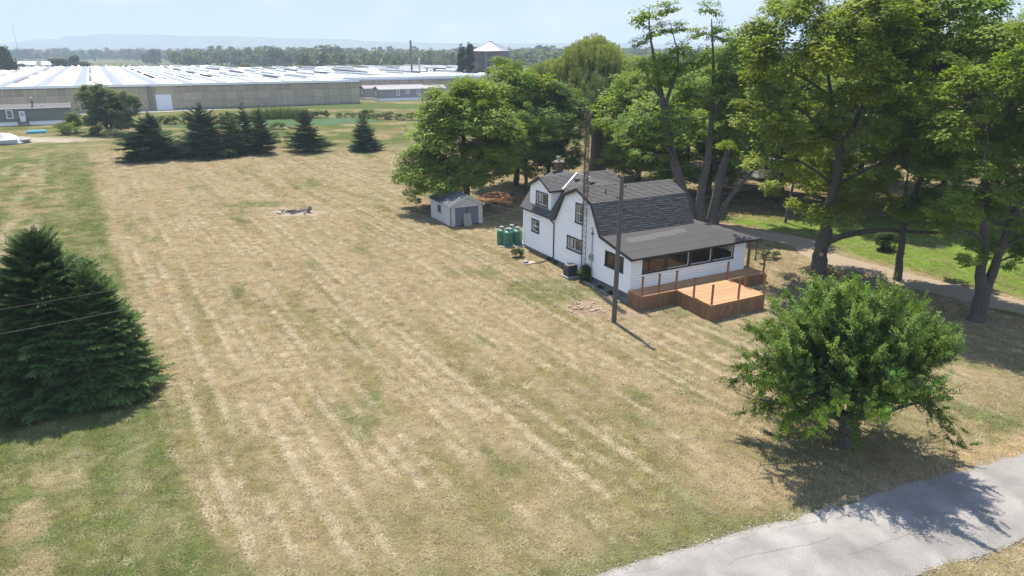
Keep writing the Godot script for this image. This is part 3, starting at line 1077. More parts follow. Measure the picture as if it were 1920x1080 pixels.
	# dormers facing both ways across the rear wing
	for side in 2:
		var mx := func(x: float) -> float: return x if side == 0 else 6.2 - x
		var fwd := fw if side == 0 else -fw
		var d0 := 9.45
		var d1 := 12.35
		var at := Vector3(0.13 if side == 0 else 6.07, 0, 0)
		var sg := 1.0 if side == 0 else -1.0
		var win := [-11.5 * sg, 3.57, -9.85 * sg, 4.56] if side == 0 else [9.85, 3.57, 11.5, 4.56]
		var pl := [Vector2(-d1 * sg, 3.2), Vector2(-d0 * sg, 3.2), Vector2(-d0 * sg, 4.83), Vector2(-10.9 * sg, 5.5), Vector2(-d1 * sg, 4.83)]
		plank_wall(h, at, fwd, pl, [win], 20 + side, M.inside_plain)
		window_in(h, at, fwd, win, 2, 1, M.dark_trim, M.sash, 0.10, 0.038, M.inside_plain, 0.7)
		# cheeks
		var xa: float = mx.call(0.13)
		var xb: float = mx.call(1.25)
		plank_wall(h, Vector3(0, 0, -d0), al, [Vector2(xa, 3.3), Vector2(xb, 4.86), Vector2(xa, 4.86)], [], 22, M.inside_plain)
		plank_wall(h, Vector3(0, 0, -d1), -al, [Vector2(-xa, 3.3), Vector2(-xa, 4.86), Vector2(-xb, 4.86)], [], 23, M.inside_plain)
		var x0: float = mx.call(-0.04)
		var x1: float = mx.call(1.15)
		var x2: float = mx.call(3.1)
		roof_plane(h, [Vector3(x0, 4.86, -9.3), Vector3(x1, 4.86, -9.3), Vector3(x2, 5.66, -10.9), Vector3(x0, 5.66, -10.9)], al, 30 + side, -0.07)
		roof_plane(h, [Vector3(x1, 4.86, -12.5), Vector3(x0, 4.86, -12.5), Vector3(x0, 5.66, -10.9), Vector3(x2, 5.66, -10.9)], -al, 32 + side, -0.07)
		# dark rakes on the gable
		var rk := MB.new()
		var xo: float = mx.call(-0.06)
		rk.beam(Vector3(xo, 4.80, -9.28), Vector3(xo, 5.62, -10.9), 0.05, 0.16)
		rk.beam(Vector3(xo, 4.80, -12.52), Vector3(xo, 5.62, -10.9), 0.05, 0.16)
		rk.beam(Vector3(x0, 4.82, -9.27), Vector3(x1, 4.82, -9.27), 0.05, 0.10)
		part(h, "fascia", rk, M.dark_trim)
		# bright valley flashing where the dormer meets the roof
		var va := MB.new()
		for k in 6:
			var t0 := k / 6.0
			var t1 := (k + 1) / 6.0
			var xv: float = mx.call(0.98)
			var pa := Vector3(xv, 4.935, -9.33).lerp(Vector3(x2, 5.70, -10.82), t0)
			var pb := Vector3(xv, 4.935, -9.33).lerp(Vector3(x2, 5.70, -10.82), t1)
			va.beam(pa, pb, 0.075, 0.03)
		part(h, "valley_flashing", va, M.flashing)
	# rakes, fascias and eaves
	for e in [[Vector3(-0.185, 3.06, -3.0), Vector3(-0.185, 4.93, -4.1)], [Vector3(-0.185, 4.93, -4.1), Vector3(-0.185, 5.60, -5.8)], [Vector3(-0.185, 5.60, -5.8), Vector3(-0.185, 4.93, -7.5)], [Vector3(-0.185, 4.93, -7.5), Vector3(-0.185, 3.06, -8.62)], [Vector3(-0.145, 2.40, 0.25), Vector3(-0.145, 3.09, -3.08)]]:
		var b := MB.new()
		b.beam(e[0], e[1], 0.05, 0.20)
		part(h, "rake_board", b, M.dark_trim)
	var ea := MB.new()
	ea.beam(Vector3(-0.13, 2.39, 0.27), Vector3(10.32, 2.39, 0.27), 0.05, 0.13)
	part(h, "porch_fascia", ea, M.dark_trim)
	var gu := MB.new()
	gu.beam(Vector3(-0.2, 3.03, -13.4), Vector3(-0.2, 3.03, -8.55), 0.11, 0.11)
	gu.beam(Vector3(-0.16, 4.95, -4.10), Vector3(7.5, 4.95, -4.10), 0.03, 0.05)
	gu.beam(Vector3(0.0, 3.07, -2.99), Vector3(7.5, 3.07, -2.99), 0.05, 0.12)
	part(h, "gutter", gu, M.dark_trim)
	var dp := MB.new()
	dp.tube([Vector3(-0.2, 3.0, -9.0), Vector3(-0.16, 2.86, -8.85), Vector3(-0.06, 2.72, -8.72), Vector3(-0.06, 2.6, -8.7), Vector3(-0.06, 0.35, -8.7), Vector3(-0.12, 0.2, -8.7), Vector3(-0.35, 0.12, -8.72)], [0.045, 0.045, 0.045, 0.045, 0.045, 0.045, 0.045], 8)
	part(h, "downspout", dp, M.dark_trim)
	# roof vents
	for p in [Vector2(2.55, 12.9), Vector2(2.35, 9.6), Vector2(2.45, 7.9)]:
		var y: float = 4.95 + (p.x - 1.2) / 1.9 * 0.67
		var b := MB.new()
		b.cbox(Vector3(p.x, y + 0.13, -p.y), Vector3(0.36, 0.10, 0.36), 0.03)
		b.bx(Vector3(p.x, y + 0.04, -p.y), Vector3(0.24, 0.14, 0.24))
		part(h, "roof_vent", b, M.metal_dark)
	var pipe := MB.new()
	pipe.tube([Vector3(1.5, 5.0, -4.9), Vector3(1.5, 5.62, -4.9)], [0.045, 0.045], 8)
	part(h, "vent_pipe", pipe, M.metal_dark)
	make_chimney(h)


func make_chimney(h: Node3D) -> void:
	var at := Vector3(2.95, 5.1, -13.05)
	var core := MB.new()
	core.bx(at + Vector3(0, 0.55, 0), Vector3(0.44, 1.10, 0.44))
	var stack := part(h, "chimney", core, M.mortar)
	var rg := rng_of(15)
	for r in 14:
		for f in 4:
			for k in 3:
				var w := 0.205
				var off := (k - 1) * 0.21 + (0.105 if r % 2 else 0.0) - 0.05
				var lo := maxf(off - w * 0.5, -0.235)
				var hi := minf(off + w * 0.5, 0.235)
				if hi - lo < 0.04:
					continue
				var b := MB.new()
				var t := rg.randf_range(0.7, 1.2)
				b.col = Color(0.235 * t, 0.135 * t, 0.10 * t)
				b.bx(Vector3((lo + hi) * 0.5, 0.04 + r * 0.075, 0.228), Vector3(hi - lo, 0.064, 0.03))
				part(stack, "brick", b, M.brick, Transform3D(Basis(Vector3.UP, f * PI / 2), at))
	var cap := MB.new()
	cap.cbox(at + Vector3(0, 1.13, 0), Vector3(0.58, 0.09, 0.58), 0.03)
	part(h, "chimney_cap", cap, M.concrete)
	var pot := MB.new()
	pot.lathe(at + Vector3(-0.05, 1.17, 0), [Vector2(0.15, 0.0), Vector2(0.14, 0.28), Vector2(0.17, 0.30), Vector2(0.17, 0.36), Vector2(0.11, 0.37), Vector2(0.11, 0.1)], 14)
	part(h, "chimney_pot", pot, M.clay)


# ------------------------------------------------------------------ the deck
func make_deck() -> void:
	var d := thing("wooden_deck", "unfinished orange-brown timber deck with bare posts along the porch", "deck", HOUSE_AT, HOUSE_TURN)
	var rg := rng_of(23)
	var top := 0.46
	var board := func(x0: float, x1: float, z0: float, z1: float) -> void:
		var b := MB.new()
		b.cbox(Vector3((x0 + x1) * 0.5, top - 0.019 + rg.randf_range(-0.0015, 0.0015), (z0 + z1) * 0.5), Vector3(x1 - x0, 0.038, z1 - z0), 0.005)
		part(d, "deck_board", b, M["deck_%d" % (rg.randi() % 4)])
	# walkway along the porch, boards run with the wall
	var w := 0.145
	var k := 0
	while k * w < 1.30:
		var split := rg.randf_range(3.2, 6.0)
		var z0 := 0.05 + k * w
		board.call(-0.12, split - 0.003, z0, z0 + w - 0.013)
		board.call(split + 0.003, 9.95, z0, z0 + w - 0.013)
		k += 1
	var za := 0.05 + k * w
	k = 0
	while za + k * w < 4.36:
		board.call(2.45, 6.68, za + k * w, za + k * w + w - 0.013)
		k += 1
	var zb := za + k * w
	# the wrap past the corner
	k = 0
	while k < 5:
		board.call(9.32, 9.95, -k * w - 0.11, -k * w + w - 0.123)
		k += 1
	# frame under it, skirts of upright boards
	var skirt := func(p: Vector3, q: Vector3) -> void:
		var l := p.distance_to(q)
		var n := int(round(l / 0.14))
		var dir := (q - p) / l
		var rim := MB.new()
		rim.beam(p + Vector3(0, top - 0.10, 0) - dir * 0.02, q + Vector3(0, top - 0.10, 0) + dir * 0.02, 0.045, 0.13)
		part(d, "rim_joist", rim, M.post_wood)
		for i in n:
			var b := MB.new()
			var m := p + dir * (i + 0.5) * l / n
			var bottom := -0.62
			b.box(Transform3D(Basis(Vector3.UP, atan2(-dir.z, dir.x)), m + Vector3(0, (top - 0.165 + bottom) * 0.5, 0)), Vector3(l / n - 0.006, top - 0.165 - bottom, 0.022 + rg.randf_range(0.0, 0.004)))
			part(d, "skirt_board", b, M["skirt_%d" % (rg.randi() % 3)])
	skirt.call(Vector3(-0.10, 0, 0.06), Vector3(-0.10, 0, za - 0.03))
	skirt.call(Vector3(-0.10, 0, za - 0.03), Vector3(2.47, 0, za - 0.03))
	skirt.call(Vector3(2.47, 0, za - 0.03), Vector3(2.47, 0, zb - 0.03))
	skirt.call(Vector3(2.47, 0, zb - 0.03), Vector3(6.66, 0, zb - 0.03))
	skirt.call(Vector3(6.66, 0, zb - 0.03), Vector3(6.66, 0, za - 0.03))
	skirt.call(Vector3(6.66, 0, za - 0.03), Vector3(9.93, 0, za - 0.03))
	skirt.call(Vector3(9.93, 0, za - 0.03), Vector3(9.93, 0, -0.7))
	# two slanting battens left on the platform's skirt
	for x in [3.45, 4.15]:
		var b := MB.new()
		b.beam(Vector3(x - 0.28, -0.5, zb + 0.005), Vector3(x + 0.28, 0.22, zb + 0.005), 0.016, 0.035, Vector3(0, 0, 1))
		part(d, "batten", b, M.skirt_1)
	# posts with black caps
	for p in [Vector2(-0.04, 1.27), Vector2(1.2, 1.27), Vector2(2.52, 1.27), Vector2(6.62, 1.30), Vector2(2.52, 2.82), Vector2(2.54, 4.28), Vector2(4.56, 4.30), Vector2(6.60, 2.82), Vector2(6.60, 4.28), Vector2(9.86, 1.24)]:
		var b := MB.new()
		b.bx(Vector3(p.x, top + 0.57, p.y), Vector3(0.09, 1.14, 0.09))
		var post := part(d, "post", b, M.post_wood)
		var c := MB.new()
		c.cbox(Vector3(p.x, top + 1.17, p.y), Vector3(0.125, 0.07, 0.125), 0.04)
		part(post, "post_cap", c, M.dark_trim)
	# roof post at the corner
	var b := MB.new()
	b.bx(Vector3(9.85, top + 0.97, -0.12), Vector3(0.14, 1.9, 0.14))
	part(d, "roof_post", b, M.post_wood)


# ------------------------------------------------------------------ things beside the house
func at_house(x: float, q: float) -> Vector3:
	var p := house_xf * Vector3(x, 0, -q)
	return Vector3(p.x, level(p.z), p.z)


func make_house_side_things() -> void:
	# heat pump
	var p := at_house(-0.72, 5.45)
	var ac := thing("air_conditioner", "dark grey square outdoor air conditioner on a pad against the white wall", "air conditioner", p, HOUSE_TURN)
	var b := MB.new()
	b.cbox(Vector3(0, 0.05, 0), Vector3(0.95, 0.12, 0.95), 0.02)
	part(ac, "pad", b, M.concrete)
	b = MB.new()
	b.cbox(Vector3(0, 0.48, 0), Vector3(0.68, 0.74, 0.68), 0.03)
	part(ac, "body", b, M.metal_dark)
	for f in 4:
		for k in 9:
			b = MB.new()
			b.box(Transform3D(Basis(Vector3.UP, f * PI / 2) * Basis(Vector3.RIGHT, 0.5), Basis(Vector3.UP, f * PI / 2) * Vector3(0, 0.18 + k * 0.072, 0.345)), Vector3(0.58, 0.045, 0.012))
			part(ac, "louvre", b, mat("louvre", Color(0.10, 0.105, 0.11), 0.5, 0.5) if not M.has("louvre") else M.louvre)
	b = MB.new()
	b.lathe(Vector3(0, 0.85, 0), [Vector2(0.33, 0.0), Vector2(0.33, 0.03), Vector2(0.28, 0.035), Vector2(0.28, -0.02)], 24)
	part(ac, "fan_ring", b, M.metal_grey)
	b = MB.new()
	for k in 6:
		b.lathe(Vector3(0, 0.872, 0), [Vector2(0.05 + k * 0.042, 0), Vector2(0.055 + k * 0.042, 0.006), Vector2(0.06 + k * 0.042, 0)], 20)
	b.lathe(Vector3(0, 0.868, 0), [Vector2(0.06, 0.0), Vector2(0.05, 0.03), Vector2(0.001, 0.034)], 16)
	part(ac, "fan_grille", b, M.metal_dark)
	# lattice mast with dead vines
	p = at_house(-0.42, 4.45)
	var mast := thing("antenna_tower", "thin rusty lattice antenna mast overgrown with dead vine beside the gable", "antenna tower", p, HOUSE_TURN)
	var legs := []
	var hgt := 10.9
	for k in 3:
		var a := TAU * k / 3.0 + 0.4
		legs.append(Vector3(cos(a), 0, sin(a)) * 0.17)
		b = MB.new()
		b.tube([legs[k] + Vector3(0, -0.2, 0), legs[k] + Vector3(0, hgt * 0.6, 0), legs[k] * 0.8 + Vector3(0, hgt, 0)], [0.018, 0.018, 0.015], 6)
		part(mast, "leg", b, M.tower_metal)
	b = MB.new()
	var y := 0.1
	while y < hgt - 0.2:
		for k in 3:
			var k2 := (k + 1) % 3
			b.beam(legs[k] + Vector3(0, y, 0), legs[k2] + Vector3(0, y + 0.17, 0), 0.014, 0.014)
			b.beam(legs[k2] + Vector3(0, y + 0.17, 0), legs[k] + Vector3(0, y + 0.34, 0), 0.014, 0.014)
			b.beam(legs[k] + Vector3(0, y, 0), legs[k2] + Vector3(0, y, 0), 0.014, 0.014)
		y += 0.36
	part(mast, "bracing", b, M.tower_metal)
	b = MB.new()
	b.tube([Vector3(0, hgt - 0.3, 0), Vector3(0.01, hgt + 0.7, 0)], [0.02, 0.012], 6)
	part(mast, "mast_tip", b, M.tower_metal)
	var rg := rng_of(51)
	b = MB.new()
	for k in 620:
		var yy := 4.2 + pow(rg.randf(), 0.75) * 6.5
		var a := rg.randf() * TAU
		var r := rg.randf_range(0.08, 0.24)
		var q := Vector3(cos(a) * r, yy, sin(a) * r)
		var pts := [q]
		var dir := Vector3(rg.randf_range(-1, 1), rg.randf_range(-0.6, 1.0), rg.randf_range(-1, 1)).normalized()
		for i in 3:
			q += dir * rg.randf_range(0.06, 0.2)
			dir = (dir + Vector3(rg.randf_range(-1, 1), rg.randf_range(-1.0, 0.6), rg.randf_range(-1, 1)) * 0.7).normalized()
			q.x *= 0.85
			q.z *= 0.85
			pts.append(q)
		b.col = Color(0.19, 0.155, 0.13) * rg.randf_range(0.6, 1.2)
		b.tube(pts, [0.010, 0.008, 0.006, 0.003], 3, false)
	var vine := part(mast, "dead_vine", b, M.dry_plant)
	vine.set_meta("kind", "stuff")
	# electric service: mast, conduit and meter
	p = at_house(-0.03, 3.95)
	var sv := thing("electric_service", "grey electricity meter box and conduit fixed to the white wall", "electric meter", p, HOUSE_TURN)
	var g0 := -p.y
	b = MB.new()
	b.tube([Vector3(-0.05, g0 - 0.3, 0), Vector3(-0.05, g0 + 3.3, 0), Vector3(-0.08, g0 + 3.45, 0), Vector3(-0.2, g0 + 3.42, 0)], [0.028, 0.028, 0.028, 0.04], 8)
	part(sv, "conduit", b, M.metal_grey)
	b = MB.new()
	b.cbox(Vector3(-0.09, g0 + 1.5, 0), Vector3(0.14, 0.38, 0.28), 0.01)
	part(sv, "meter_box", b, M.metal_grey)
	b = MB.new()
	b.tube([Vector3(-0.15, g0 + 1.56, 0), Vector3(-0.25, g0 + 1.56, 0)], [0.085, 0.08], 16)
	part(sv, "meter_dial", b, M.glass)
	b = MB.new()
	b.beam(Vector3(-0.05, g0 + 3.1, -0.14), Vector3(-0.05, g0 + 3.1, 0.14), 0.04, 0.04)
	b.lump(Transform3D(Basis(), Vector3(-0.14, g0 + 3.08, 0.08)), Vector3(0.05, 0.07, 0.05), 3, 0.05)
	part(sv, "insulator", b, M.dark_trim)
	# gas cylinders
	for k in 4:
		var c: Vector3 = [Vector3(-0.78, 0, -51.7), Vector3(-0.30, 0, -51.15), Vector3(-0.02, 0, -52.25), Vector3(0.42, 0, -51.55)][k]
		var t := thing("gas_cylinder", "tall green gas cylinder with a grey collar beside the rear corner", "gas cylinder", c, k * 40.0, "green gas cylinders standing together")
		b = MB.new()
		b.lathe(Vector3.ZERO, [Vector2(0.001, 0.02), Vector2(0.33, 0.02), Vector2(0.36, 0.06), Vector2(0.375, 0.14), Vector2(0.375, 0.98), Vector2(0.35, 1.08), Vector2(0.28, 1.16), Vector2(0.17, 1.21), Vector2(0.001, 1.22)], 22)
		part(t, "body", b, M.tank_green)
		b = MB.new()
		b.lathe(Vector3.ZERO, [Vector2(0.385, 0.9), Vector2(0.385, 0.93), Vector2(0.37, 0.94)], 22)
		part(t, "weld_band", b, M.tank_green)
		b = MB.new()
		b.lathe(Vector3(0, 1.18, 0), [Vector2(0.16, 0.0), Vector2(0.17, 0.2), Vector2(0.16, 0.22), Vector2(0.09, 0.23), Vector2(0.001, 0.235)], 18)
		part(t, "collar", b, M.tank_cap)
	# slabs under and by the cylinders
	b = MB.new()
	b.cbox(Vector3(0.05, 0.02, -51.7), Vector3(2.0, 0.08, 1.9), 0.02)
	var pad := part(self, "concrete_pad", b, M.concrete)
	tag(pad, "pale concrete pad under the green gas cylinders", "concrete pad")
	rg = rng_of(61)
	for k in 6:
		b = MB.new()
		b.lump(Transform3D(Basis(Vector3.UP, rg.randf() * 3.0), Vector3.ZERO), Vector3(rg.randf_range(0.18, 0.4), 0.05, rg.randf_range(0.15, 0.35)), 70 + k, 0.25, 7, 4)
		var o := part(self, "flagstone", b, M.concrete, Transform3D(Basis(), Vector3(1.0 + rg.randf_range(-0.5, 0.9), 0.03, -53.0 + rg.randf_range(-0.9, 1.0))))
		tag(o, "broken pale slab lying by the rear corner of the white house", "slab", "broken slabs by the rear corner")
	# stone edging along the foot of the wall
	var q := 0.35
	var i := 0
	while q < 4.2:
		var l := rg.randf_range(0.28, 0.55)
		var c := at_house(-0.32 - rg.randf_range(0.0, 0.16), q + l * 0.5)
		b = MB.new()
		b.lump(Transform3D(Basis(), Vector3.ZERO), Vector3(rg.randf_range(0.16, 0.26), 0.09, l * 0.52), 90 + i, 0.2, 8, 4)
		var o := part(self, "edging_stone", b, M.stone, Transform3D(Basis(Vector3.UP, deg_to_rad(HOUSE_TURN) + rg.randf_range(-0.25, 0.25)), c + Vector3(0, 0.03, 0)))
		tag(o, "flat grey edging stone along the foot of the white side wall", "stone", "stones edging the white side wall")
		q += l
		i += 1
	# a paver and a plank left on the grass
	b = MB.new()
	b.cbox(Vector3(0, 0.04, 0), Vector3(0.95, 0.07, 0.6), 0.02)
	var o2 := part(self, "paving_slab", b, mat("pink_slab", Color(0.48, 0.36, 0.31), 0.95, 0.0, M.blotch_tex, Vector3.ONE), Transform3D(Basis(Vector3.UP, 0.5), Vector3(1.15, level(-46.6), -46.6)))
	tag(o2, "pinkish paving slab lying on the grass below the downspout", "slab")
	b = MB.new()
	b.cbox(Vector3(0, 0.13, 0), Vector3(0.34, 0.16, 0.24), 0.01)
	o2 = part(self, "concrete_block", b, M.concrete, Transform3D(Basis(Vector3.UP, 0.8), Vector3(0.95, level(-46.5), -46.5)))
	tag(o2, "pale concrete block resting on the pinkish paving slab", "block")
	b = MB.new()
	b.beam(Vector3(1.75, 0.04, -46.6), Vector3(2.55, 0.05, -47.25), 0.12, 0.04)
	o2 = part(self, "loose_plank", b, M.pole_wood)
	tag(o2, "dark loose plank on the ground by the foot of the downspout", "plank")


# ------------------------------------------------------------------ the shed
func make_shed() -> void:
	var s := thing("garden_shed", "small weathered white shed with grey-blue double doors and a metal roof", "shed", Vector3(-5.16, 0, -57.14), 28.0)
	var front := Vector3(1, 0, 0)
	var left := Vector3(0, 0, 1)
	var W := 2.95
	var D := 4.45
	var ev := 1.82
	var pk := 2.62
	var old := mat("old_white", Color(0.66, 0.66, 0.65), 0.8, 0.0, noise_tex(0.02, 0.66, 1.0, 63, 512, 5), Vector3(0.8, 0.8, 0.8))
	var wood := mat("door_blue", Color(0.155, 0.185, 0.235), 0.8, 0.0, M.grain_tex, Vector3(8, 0.6, 8), 0.1)
	plank_wall(s, Vector3.ZERO, front, [Vector2(0, 0.05), Vector2(W, 0.05), Vector2(W, ev), Vector2(W * 0.5, pk - 0.04), Vector2(0, ev)], [[0.40, 0.0, 2.58, 1.62]], 41, M.inside_plain, 0.2, old)
	plank_wall(s, Vector3.ZERO, left, [Vector2(-D, 0.05), Vector2(0, 0.05), Vector2(0, ev), Vector2(-D, ev)], [[-2.75, 0.85, -2.05, 1.45]], 42, M.inside_plain, 0.2, old)
	plank_wall(s, Vector3(W, 0, 0), -left, [Vector2(0, 0.05), Vector2(D, 0.05), Vector2(D, ev), Vector2(0, ev)], [], 43, M.inside_plain, 0.2, old)
	plank_wall(s, Vector3(0, 0, -D), -front, [Vector2(-W, 0.05), Vector2(0, 0.05), Vector2(0, ev), Vector2(-W * 0.5, pk - 0.04), Vector2(-W, ev)], [], 44, M.inside_plain, 0.2, old)
	window_in(s, Vector3.ZERO, left, [-2.75, 0.85, -2.05, 1.45], 2, 1, M.grey_wood, M.grey_wood, 0.08, 0.03, M.inside_plain, 0.4)
	# doors of upright boards, one a little ajar
	for k in 2:
		var door := Node3D.new()
		door.name = "door"
		s.add_child(door, true)
		door.position = Vector3(0.41 if k == 0 else 2.57, 0.04, 0.0)
		door.rotation_degrees.y = -2.0 if k == 0 else 5.0
		var sg := 1.0 if k == 0 else -1.0
		var b := MB.new()
		b.bx(Vector3(sg * 0.53, 0.78, -0.04), Vector3(1.05, 1.54, 0.03))
		part(door, "door_panel", b, wood)
		for i in 8:
			b = MB.new()
			b.bx(Vector3(sg * (0.07 + i * 0.131), 0.78, 0.0), Vector3(0.124, 1.54, 0.022))
			part(door, "board", b, wood)
		b = MB.new()
		b.bx(Vector3(sg * 0.9, 0.85, 0.03), Vector3(0.05, 0.14, 0.03))
		part(door, "handle", b, M.metal_grey)
	var b := MB.new()
	b.bx(Vector3(1.49, 1.67, 0.03), Vector3(2.42, 0.10, 0.05))
	b.bx(Vector3(0.34, 0.85, 0.03), Vector3(0.10, 1.54, 0.05))
	b.bx(Vector3(2.63, 0.85, 0.03), Vector3(0.10, 1.54, 0.05))
	part(s, "door_frame", b, old)
	b = MB.new()
	b.bx(Vector3(0.0, 0.92, 0.0), Vector3(0.09, 1.78, 0.09))
	part(s, "corner_board", b, mat("shed_corner", Color(0.12, 0.14, 0.18), 0.8))
	# roof of metal sheets with standing ribs
	var metal := mat("shed_roof", Color(0.14, 0.165, 0.20), 0.45, 0.3, M.blotch_tex, Vector3(0.5, 0.5, 0.5))
	for k in 2:
		var sg := -1.0 if k == 0 else 1.0
		var mid := W * 0.5
		var o := mid + sg * (mid + 0.16)
		var drop := ev - 0.09
		var n := 6
		for i in n:
			var z0 := 0.18 - (D + 0.36) * i / n
			var z1 := 0.18 - (D + 0.36) * (i + 1) / n
			b = MB.new()
			var up := Vector3(0, 0.03, 0)
			var a0 := Vector3(mid, pk, z0)
			var a1 := Vector3(mid, pk, z1)
			var e0 := Vector3(o, drop, z0)
			var e1 := Vector3(o, drop, z1)
			if k == 0:
				b.quad(e0 + up, a0 + up, a1 + up, e1 + up)
				b.quad(e1, a1, a0, e0)
			else:
				b.quad(a0 + up, e0 + up, e1 + up, a1 + up)
				b.quad(a1, e1, e0, a0)
			b.quad(e0, a0, a0 + up, e0 + up)
			b.quad(e1, e0, e0 + up, e1 + up)
			b.beam(e0 + up * 1.3, a0 + up * 1.3, 0.03, 0.04)
			part(s, "roof_sheet", b, metal)
	b = MB.new()
	b.beam(Vector3(W * 0.5, pk + 0.05, 0.2), Vector3(W * 0.5, pk + 0.05, -D - 0.2), 0.16, 0.03)
	part(s, "ridge_cap", b, metal)
	b = MB.new()
	b.beam(Vector3(-0.16, ev - 0.12, 0.19), Vector3(W * 0.5, pk - 0.03, 0.19), 0.03, 0.12)
	b.beam(Vector3(W + 0.16, ev - 0.12, 0.19), Vector3(W * 0.5, pk - 0.03, 0.19), 0.03, 0.12)
	part(s, "bargeboard", b, old)
	# a speckled board leaning on the doors
	var board := thing("leaning_board", "speckled pale board leaning against the grey-blue shed doors", "board", Vector3(-3.72, 0, -57.50), 28.0)
	b = MB.new()
	b.box(Transform3D(Basis(Vector3.RIGHT, -0.22), Vector3(0, 0.53, -0.1)), Vector3(0.72, 1.08, 0.03))
	part(board, "sheet", b, mat("speckled", Color(0.48, 0.47, 0.44), 0.9, 0.0, noise_tex(0.09, 0.45, 1.0, 66, 256, 2), Vector3(2, 2, 2)))
	b = MB.new()
	b.box(Transform3D(Basis(Vector3.RIGHT, -0.22), Vector3(0, 1.08, -0.22)), Vector3(0.76, 0.05, 0.05))
	part(board, "edging", b, M.grey_wood)


# ------------------------------------------------------------------ poles and wires
func utility_pole(at: Vector3, tall: float, lean: float, label: String) -> Node3D:
	var p := thing("utility_pole", label, "utility pole", at, 0.0, "")
	var b := MB.new()
	b.tube([Vector3(0, -0.3, 0), Vector3(lean * 0.3, tall * 0.3, 0), Vector3(lean * 0.75, tall * 0.75, 0), Vector3(lean, tall, 0)], [0.145, 0.135, 0.115, 0.10], 14)
	part(p, "pole", b, M.pole_wood)
	for k in 3:
		var y := tall - 0.55 - k * 0.62
		var s := -1.0 if k % 2 else 1.0
		b = MB.new()
		b.beam(Vector3(lean * 0.9, y, 0), Vector3(lean * 0.9 + s * 0.20, y, 0.06), 0.03, 0.03)
		b.lump(Transform3D(Basis(), Vector3(lean * 0.9 + s * 0.22, y + 0.03, 0.06)), Vector3(0.05, 0.07, 0.05), k + 2, 0.05)
		part(p, "insulator", b, M.dark_trim)
	return p


func wire(a: Vector3, b: Vector3, sag: float, r: float, material: Material, label: String, group := "") -> void:
	var pts := []
	var rad := []
	for i in 25:
		var t := i / 24.0
		pts.append(a.lerp(b, t) - a - Vector3(0, sag * 4.0 * t * (1.0 - t), 0))
		rad.append(r)
	var m := MB.new()
	m.tube(pts, rad, 5, true)
	var o := part(self, "power_line", m, material, Transform3D(Basis(), a))
	tag(o, label, "cable", group)


func make_poles_and_wires() -> void:
	var at := Vector3(5.784, -0.45, -36.667)
	utility_pole(at, 8.25, 0.06, "weathered wooden utility pole standing before the white side wall")
	var far_at := Vector3(23.66, 0, -58.69)
	var fp := thing("utility_pole", "short dark leaning pole on the grass across the gravel drive", "pole", far_at)
	var b := MB.new()
	b.tube([Vector3(0, -0.2, 0), Vector3(0.12, 1.7, 0), Vector3(0.42, 4.9, 0)], [0.13, 0.12, 0.10], 10)
	part(fp, "pole", b, M.pole_wood)
	b = MB.new()
	b.beam(Vector3(0.1, 4.6, 0), Vector3(0.72, 4.6, 0), 0.06, 0.06)
	part(fp, "crossarm", b, M.pole_wood)
	var off := Vector3(-16.9, -0.5, -14.8)
	utility_pole(off, 8.4, 0.0, "wooden utility pole by the lane before the large spruces")
	wire(at + Vector3(0, 7.75, 0), off + Vector3(0.2, 8.1, 0), 0.35, 0.0036, M.pale_cable, "upper slack cable from the wooden pole over the field past the spruces")
	wire(at + Vector3(0, 7.2, 0), off + Vector3(0.2, 7.4, 0), 0.35, 0.0040, M.pale_cable, "lower slack cable from the wooden pole over the field past the spruces")
	wire(at + Vector3(0.06, 8.2, 0), Vector3(46.0, 10.5, -66.0), 0.5, 0.006, M.pale_cable, "highest cable from the wooden pole into the maple crowns")
	wire(at + Vector3(0.05, 6.9, 0), far_at + Vector3(0.35, 4.75, 0), 0.3, 0.007, M.pale_cable, "cable from the wooden pole above the porch roof to the short leaning pole")
	wire(at + Vector3(0.05, 6.5, 0), far_at + Vector3(0.35, 4.2, 0), 0.4, 0.007, M.pale_cable, "lowest cable from the wooden pole to the short leaning pole")
	wire(at + Vector3(0, 6.9, 0), house_xf * Vector3(-0.25, 3.42, -3.95), 0.25, 0.008, M.black_cable, "dark service cable from the wooden pole to the wall conduit")
	wire(house_xf * Vector3(-0.1, 3.0, -12.6), Vector3(-2.3, 2.0, -58.3), 0.25, 0.007, M.pale_cable, "pale cable from the rear of the white house to the shed")


# ------------------------------------------------------------------ leaf and needle meshes
# clump of leaves on short twigs, about one metre across; colours are tints round white
func leaf_clump(s: int, count: int, leaf: float, flat: float) -> ArrayMesh:
	var rg := rng_of(s)
	var b := MB.new()
	for i in count:
		var d := Vector3(rg.randfn(), rg.randfn() * flat, rg.randfn()).normalized() * pow(rg.randf(), 0.45) * 0.5
		d.y *= 0.75
		var out := (d + Vector3(0, 0.05, 0)).normalized()
		var up := (Vector3.UP * 0.9 + out * 0.8 + Vector3(rg.randf_range(-1, 1), rg.randf_range(-1, 1), rg.randf_range(-1, 1)) * 0.75).normalized()
		var ax := (out + Vector3(rg.randf_range(-1, 1), rg.randf_range(-0.9, 0.3), rg.randf_range(-1, 1)) * 0.8)
		ax = (ax - up * ax.dot(up)).normalized()
		var sd := up.cross(ax)
		var l := leaf * rg.randf_range(0.7, 1.3)
		var w := l * rg.randf_range(0.34, 0.48)
		var t := rg.randf_range(0.72, 1.25)
		b.col = Color(t * rg.randf_range(0.92, 1.12), t, t * rg.randf_range(0.8, 1.1))
		var mid := d + ax * l * 0.5 - up * l * 0.06
		b.tri(d, mid + sd * w - up * l * 0.1, d + ax * l)
		b.tri(d, d + ax * l, mid - sd * w - up * l * 0.1)
	return b.mesh()


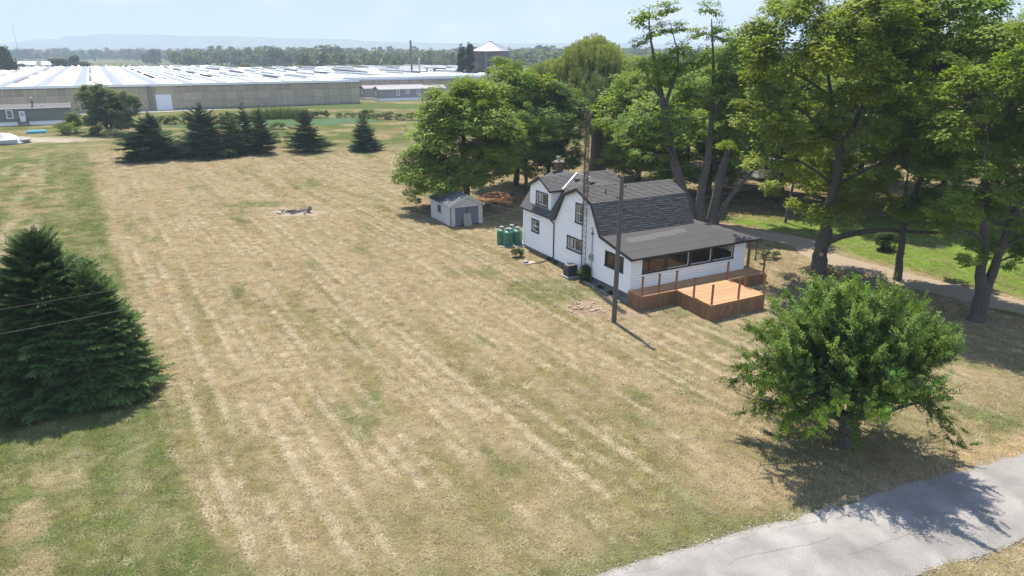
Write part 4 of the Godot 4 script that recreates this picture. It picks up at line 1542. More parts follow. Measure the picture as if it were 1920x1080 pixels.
# a bough's worth of leaves: sub-clumps spread through a flattened ball of radius one, hollow below
func leaf_mass(s: int, clumps: int, each: int, leaf: float, spread := 0.15) -> ArrayMesh:
	var rg := rng_of(s)
	var b := MB.new()
	for c in clumps:
		var d := Vector3(rg.randfn(), rg.randfn() * 0.9 + 0.12, rg.randfn()).normalized() * pow(rg.randf(), 0.40)
		if d.y < -0.45:
			d.y *= 0.4
		var out := (d + Vector3(0, 0.25, 0)).normalized()
		var tone := rg.randf_range(0.85, 1.15)
		var droop := rg.randf_range(0.0, 0.35)
		for i in each:
			var p := d + Vector3(rg.randfn(), rg.randfn() * 0.65, rg.randfn()) * spread
			var up := (Vector3.UP * 0.75 + out * 0.85 + Vector3(rg.randf_range(-1, 1), rg.randf_range(-1, 1), rg.randf_range(-1, 1)) * 0.6).normalized()
			var ax := (p - d) * 3.0 + out * 0.6 + Vector3(rg.randf_range(-1, 1), rg.randf_range(-0.8, 0.2) - droop, rg.randf_range(-1, 1)) * 0.6
			ax = (ax - up * ax.dot(up)).normalized()
			var sd := up.cross(ax)
			var l := leaf * rg.randf_range(0.7, 1.3)
			var w := l * rg.randf_range(0.34, 0.48)
			var t := tone * rg.randf_range(0.75, 1.2)
			b.col = Color(t * rg.randf_range(0.92, 1.12), t, t * rg.randf_range(0.8, 1.1))
			var mid := p + ax * l * 0.5 - up * l * 0.06
			b.tri(p, mid + sd * w - up * l * 0.1, p + ax * l)
			b.tri(p, p + ax * l, mid - sd * w - up * l * 0.1)
	return b.mesh()


# upright shoot with leaves along it, one metre tall
func leaf_shoot(s: int, count: int, leaf: float) -> ArrayMesh:
	var rg := rng_of(s)
	var b := MB.new()
	b.col = Color(0.9, 0.6, 0.5)
	b.tube([Vector3.ZERO, Vector3(0.03, 0.5, 0.01), Vector3(0.0, 1.0, 0.03)], [0.014, 0.009, 0.003], 4, false)
	for i in count:
		var t := (i + rg.randf()) / count
		var a := i * 2.4 + rg.randf()
		var d := Vector3(0.03 * sin(t * 3.0), t, 0.03 * t)
		var out := Vector3(cos(a), rg.randf_range(0.05, 0.7), sin(a)).normalized()
		var up := (Vector3.UP - out * out.y + Vector3(rg.randf_range(-1, 1), 0, rg.randf_range(-1, 1)) * 0.5).normalized()
		var sd := up.cross(out).normalized()
		var l := leaf * rg.randf_range(0.7, 1.25) * (1.0 - 0.4 * t)
		var w := l * 0.50
		var k := rg.randf_range(0.75, 1.25)
		b.col = Color(k * rg.randf_range(0.92, 1.1), k, k * 0.95)
		d += out * 0.03
		var mid := d + out * l * 0.5 - up * l * 0.08
		b.tri(d, mid + sd * w, d + out * l - up * l * 0.15)
		b.tri(d, d + out * l - up * l * 0.15, mid - sd * w)
	return b.mesh()


# hanging willow strand, one metre long
func willow_strand(s: int) -> ArrayMesh:
	var rg := rng_of(s)
	var b := MB.new()
	for k in 4:
		var o := Vector3(rg.randf_range(-0.16, 0.16), rg.randf_range(-0.1, 0.0), rg.randf_range(-0.16, 0.16))
		var ln := rg.randf_range(0.7, 1.0)
		for i in 13:
			var t := (i + rg.randf()) / 13.0
			var p := o + Vector3(sin(t * 2.0 + k) * 0.05, -t * ln, cos(t * 2.0 + k) * 0.05)
			var a := rg.randf() * TAU
			var out := Vector3(cos(a) * 0.5, -0.8, sin(a) * 0.5).normalized()
			var sd := out.cross(Vector3(sin(a), 0.2, -cos(a))).normalized()
			var l := rg.randf_range(0.16, 0.28)
			var kk := rg.randf_range(0.75, 1.25)
			b.col = Color(kk, kk, kk * 0.9)
			b.tri(p, p + out * l * 0.5 + sd * 0.036, p + out * l)
			b.tri(p, p + out * l, p + out * l * 0.5 - sd * 0.036)
	return b.mesh()


# flat conifer bough, one metre long along +x: stem, side twigs, bristling needles
func conifer_bough(s: int, twigs: int, thick: float) -> ArrayMesh:
	var rg := rng_of(s)
	var b := MB.new()
	b.col = Color(1.6, 0.9, 0.7)
	b.tube([Vector3.ZERO, Vector3(0.5, -0.04, 0), Vector3(0.98, 0.03, 0)], [0.018, 0.011, 0.004], 4, false)
	for i in twigs:
		var t := 0.12 + 0.88 * (i + rg.randf() * 0.6) / twigs
		var side := -1.0 if i % 2 else 1.0
		var p := Vector3(t, -0.16 * t * (1.0 - t) + 0.06 * t * t, 0)
		var ln := (0.42 * (1.0 - t * 0.72)) * rg.randf_range(0.75, 1.15)
		var dir := Vector3(0.75, rg.randf_range(-0.08, 0.14), side * 0.8).normalized()
		if i == twigs - 1:
			dir = Vector3(1, 0.15, 0)
			ln = 0.14
		var n := maxi(3, int(ln / 0.035))
		for j in n:
			var u := float(j) / n
			var q := p + dir * ln * u + Vector3(0, -0.05 * u * u + 0.02 * u, 0)
			for m in 4:
				var a := TAU * m / 4.0 + rg.randf() * 1.5
				var across := dir.cross(Vector3.UP).normalized()
				var upv := across.cross(dir)
				var o := (dir * 0.7 + across * cos(a) * 0.8 + upv * (0.25 + sin(a) * thick)).normalized()
				var l := rg.randf_range(0.05, 0.085)
				var sd := o.cross(Vector3(0.3, 0.9, 0.2)).normalized() * 0.011
				var k := rg.randf_range(0.65, 1.2) * (0.75 + 0.5 * maxf(u, t))
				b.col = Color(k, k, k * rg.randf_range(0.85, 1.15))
				b.tri(q - sd, q + sd, q + o * l)
	return b.mesh()


# ------------------------------------------------------------------ trees
# crown of lobes: each lobe [centre, radii] is one leafy bough, turned at random
func fill_crown(parent: Node, called: String, m: Mesh, lobes: Array, tint: Color, vary: float, s: int) -> Array:
	var rg := rng_of(s)
	var where := []
	var tints := PackedColorArray()
	var anchors := []
	for lobe in lobes:
		var c: Vector3 = lobe[0]
		var r: Vector3 = lobe[1]
		if anchors.size() < 90:
			anchors.append(c)
			anchors.append(c + Vector3(rg.randf_range(-1, 1), rg.randf_range(-0.3, 0.5), rg.randf_range(-1, 1)) * r * 0.7)
		var q := Quaternion(Vector3.UP, (Vector3.UP + Vector3(rg.randf_range(-1, 1), 0, rg.randf_range(-1, 1)) * 0.35).normalized())
		where.append(Transform3D(Basis(q) * Basis(Vector3.UP, rg.randf() * TAU) * Basis.from_scale(r), c))
		var v := rg.randf_range(1.0 - vary, 1.0 + vary)
		var cc := Color(tint.r * v * rg.randf_range(1.0 - vary * 0.6, 1.0 + vary * 0.6), tint.g * v, tint.b * v)
		tints.append(cc)
	copies(parent, called, m, M.leaf, where, tints)
	return anchors


# random lobes that fill an ellipsoid
func lobes_in(c: Vector3, r: Vector3, n: int, small: float, big: float, rg: RandomNumberGenerator) -> Array:
	var out := []
	for i in int(n * 2.05):
		var d := Vector3(rg.randfn(), rg.randfn(), rg.randfn()).normalized()
		if d.y < -0.25 and rg.randf() < 0.6:
			d.y = -d.y
		var k := rg.randf_range(0.70, 1.0)
		var q := rg.randf_range(small, big) * 0.86
		if i % 8 == 0:
			k = rg.randf_range(0.2, 0.7)
		elif i % 4 == 1:
			# smaller sprays push out past the skin and break the outline
			k = rg.randf_range(0.92, 1.12)
			q *= rg.randf_range(0.42, 0.65)
		out.append([c + d * r * k, Vector3(q * rg.randf_range(0.9, 1.2), q * rg.randf_range(0.62, 0.88), q * rg.randf_range(0.9, 1.2))])
	return out


func bend(a: Vector3, b: Vector3, r0: float, r1: float, rg: RandomNumberGenerator, n := 6, wander := 0.08, lift := 0.15) -> Array:
	var pts := []
	var rad := []
	var l := a.distance_to(b)
	for i in n + 1:
		var t := float(i) / n
		var j := Vector3(rg.randf_range(-1, 1), rg.randf_range(-0.6, 0.6), rg.randf_range(-1, 1)) * wander * l * (1.0 if i > 0 and i < n else 0.0)
		pts.append(a.lerp(b, t) + j + Vector3(0, lift * l * sin(t * PI) * 0.5, 0))
		rad.append(lerpf(r0, r1, pow(t, 0.8)))
	return [pts, rad]


# spec: trunks (arrays of [point, radius]), limbs the same, envelopes ([centre, radii, lobes, small, big])
func broadleaf(called: String, label: String, at: Vector3, spec: Dictionary, s: int, group := "") -> Node3D:
	var rg := rng_of(s)
	var t := thing(called, label, spec.get("category", "tree"), at, 0.0, group)
	var bark: Material = M[spec.get("bark", "bark")]
	var nodes := []
	for which in ["trunks", "limbs"]:
		for line in spec.get(which, []):
			var cv := Curve3D.new()
			for i in line.size():
				var a: Vector3 = line[maxi(i - 1, 0)][0]
				var e: Vector3 = line[mini(i + 1, line.size() - 1)][0]
				cv.add_point(line[i][0], (a - e) * 0.16, (e - a) * 0.16)
			var pts := []
			var rad := []
			for i in line.size() - 1:
				for k in 4:
					var u := k / 4.0
					pts.append(cv.sample(i, u) + (Vector3(rg.randf_range(-1, 1), 0, rg.randf_range(-1, 1)) * 0.12 * line[i][1] if pts.size() else Vector3.ZERO))
					rad.append(lerpf(line[i][1], line[i + 1][1], u) * (1.0 if pts.size() > 1 else 1.25) * rg.randf_range(0.94, 1.06))
			pts.append(line[-1][0])
			rad.append(line[-1][1])
			if which == "trunks":
				pts[0].y = -0.4
			var b := MB.new()
			b.tube(pts, rad, 12 if which == "trunks" else 8, true)
			part(t, "trunk" if which == "trunks" else "limb", b, bark)
			for i in range(pts.size() / 3, pts.size()):
				nodes.append([pts[i], rad[i]])
	var lobes := []
	for e in spec.envelopes:
		lobes.append_array(lobes_in(e[0], e[1], e[2], e[3], e[4], rg))
	for l in spec.get("lobes", []):
		lobes.append(l)
	var anchors := []
	anchors = fill_crown(t, "crown", spec.mesh, lobes, spec.tint, spec.get("vary", 0.16), s + 1)
	# branches from the nearest wood to the lobes
	if nodes.size():
		var b := MB.new()
		for a in anchors:
			var best: Array = nodes[0]
			var bd := 1e9
			for nd in nodes:
				var d: float = nd[0].distance_to(a) + maxf(0.0, nd[0].y - a.y) * 1.5
				if d < bd:
					bd = d
					best = nd
			var r0: float = clampf(best[1] * 0.5, 0.02, 0.10)
			var ln := bend(best[0], a, r0, 0.008, rg, 6, 0.05, 0.12)
			b.tube(ln[0], ln[1], 5, false)
		if b.v.size():
			part(t, "branches", b, bark).set_meta("kind", "stuff")
	return t


func conifer(called: String, label: String, at: Vector3, tall: float, radius: float, bough: Mesh, tint: Color, s: int, group: String, opts := {}) -> void:
	var rg := rng_of(s)
	var t := thing(called, label, "conifer", at, 0.0, group)
	var b := MB.new()
	b.tube([Vector3(0, -0.3, 0), Vector3(0.03, tall * 0.5, 0.02), Vector3(0, tall * 0.99, 0)], [0.022 * tall, 0.013 * tall, 0.01], 9)
	part(t, "trunk", b, M.bark)
	var where := []
	var tints := PackedColorArray()
	var y: float = opts.get("skirt", 0.12) * tall / 7.0
	var dy: float = opts.get("step", 0.24)
	var ragged: float = opts.get("ragged", 0.16)
	var power: float = opts.get("power", 0.8)
	while y < tall * 0.985:
		var u := y / tall
		var r := radius * pow(1.0 - u, power) * (0.92 + 0.08 * sin(y * 3.0)) + 0.10
		if u < 0.08:
			r *= 0.9
		var n: int = clampi(int(TAU * r / opts.get("gap", 0.40)), 5, 34)
		for k in n:
			var a := TAU * (k + rg.randf() * 0.7) / n + y * 2.1
			var side: float = 1.0 + opts.get("lobes", 0.0) * n_gap.get_noise_3d(cos(a) * 2.0 + s, y * 0.8, sin(a) * 2.0)
			var l := r * rg.randf_range(1.0 - ragged * 1.6, 1.0 + ragged) * side
			var tilt: float = lerpf(opts.get("droop", -0.12), 0.75, pow(u, 2.2)) + rg.randf_range(-0.12, 0.12)
			var w := maxf(0.55, 1.25 - l * 0.13) * l
			var bs := Basis(Vector3.UP, a) * Basis(Vector3(0, 0, 1), tilt) * Basis(Vector3(1, 0, 0), rg.randf_range(-0.25, 0.25))
			where.append(Transform3D(bs * Basis.from_scale(Vector3(l, maxf(0.6, w), w)), Vector3(0, y + rg.randf_range(-0.5, 0.5) * dy, 0)))
			var v := rg.randf_range(0.7, 1.3)
			tints.append(Color(tint.r * v * rg.randf_range(0.9, 1.15), tint.g * v, tint.b * v))
			if l > 1.2 and rg.randf() < 0.9:
				# a shorter bough on the outer half fills the skin
				var o := Vector3(0, y, 0) + bs * Vector3(l * 0.45, 0, 0)
				var b2 := Basis(Vector3.UP, a + rg.randf_range(-0.7, 0.7)) * Basis(Vector3(0, 0, 1), tilt + rg.randf_range(-0.1, 0.35))
				var l2 := l * rg.randf_range(0.42, 0.62)
				where.append(Transform3D(b2 * Basis.from_scale(Vector3(l2, l2, l2 * 1.1)), o))
				tints.append(Color(tint.r * v, tint.g * v * rg.randf_range(0.95, 1.2), tint.b * v))
		y += dy * lerpf(1.0, 0.75, u)
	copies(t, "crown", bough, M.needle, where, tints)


func make_conifers() -> void:
	var b1 := conifer_bough(1, 24, 0.40)
	var b2 := conifer_bough(2, 18, 0.6)
	var b3 := conifer_bough(3, 20, 0.5)
	var dark := Color(0.078, 0.135, 0.050)
	conifer("spruce_tree", "broad dense dark spruce with a pointed top, taller of the pair", Vector3(-20.4, -0.5, -28.5), 7.25, 3.75, b1, dark, 101, "", {"step": 0.30, "gap": 0.36, "power": 0.62, "droop": -0.14, "skirt": 0.25, "ragged": 0.15})
	conifer("spruce_tree", "rounded dark spruce with a blunt top, shorter of the pair", Vector3(-18.35, -0.5, -28.2), 5.7, 2.45, b3, Color(0.090, 0.150, 0.050), 107, "", {"step": 0.30, "gap": 0.36, "power": 0.5, "droop": -0.10, "skirt": 0.25, "ragged": 0.14})
	var g := "conifers in the row at the end of the mown field"
	var o := {"step": 0.42, "gap": 0.64, "lobes": 0.9, "power": 0.66, "ragged": 0.22, "skirt": 0.5}
	conifer("pine_tree", "wide ragged blue-green conifer at the sunlit end of the row", Vector3(-49.5, 0, -96.8), 6.3, 4.2, b3, Color(0.064, 0.112, 0.052), 111, g, o)
	conifer("pine_tree", "tallest dense dark conifer in the row before the pond", Vector3(-43.1, 0, -98.3), 7.2, 3.5, b2, Color(0.056, 0.102, 0.052), 112, g, o)
	conifer("pine_tree", "narrow yellowish-green conifer crowded between two dark ones", Vector3(-40.1, 0, -100.2), 6.2, 2.7, b2, Color(0.10, 0.150, 0.048), 113, g, o)
	conifer("pine_tree", "narrow dark conifer tucked behind the yellowish-green one", Vector3(-39.0, 0, -103.2), 7.0, 2.5, b2, Color(0.052, 0.094, 0.048), 114, g, o)
	conifer("pine_tree", "dark conifer with a bare foot beside the yellowish-green one", Vector3(-36.4, 0, -102.1), 6.4, 2.4, b1, Color(0.060, 0.106, 0.050), 115, g, {"step": 0.40, "gap": 0.62, "lobes": 0.6, "power": 0.62, "ragged": 0.24, "skirt": 1.0})
	conifer("pine_tree", "ragged conifer standing alone with pond water behind it", Vector3(-30.3, 0, -104.4), 5.9, 2.8, b2, Color(0.064, 0.112, 0.050), 116, g, {"step": 0.40, "gap": 0.6, "lobes": 1.1, "power": 0.55, "ragged": 0.26, "skirt": 0.9})
	conifer("pine_tree", "small compact blue-green conifer standing alone near the maples", Vector3(-22.0, 0, -105.0), 5.2, 2.7, b2, Color(0.060, 0.112, 0.062), 117, g, {"step": 0.38, "gap": 0.58, "lobes": 0.35, "power": 0.7, "ragged": 0.18, "skirt": 0.5})


func V(x: float, y: float, z := 0.0) -> Vector3:
	return Vector3(x, y, z)


func make_trees() -> void:
	var maple := leaf_mass(201, 30, 17, 0.185)
	var maple2 := leaf_mass(202, 27, 17, 0.19)
	var ash := leaf_mass(203, 34, 18, 0.165)
	var back := leaf_mass(204, 28, 15, 0.205)
	var strand := willow_strand(205)
	var shoot := leaf_shoot(206, 36, 0.155)
	var tint := Color(0.215, 0.300, 0.050)
	var deep := Color(0.170, 0.260, 0.048)
	# --- by the shed
	broadleaf("maple_tree", "dense round maple overhanging the shed roof with boughs near the ground", V(-4.4, 0, -65.2), {
		"trunks": [[[V(0, 0), 0.42], [V(0.1, 1.6), 0.33], [V(-0.2, 4.0), 0.26], [V(0.0, 7.5), 0.14], [V(0.1, 10.0), 0.05]]],
		"limbs": [[[V(-0.1, 2.6), 0.2], [V(-2.2, 4.2, 0.6), 0.12], [V(-4.4, 5.0, 0.8), 0.05]], [[V(0.0, 3.2), 0.18], [V(1.8, 5.4, 0.5), 0.1], [V(3.0, 7.6, 0.5), 0.04]]],
		"envelopes": [[V(0.5, 6.7), V(4.7, 4.9, 4.2), 44, 1.1, 1.9], [V(-3.6, 3.4, 0.8), V(2.7, 2.6, 2.8), 22, 0.9, 1.4], [V(-1.6, 3.0, 3.0), V(3.2, 1.3, 2.4), 18, 0.8, 1.2], [V(2.2, 4.2, 1.2), V(3.0, 2.4, 2.6), 16, 0.9, 1.4]],
		"mesh": maple, "per": 5.5, "tint": tint, "gap": 0.05}, 301, "")
	broadleaf("maple_tree", "tall round-topped maple behind the shed, before the dark tank", V(0.4, 0, -77.0), {
		"trunks": [[[V(0, 0), 0.38], [V(0.2, 2.0), 0.3], [V(0.0, 5.0), 0.22], [V(-0.3, 9.0), 0.1], [V(-0.4, 11.5), 0.04]]],
		"limbs": [[[V(0.1, 3.0), 0.18], [V(-2.0, 5.5, 0.5), 0.1], [V(-3.4, 7.6, 0.6), 0.04]]],
		"envelopes": [[V(-0.6, 7.8), V(4.6, 5.0, 4.0), 42, 1.1, 1.9], [V(0.4, 3.6, 1.0), V(4.4, 2.4, 2.8), 24, 0.9, 1.4]],
		"mesh": maple, "per": 5.2, "tint": Color(0.205, 0.290, 0.046), "gap": 0.06}, 302, "")
	broadleaf("ash_tree", "dark feathery ash between the maples and the willow", V(4.0, 0, -76.0), {
		"trunks": [[[V(0, 0), 0.30], [V(0.0, 2.0), 0.24], [V(0.3, 6.0), 0.15], [V(0.4, 9.5), 0.04]]],
		"envelopes": [[V(0.8, 6.2), V(3.4, 4.2, 3.0), 30, 0.9, 1.5], [V(0.4, 3.2, 0.5), V(3.2, 2.0, 2.4), 18, 0.8, 1.2]],
		"mesh": ash, "per": 5.5, "tint": Color(0.135, 0.230, 0.056), "gap": 0.04}, 303, "")
	broadleaf("ash_tree", "slim dark ash standing at the back corner of the white house", V(1.4, 0, -71.0), {
		"trunks": [[[V(0, 0), 0.22], [V(0.05, 2.0), 0.18], [V(0.0, 5.0), 0.10], [V(0.2, 8.0), 0.03]]],
		"envelopes": [[V(0.2, 5.4), V(2.8, 3.4, 2.6), 24, 0.8, 1.3]],
		"mesh": ash, "per": 5.0, "tint": Color(0.140, 0.230, 0.054), "gap": 0.06}, 304, "")
	make_willow(strand)
	# --- the many-stemmed maple behind the porch
	broadleaf("maple_tree", "many-stemmed maple with leaning bare grey trunks behind the porch roof", V(17.0, 0, -58.8), {
		"bark": "bark_grey",
		"trunks": [
			[[V(-1.3, 0), 0.52], [V(-2.1, 2.0), 0.42], [V(-3.3, 5.4, -0.3), 0.34], [V(-4.4, 9.6, -0.5), 0.26], [V(-5.2, 12.5, -0.4), 0.14], [V(-6.0, 15.3), 0.08], [V(-6.2, 17.2), 0.03]],
			[[V(-0.6, 0, 0.2), 0.46], [V(-0.9, 2.2, 0.2), 0.36], [V(-0.5, 5.4), 0.3], [V(-0.4, 9.0, -0.4), 0.2], [V(-0.7, 12.6), 0.12], [V(-1.2, 16.5), 0.04]],
			[[V(0.2, 0, 0.2), 0.48], [V(0.5, 3.0, 0.2), 0.38], [V(1.2, 6.4), 0.28], [V(2.4, 9.8), 0.18], [V(3.0, 13.5), 0.08]],
			[[V(0.5, 0.2, 0.3), 0.26], [V(1.6, 2.4, 0.5), 0.2], [V(3.2, 4.6, 0.6), 0.13], [V(4.6, 6.6, 0.6), 0.06]]],
		"limbs": [[[V(-4.4, 9.6, -0.5), 0.2], [V(-4.0, 11.2, -0.3), 0.14], [V(-3.6, 13.4, 0.0), 0.07], [V(-4.4, 16.0), 0.03]], [[V(-4.6, 10.4, -0.5), 0.14], [V(-5.9, 11.8), 0.08], [V(-6.3, 13.6), 0.04]], [[V(-3.0, 5.0), 0.15], [V(-4.8, 7.2, 0.6), 0.1], [V(-7.0, 8.2, 0.8), 0.04]], [[V(-0.4, 9.0, -0.4), 0.13], [V(0.8, 11.8), 0.08], [V(1.2, 14.5), 0.03]]],
		"lobes": [[V(-6.4, 16.6), V(1.3, 0.9, 1.2)], [V(-5.0, 17.2), V(1.2, 0.8, 1.1)], [V(-4.0, 15.8), V(1.0, 0.7, 1.0)], [V(-6.8, 14.8), V(0.8, 0.6, 0.8)], [V(-1.4, 17.2), V(1.0, 0.9, 1.0)], [V(-5.6, 15.6), V(1.1, 0.8, 1.0)], [V(-3.4, 14.2), V(1.2, 0.9, 1.1)], [V(-4.8, 13.2), V(1.2, 0.9, 1.2)], [V(-6.6, 13.0), V(1.0, 0.8, 1.0)], [V(-0.2, 13.2), V(1.4, 1.0, 1.2)], [V(1.6, 14.4), V(1.5, 1.1, 1.3)], [V(-2.4, 15.4), V(0.9, 0.6, 0.9)], [V(-0.6, 15.6), V(1.1, 0.8, 1.0)], [V(-1.8, 13.6), V(1.1, 1.0, 1.1)], [V(0.6, 15.0), V(1.2, 0.9, 1.1)]],
		"envelopes": [[V(-4.6, 11.4), V(2.6, 2.4, 2.4), 9, 0.7, 1.1], [V(-5.4, 7.6, 0.4), V(3.0, 2.0, 2.6), 14, 0.8, 1.3], [V(-0.6, 10.0, -0.6), V(2.8, 3.0, 2.6), 14, 0.8, 1.3], [V(2.6, 11.4), V(3.2, 3.2, 3.0), 18, 0.9, 1.5], [V(4.2, 7.4), V(3.2, 2.2, 2.8), 14, 0.8, 1.3]],
		"mesh": maple2, "per": 4.4, "size": [0.65, 1.1], "tint": Color(0.200, 0.295, 0.054), "gap": 0.14}, 311, "")
	# --- maples by the drive
	broadleaf("maple_tree", "big maple with a thick dark trunk, pale pruning scar and long low side limb", V(20.48, -0.11, -44.3), {
		"trunks": [[[V(0, 0), 0.58], [V(0.0, 1.3), 0.46], [V(0.1, 2.9), 0.42], [V(0.05, 4.6), 0.30], [V(0.3, 6.4), 0.30], [V(0.1, 8.8), 0.28], [V(-0.5, 10.6), 0.17], [V(-1.2, 13.0), 0.08], [V(-1.4, 15.6), 0.03]]],
		"limbs": [
			[[V(0.3, 2.3, 0.1), 0.26], [V(1.2, 2.75, 0.3), 0.2], [V(3.4, 3.2, 0.5), 0.15], [V(6.0, 3.05, 0.6), 0.11], [V(8.8, 3.0, 0.4), 0.06]],
			[[V(0.2, 8.6), 0.2], [V(0.8, 9.8, 0.2), 0.16], [V(1.2, 11.4, 0.2), 0.1], [V(1.9, 14.0, 0.2), 0.04]],
			[[V(-0.1, 8.9), 0.15], [V(-1.5, 9.8, 0.5), 0.11], [V(-3.6, 11.4, 0.8), 0.06]],
			[[V(-0.9, 11.6), 0.1], [V(-3.0, 12.8, -0.4), 0.07], [V(-5.0, 12.4, -0.4), 0.04]],
			[[V(0.2, 6.0), 0.12], [V(2.4, 7.4, 0.6), 0.08], [V(4.4, 8.4, 0.8), 0.04]],
			[[V(-0.05, 6.2), 0.12], [V(-2.4, 7.6, 1.0), 0.08], [V(-4.4, 8.0, 1.2), 0.04]]],
		"envelopes": [[V(-0.8, 14.2), V(5.4, 4.2, 4.8), 46, 0.9, 1.6], [V(-3.6, 9.2, -0.2), V(3.2, 3.0, 3.2), 18, 0.8, 1.4], [V(3.2, 9.0, 0.0), V(3.2, 3.0, 3.2), 18, 0.8, 1.3], [V(0.4, 5.8, -1.4), V(4.2, 2.2, 2.4), 14, 0.7, 1.2], [V(3.4, 5.2, 0.4), V(2.8, 1.6, 2.0), 10, 0.7, 1.0], [V(7.4, 3.6, 0.4), V(2.2, 0.8, 1.4), 6, 0.5, 0.8]],
		"lobes": [[V(-0.6, 4.2, 0.5), V(1.3, 0.8, 1.0)], [V(1.4, 4.4, 0.5), V(1.0, 0.7, 0.9)]],
		"mesh": maple, "per": 5.0, "size": [0.65, 1.15], "tint": Color(0.235, 0.305, 0.048), "gap": 0.08}, 321, "")
	var scar := MB.new()
	scar.tube([V(-0.16, 1.52, 0.43), V(-0.165, 1.53, 0.50)], [0.135, 0.12], 14)
	part(get_node(NodePath(numbered_last("maple_tree"))), "pruning_scar", scar, mat("scar_wood", Color(0.50, 0.37, 0.20), 0.85, 0.0, M.grain_tex, Vector3(6, 6, 6)))
	broadleaf("maple_tree", "slender maple with a thin leaning trunk beside the gravel drive", V(25.31, -0.17, -43.3), {
		"trunks": [[[V(0, 0), 0.27], [V(-0.1, 2.0), 0.22], [V(-0.2, 3.6), 0.19], [V(0.2, 6.2), 0.15], [V(0.6, 9.0), 0.09], [V(0.0, 13.0), 0.03]]],
		"limbs": [[[V(-0.2, 3.4), 0.11], [V(-0.6, 5.0, 0.2), 0.08], [V(-0.7, 7.2, 0.2), 0.04]], [[V(0.1, 5.2), 0.1], [V(2.0, 6.8, 0.3), 0.05]]],
		"envelopes": [[V(0.0, 13.4), V(3.8, 4.8, 3.6), 30, 0.8, 1.4], [V(0.4, 7.8), V(3.2, 2.6, 2.8), 20, 0.7, 1.2], [V(0.2, 5.0, 0.4), V(2.6, 1.0, 1.8), 8, 0.6, 0.9]],
		"mesh": maple2, "per": 4.8, "size": [0.65, 1.1], "tint": deep.lerp(tint, 0.4), "gap": 0.08}, 322, "")
	broadleaf("maple_tree", "twin-trunked maple standing between the drive and the lane", V(26.47, -0.49, -36.9), {
		"trunks": [[[V(0, 0), 0.46], [V(0.05, 1.6), 0.38], [V(-0.3, 2.9), 0.25], [V(-0.4, 4.4), 0.2], [V(-1.2, 7.0), 0.12], [V(-1.6, 10.5), 0.04]], [[V(0.1, 0.6), 0.34], [V(0.25, 2.2), 0.27], [V(0.5, 4.4), 0.21], [V(0.9, 7.6), 0.14], [V(1.0, 12.0), 0.05]]],
		"limbs": [[[V(0.5, 4.2), 0.12], [V(2.0, 5.6, 0.5), 0.07], [V(3.4, 6.2, 0.8), 0.03]], [[V(-0.5, 4.6), 0.1], [V(-2.0, 5.4, 0.4), 0.06], [V(-3.0, 5.0, 0.6), 0.03]]],
		"envelopes": [[V(-0.2, 12.2), V(4.0, 5.0, 3.8), 38, 0.8, 1.4], [V(-1.6, 6.9, 0.2), V(2.2, 2.2, 2.2), 13, 0.6, 1.0], [V(1.6, 6.8, 0.2), V(2.4, 2.4, 2.4), 14, 0.7, 1.1], [V(-1.2, 3.9, 0.6), V(1.2, 0.8, 1.0), 5, 0.4, 0.6]],
		"mesh": maple2, "per": 5.2, "size": [0.6, 1.0], "tint": tint, "gap": 0.08}, 323, "")
	broadleaf("maple_tree", "maple whose low leafy bough hangs over the lawn past the twin-trunked tree", V(31.6, -0.3, -39.5), {
		"trunks": [[[V(0, 0), 0.36], [V(0.0, 2.4), 0.3], [V(0.2, 6.0), 0.2], [V(0.2, 11.0), 0.06]]],
		"limbs": [[[V(0, 2.6), 0.15], [V(-1.8, 3.3, 0.8), 0.09], [V(-3.6, 3.0, 1.4), 0.04]]],
		"envelopes": [[V(0.0, 10.2), V(4.2, 6.6, 4.0), 44, 0.9, 1.5], [V(-2.6, 3.4, 1.2), V(1.9, 1.0, 1.6), 9, 0.5, 0.9]],
		"mesh": maple2, "per": 4.6, "tint": tint, "gap": 0.08}, 324, "")
	# --- trees standing behind the drive and the yard
	var rear := [
		[V(20.5, 0, -72), 14.0, 4.6, "leafy maple behind the grey many-stemmed trunks", 1.0],
		[V(26.5, 0, -68), 13.5, 4.6, "broad maple shading the dark ground across the drive", 0.9],
		[V(30.5, 0, -61), 15.5, 4.8, "tall maple behind the short leaning pole", 1.05],
		[V(33, 0, -71), 16.5, 5.0, "tall maple between the fence and the slender trunk", 0.95],
		[V(37.5, 0, -60), 17.0, 5.2, "large maple rising over the round shrub on the lawn", 1.0],
		[V(43, 0, -67), 17.0, 5.4, "large maple at the far side of the bright lawn", 0.9],
		[V(45, 0, -54), 16.0, 5.2, "spreading maple beyond the bright lawn and the twin trunks", 1.05],
		[V(51, 0, -61), 16.5, 5.4, "far maple closing the end of the bright lawn", 0.95],
		[V(13.6, 0, -75), 12.0, 4.6, "bright leafy maple beside the willow trunk", 1.15],
		[V(22, 0, -88), 14.0, 5.0, "maple standing behind the picket fence", 0.85],
		[V(36, 0, -82), 15.5, 5.4, "maple behind the white-roofed trailer", 0.9],
		[V(17, 0, -96), 14.0, 5.2, "pale maple between the willow and the fence", 0.95],
		[V(28.5, 0, -94), 16.0, 5.6, "tall maple far behind the picket fence", 0.9],
		[V(14.5, 0, -66.5), 10.5, 3.6, "young bright maple close behind the main roof", 1.15],
		[V(24, 0, -76), 15.0, 4.8, "maple leaning out above the picket fence", 1.0],
		[V(42, 0, -78), 17.5, 5.6, "tall dark maple behind the large ones on the lawn", 0.85],
		[V(52, 0, -76), 18.0, 6.0, "tallest dark maple at the back of the grove", 0.85]]
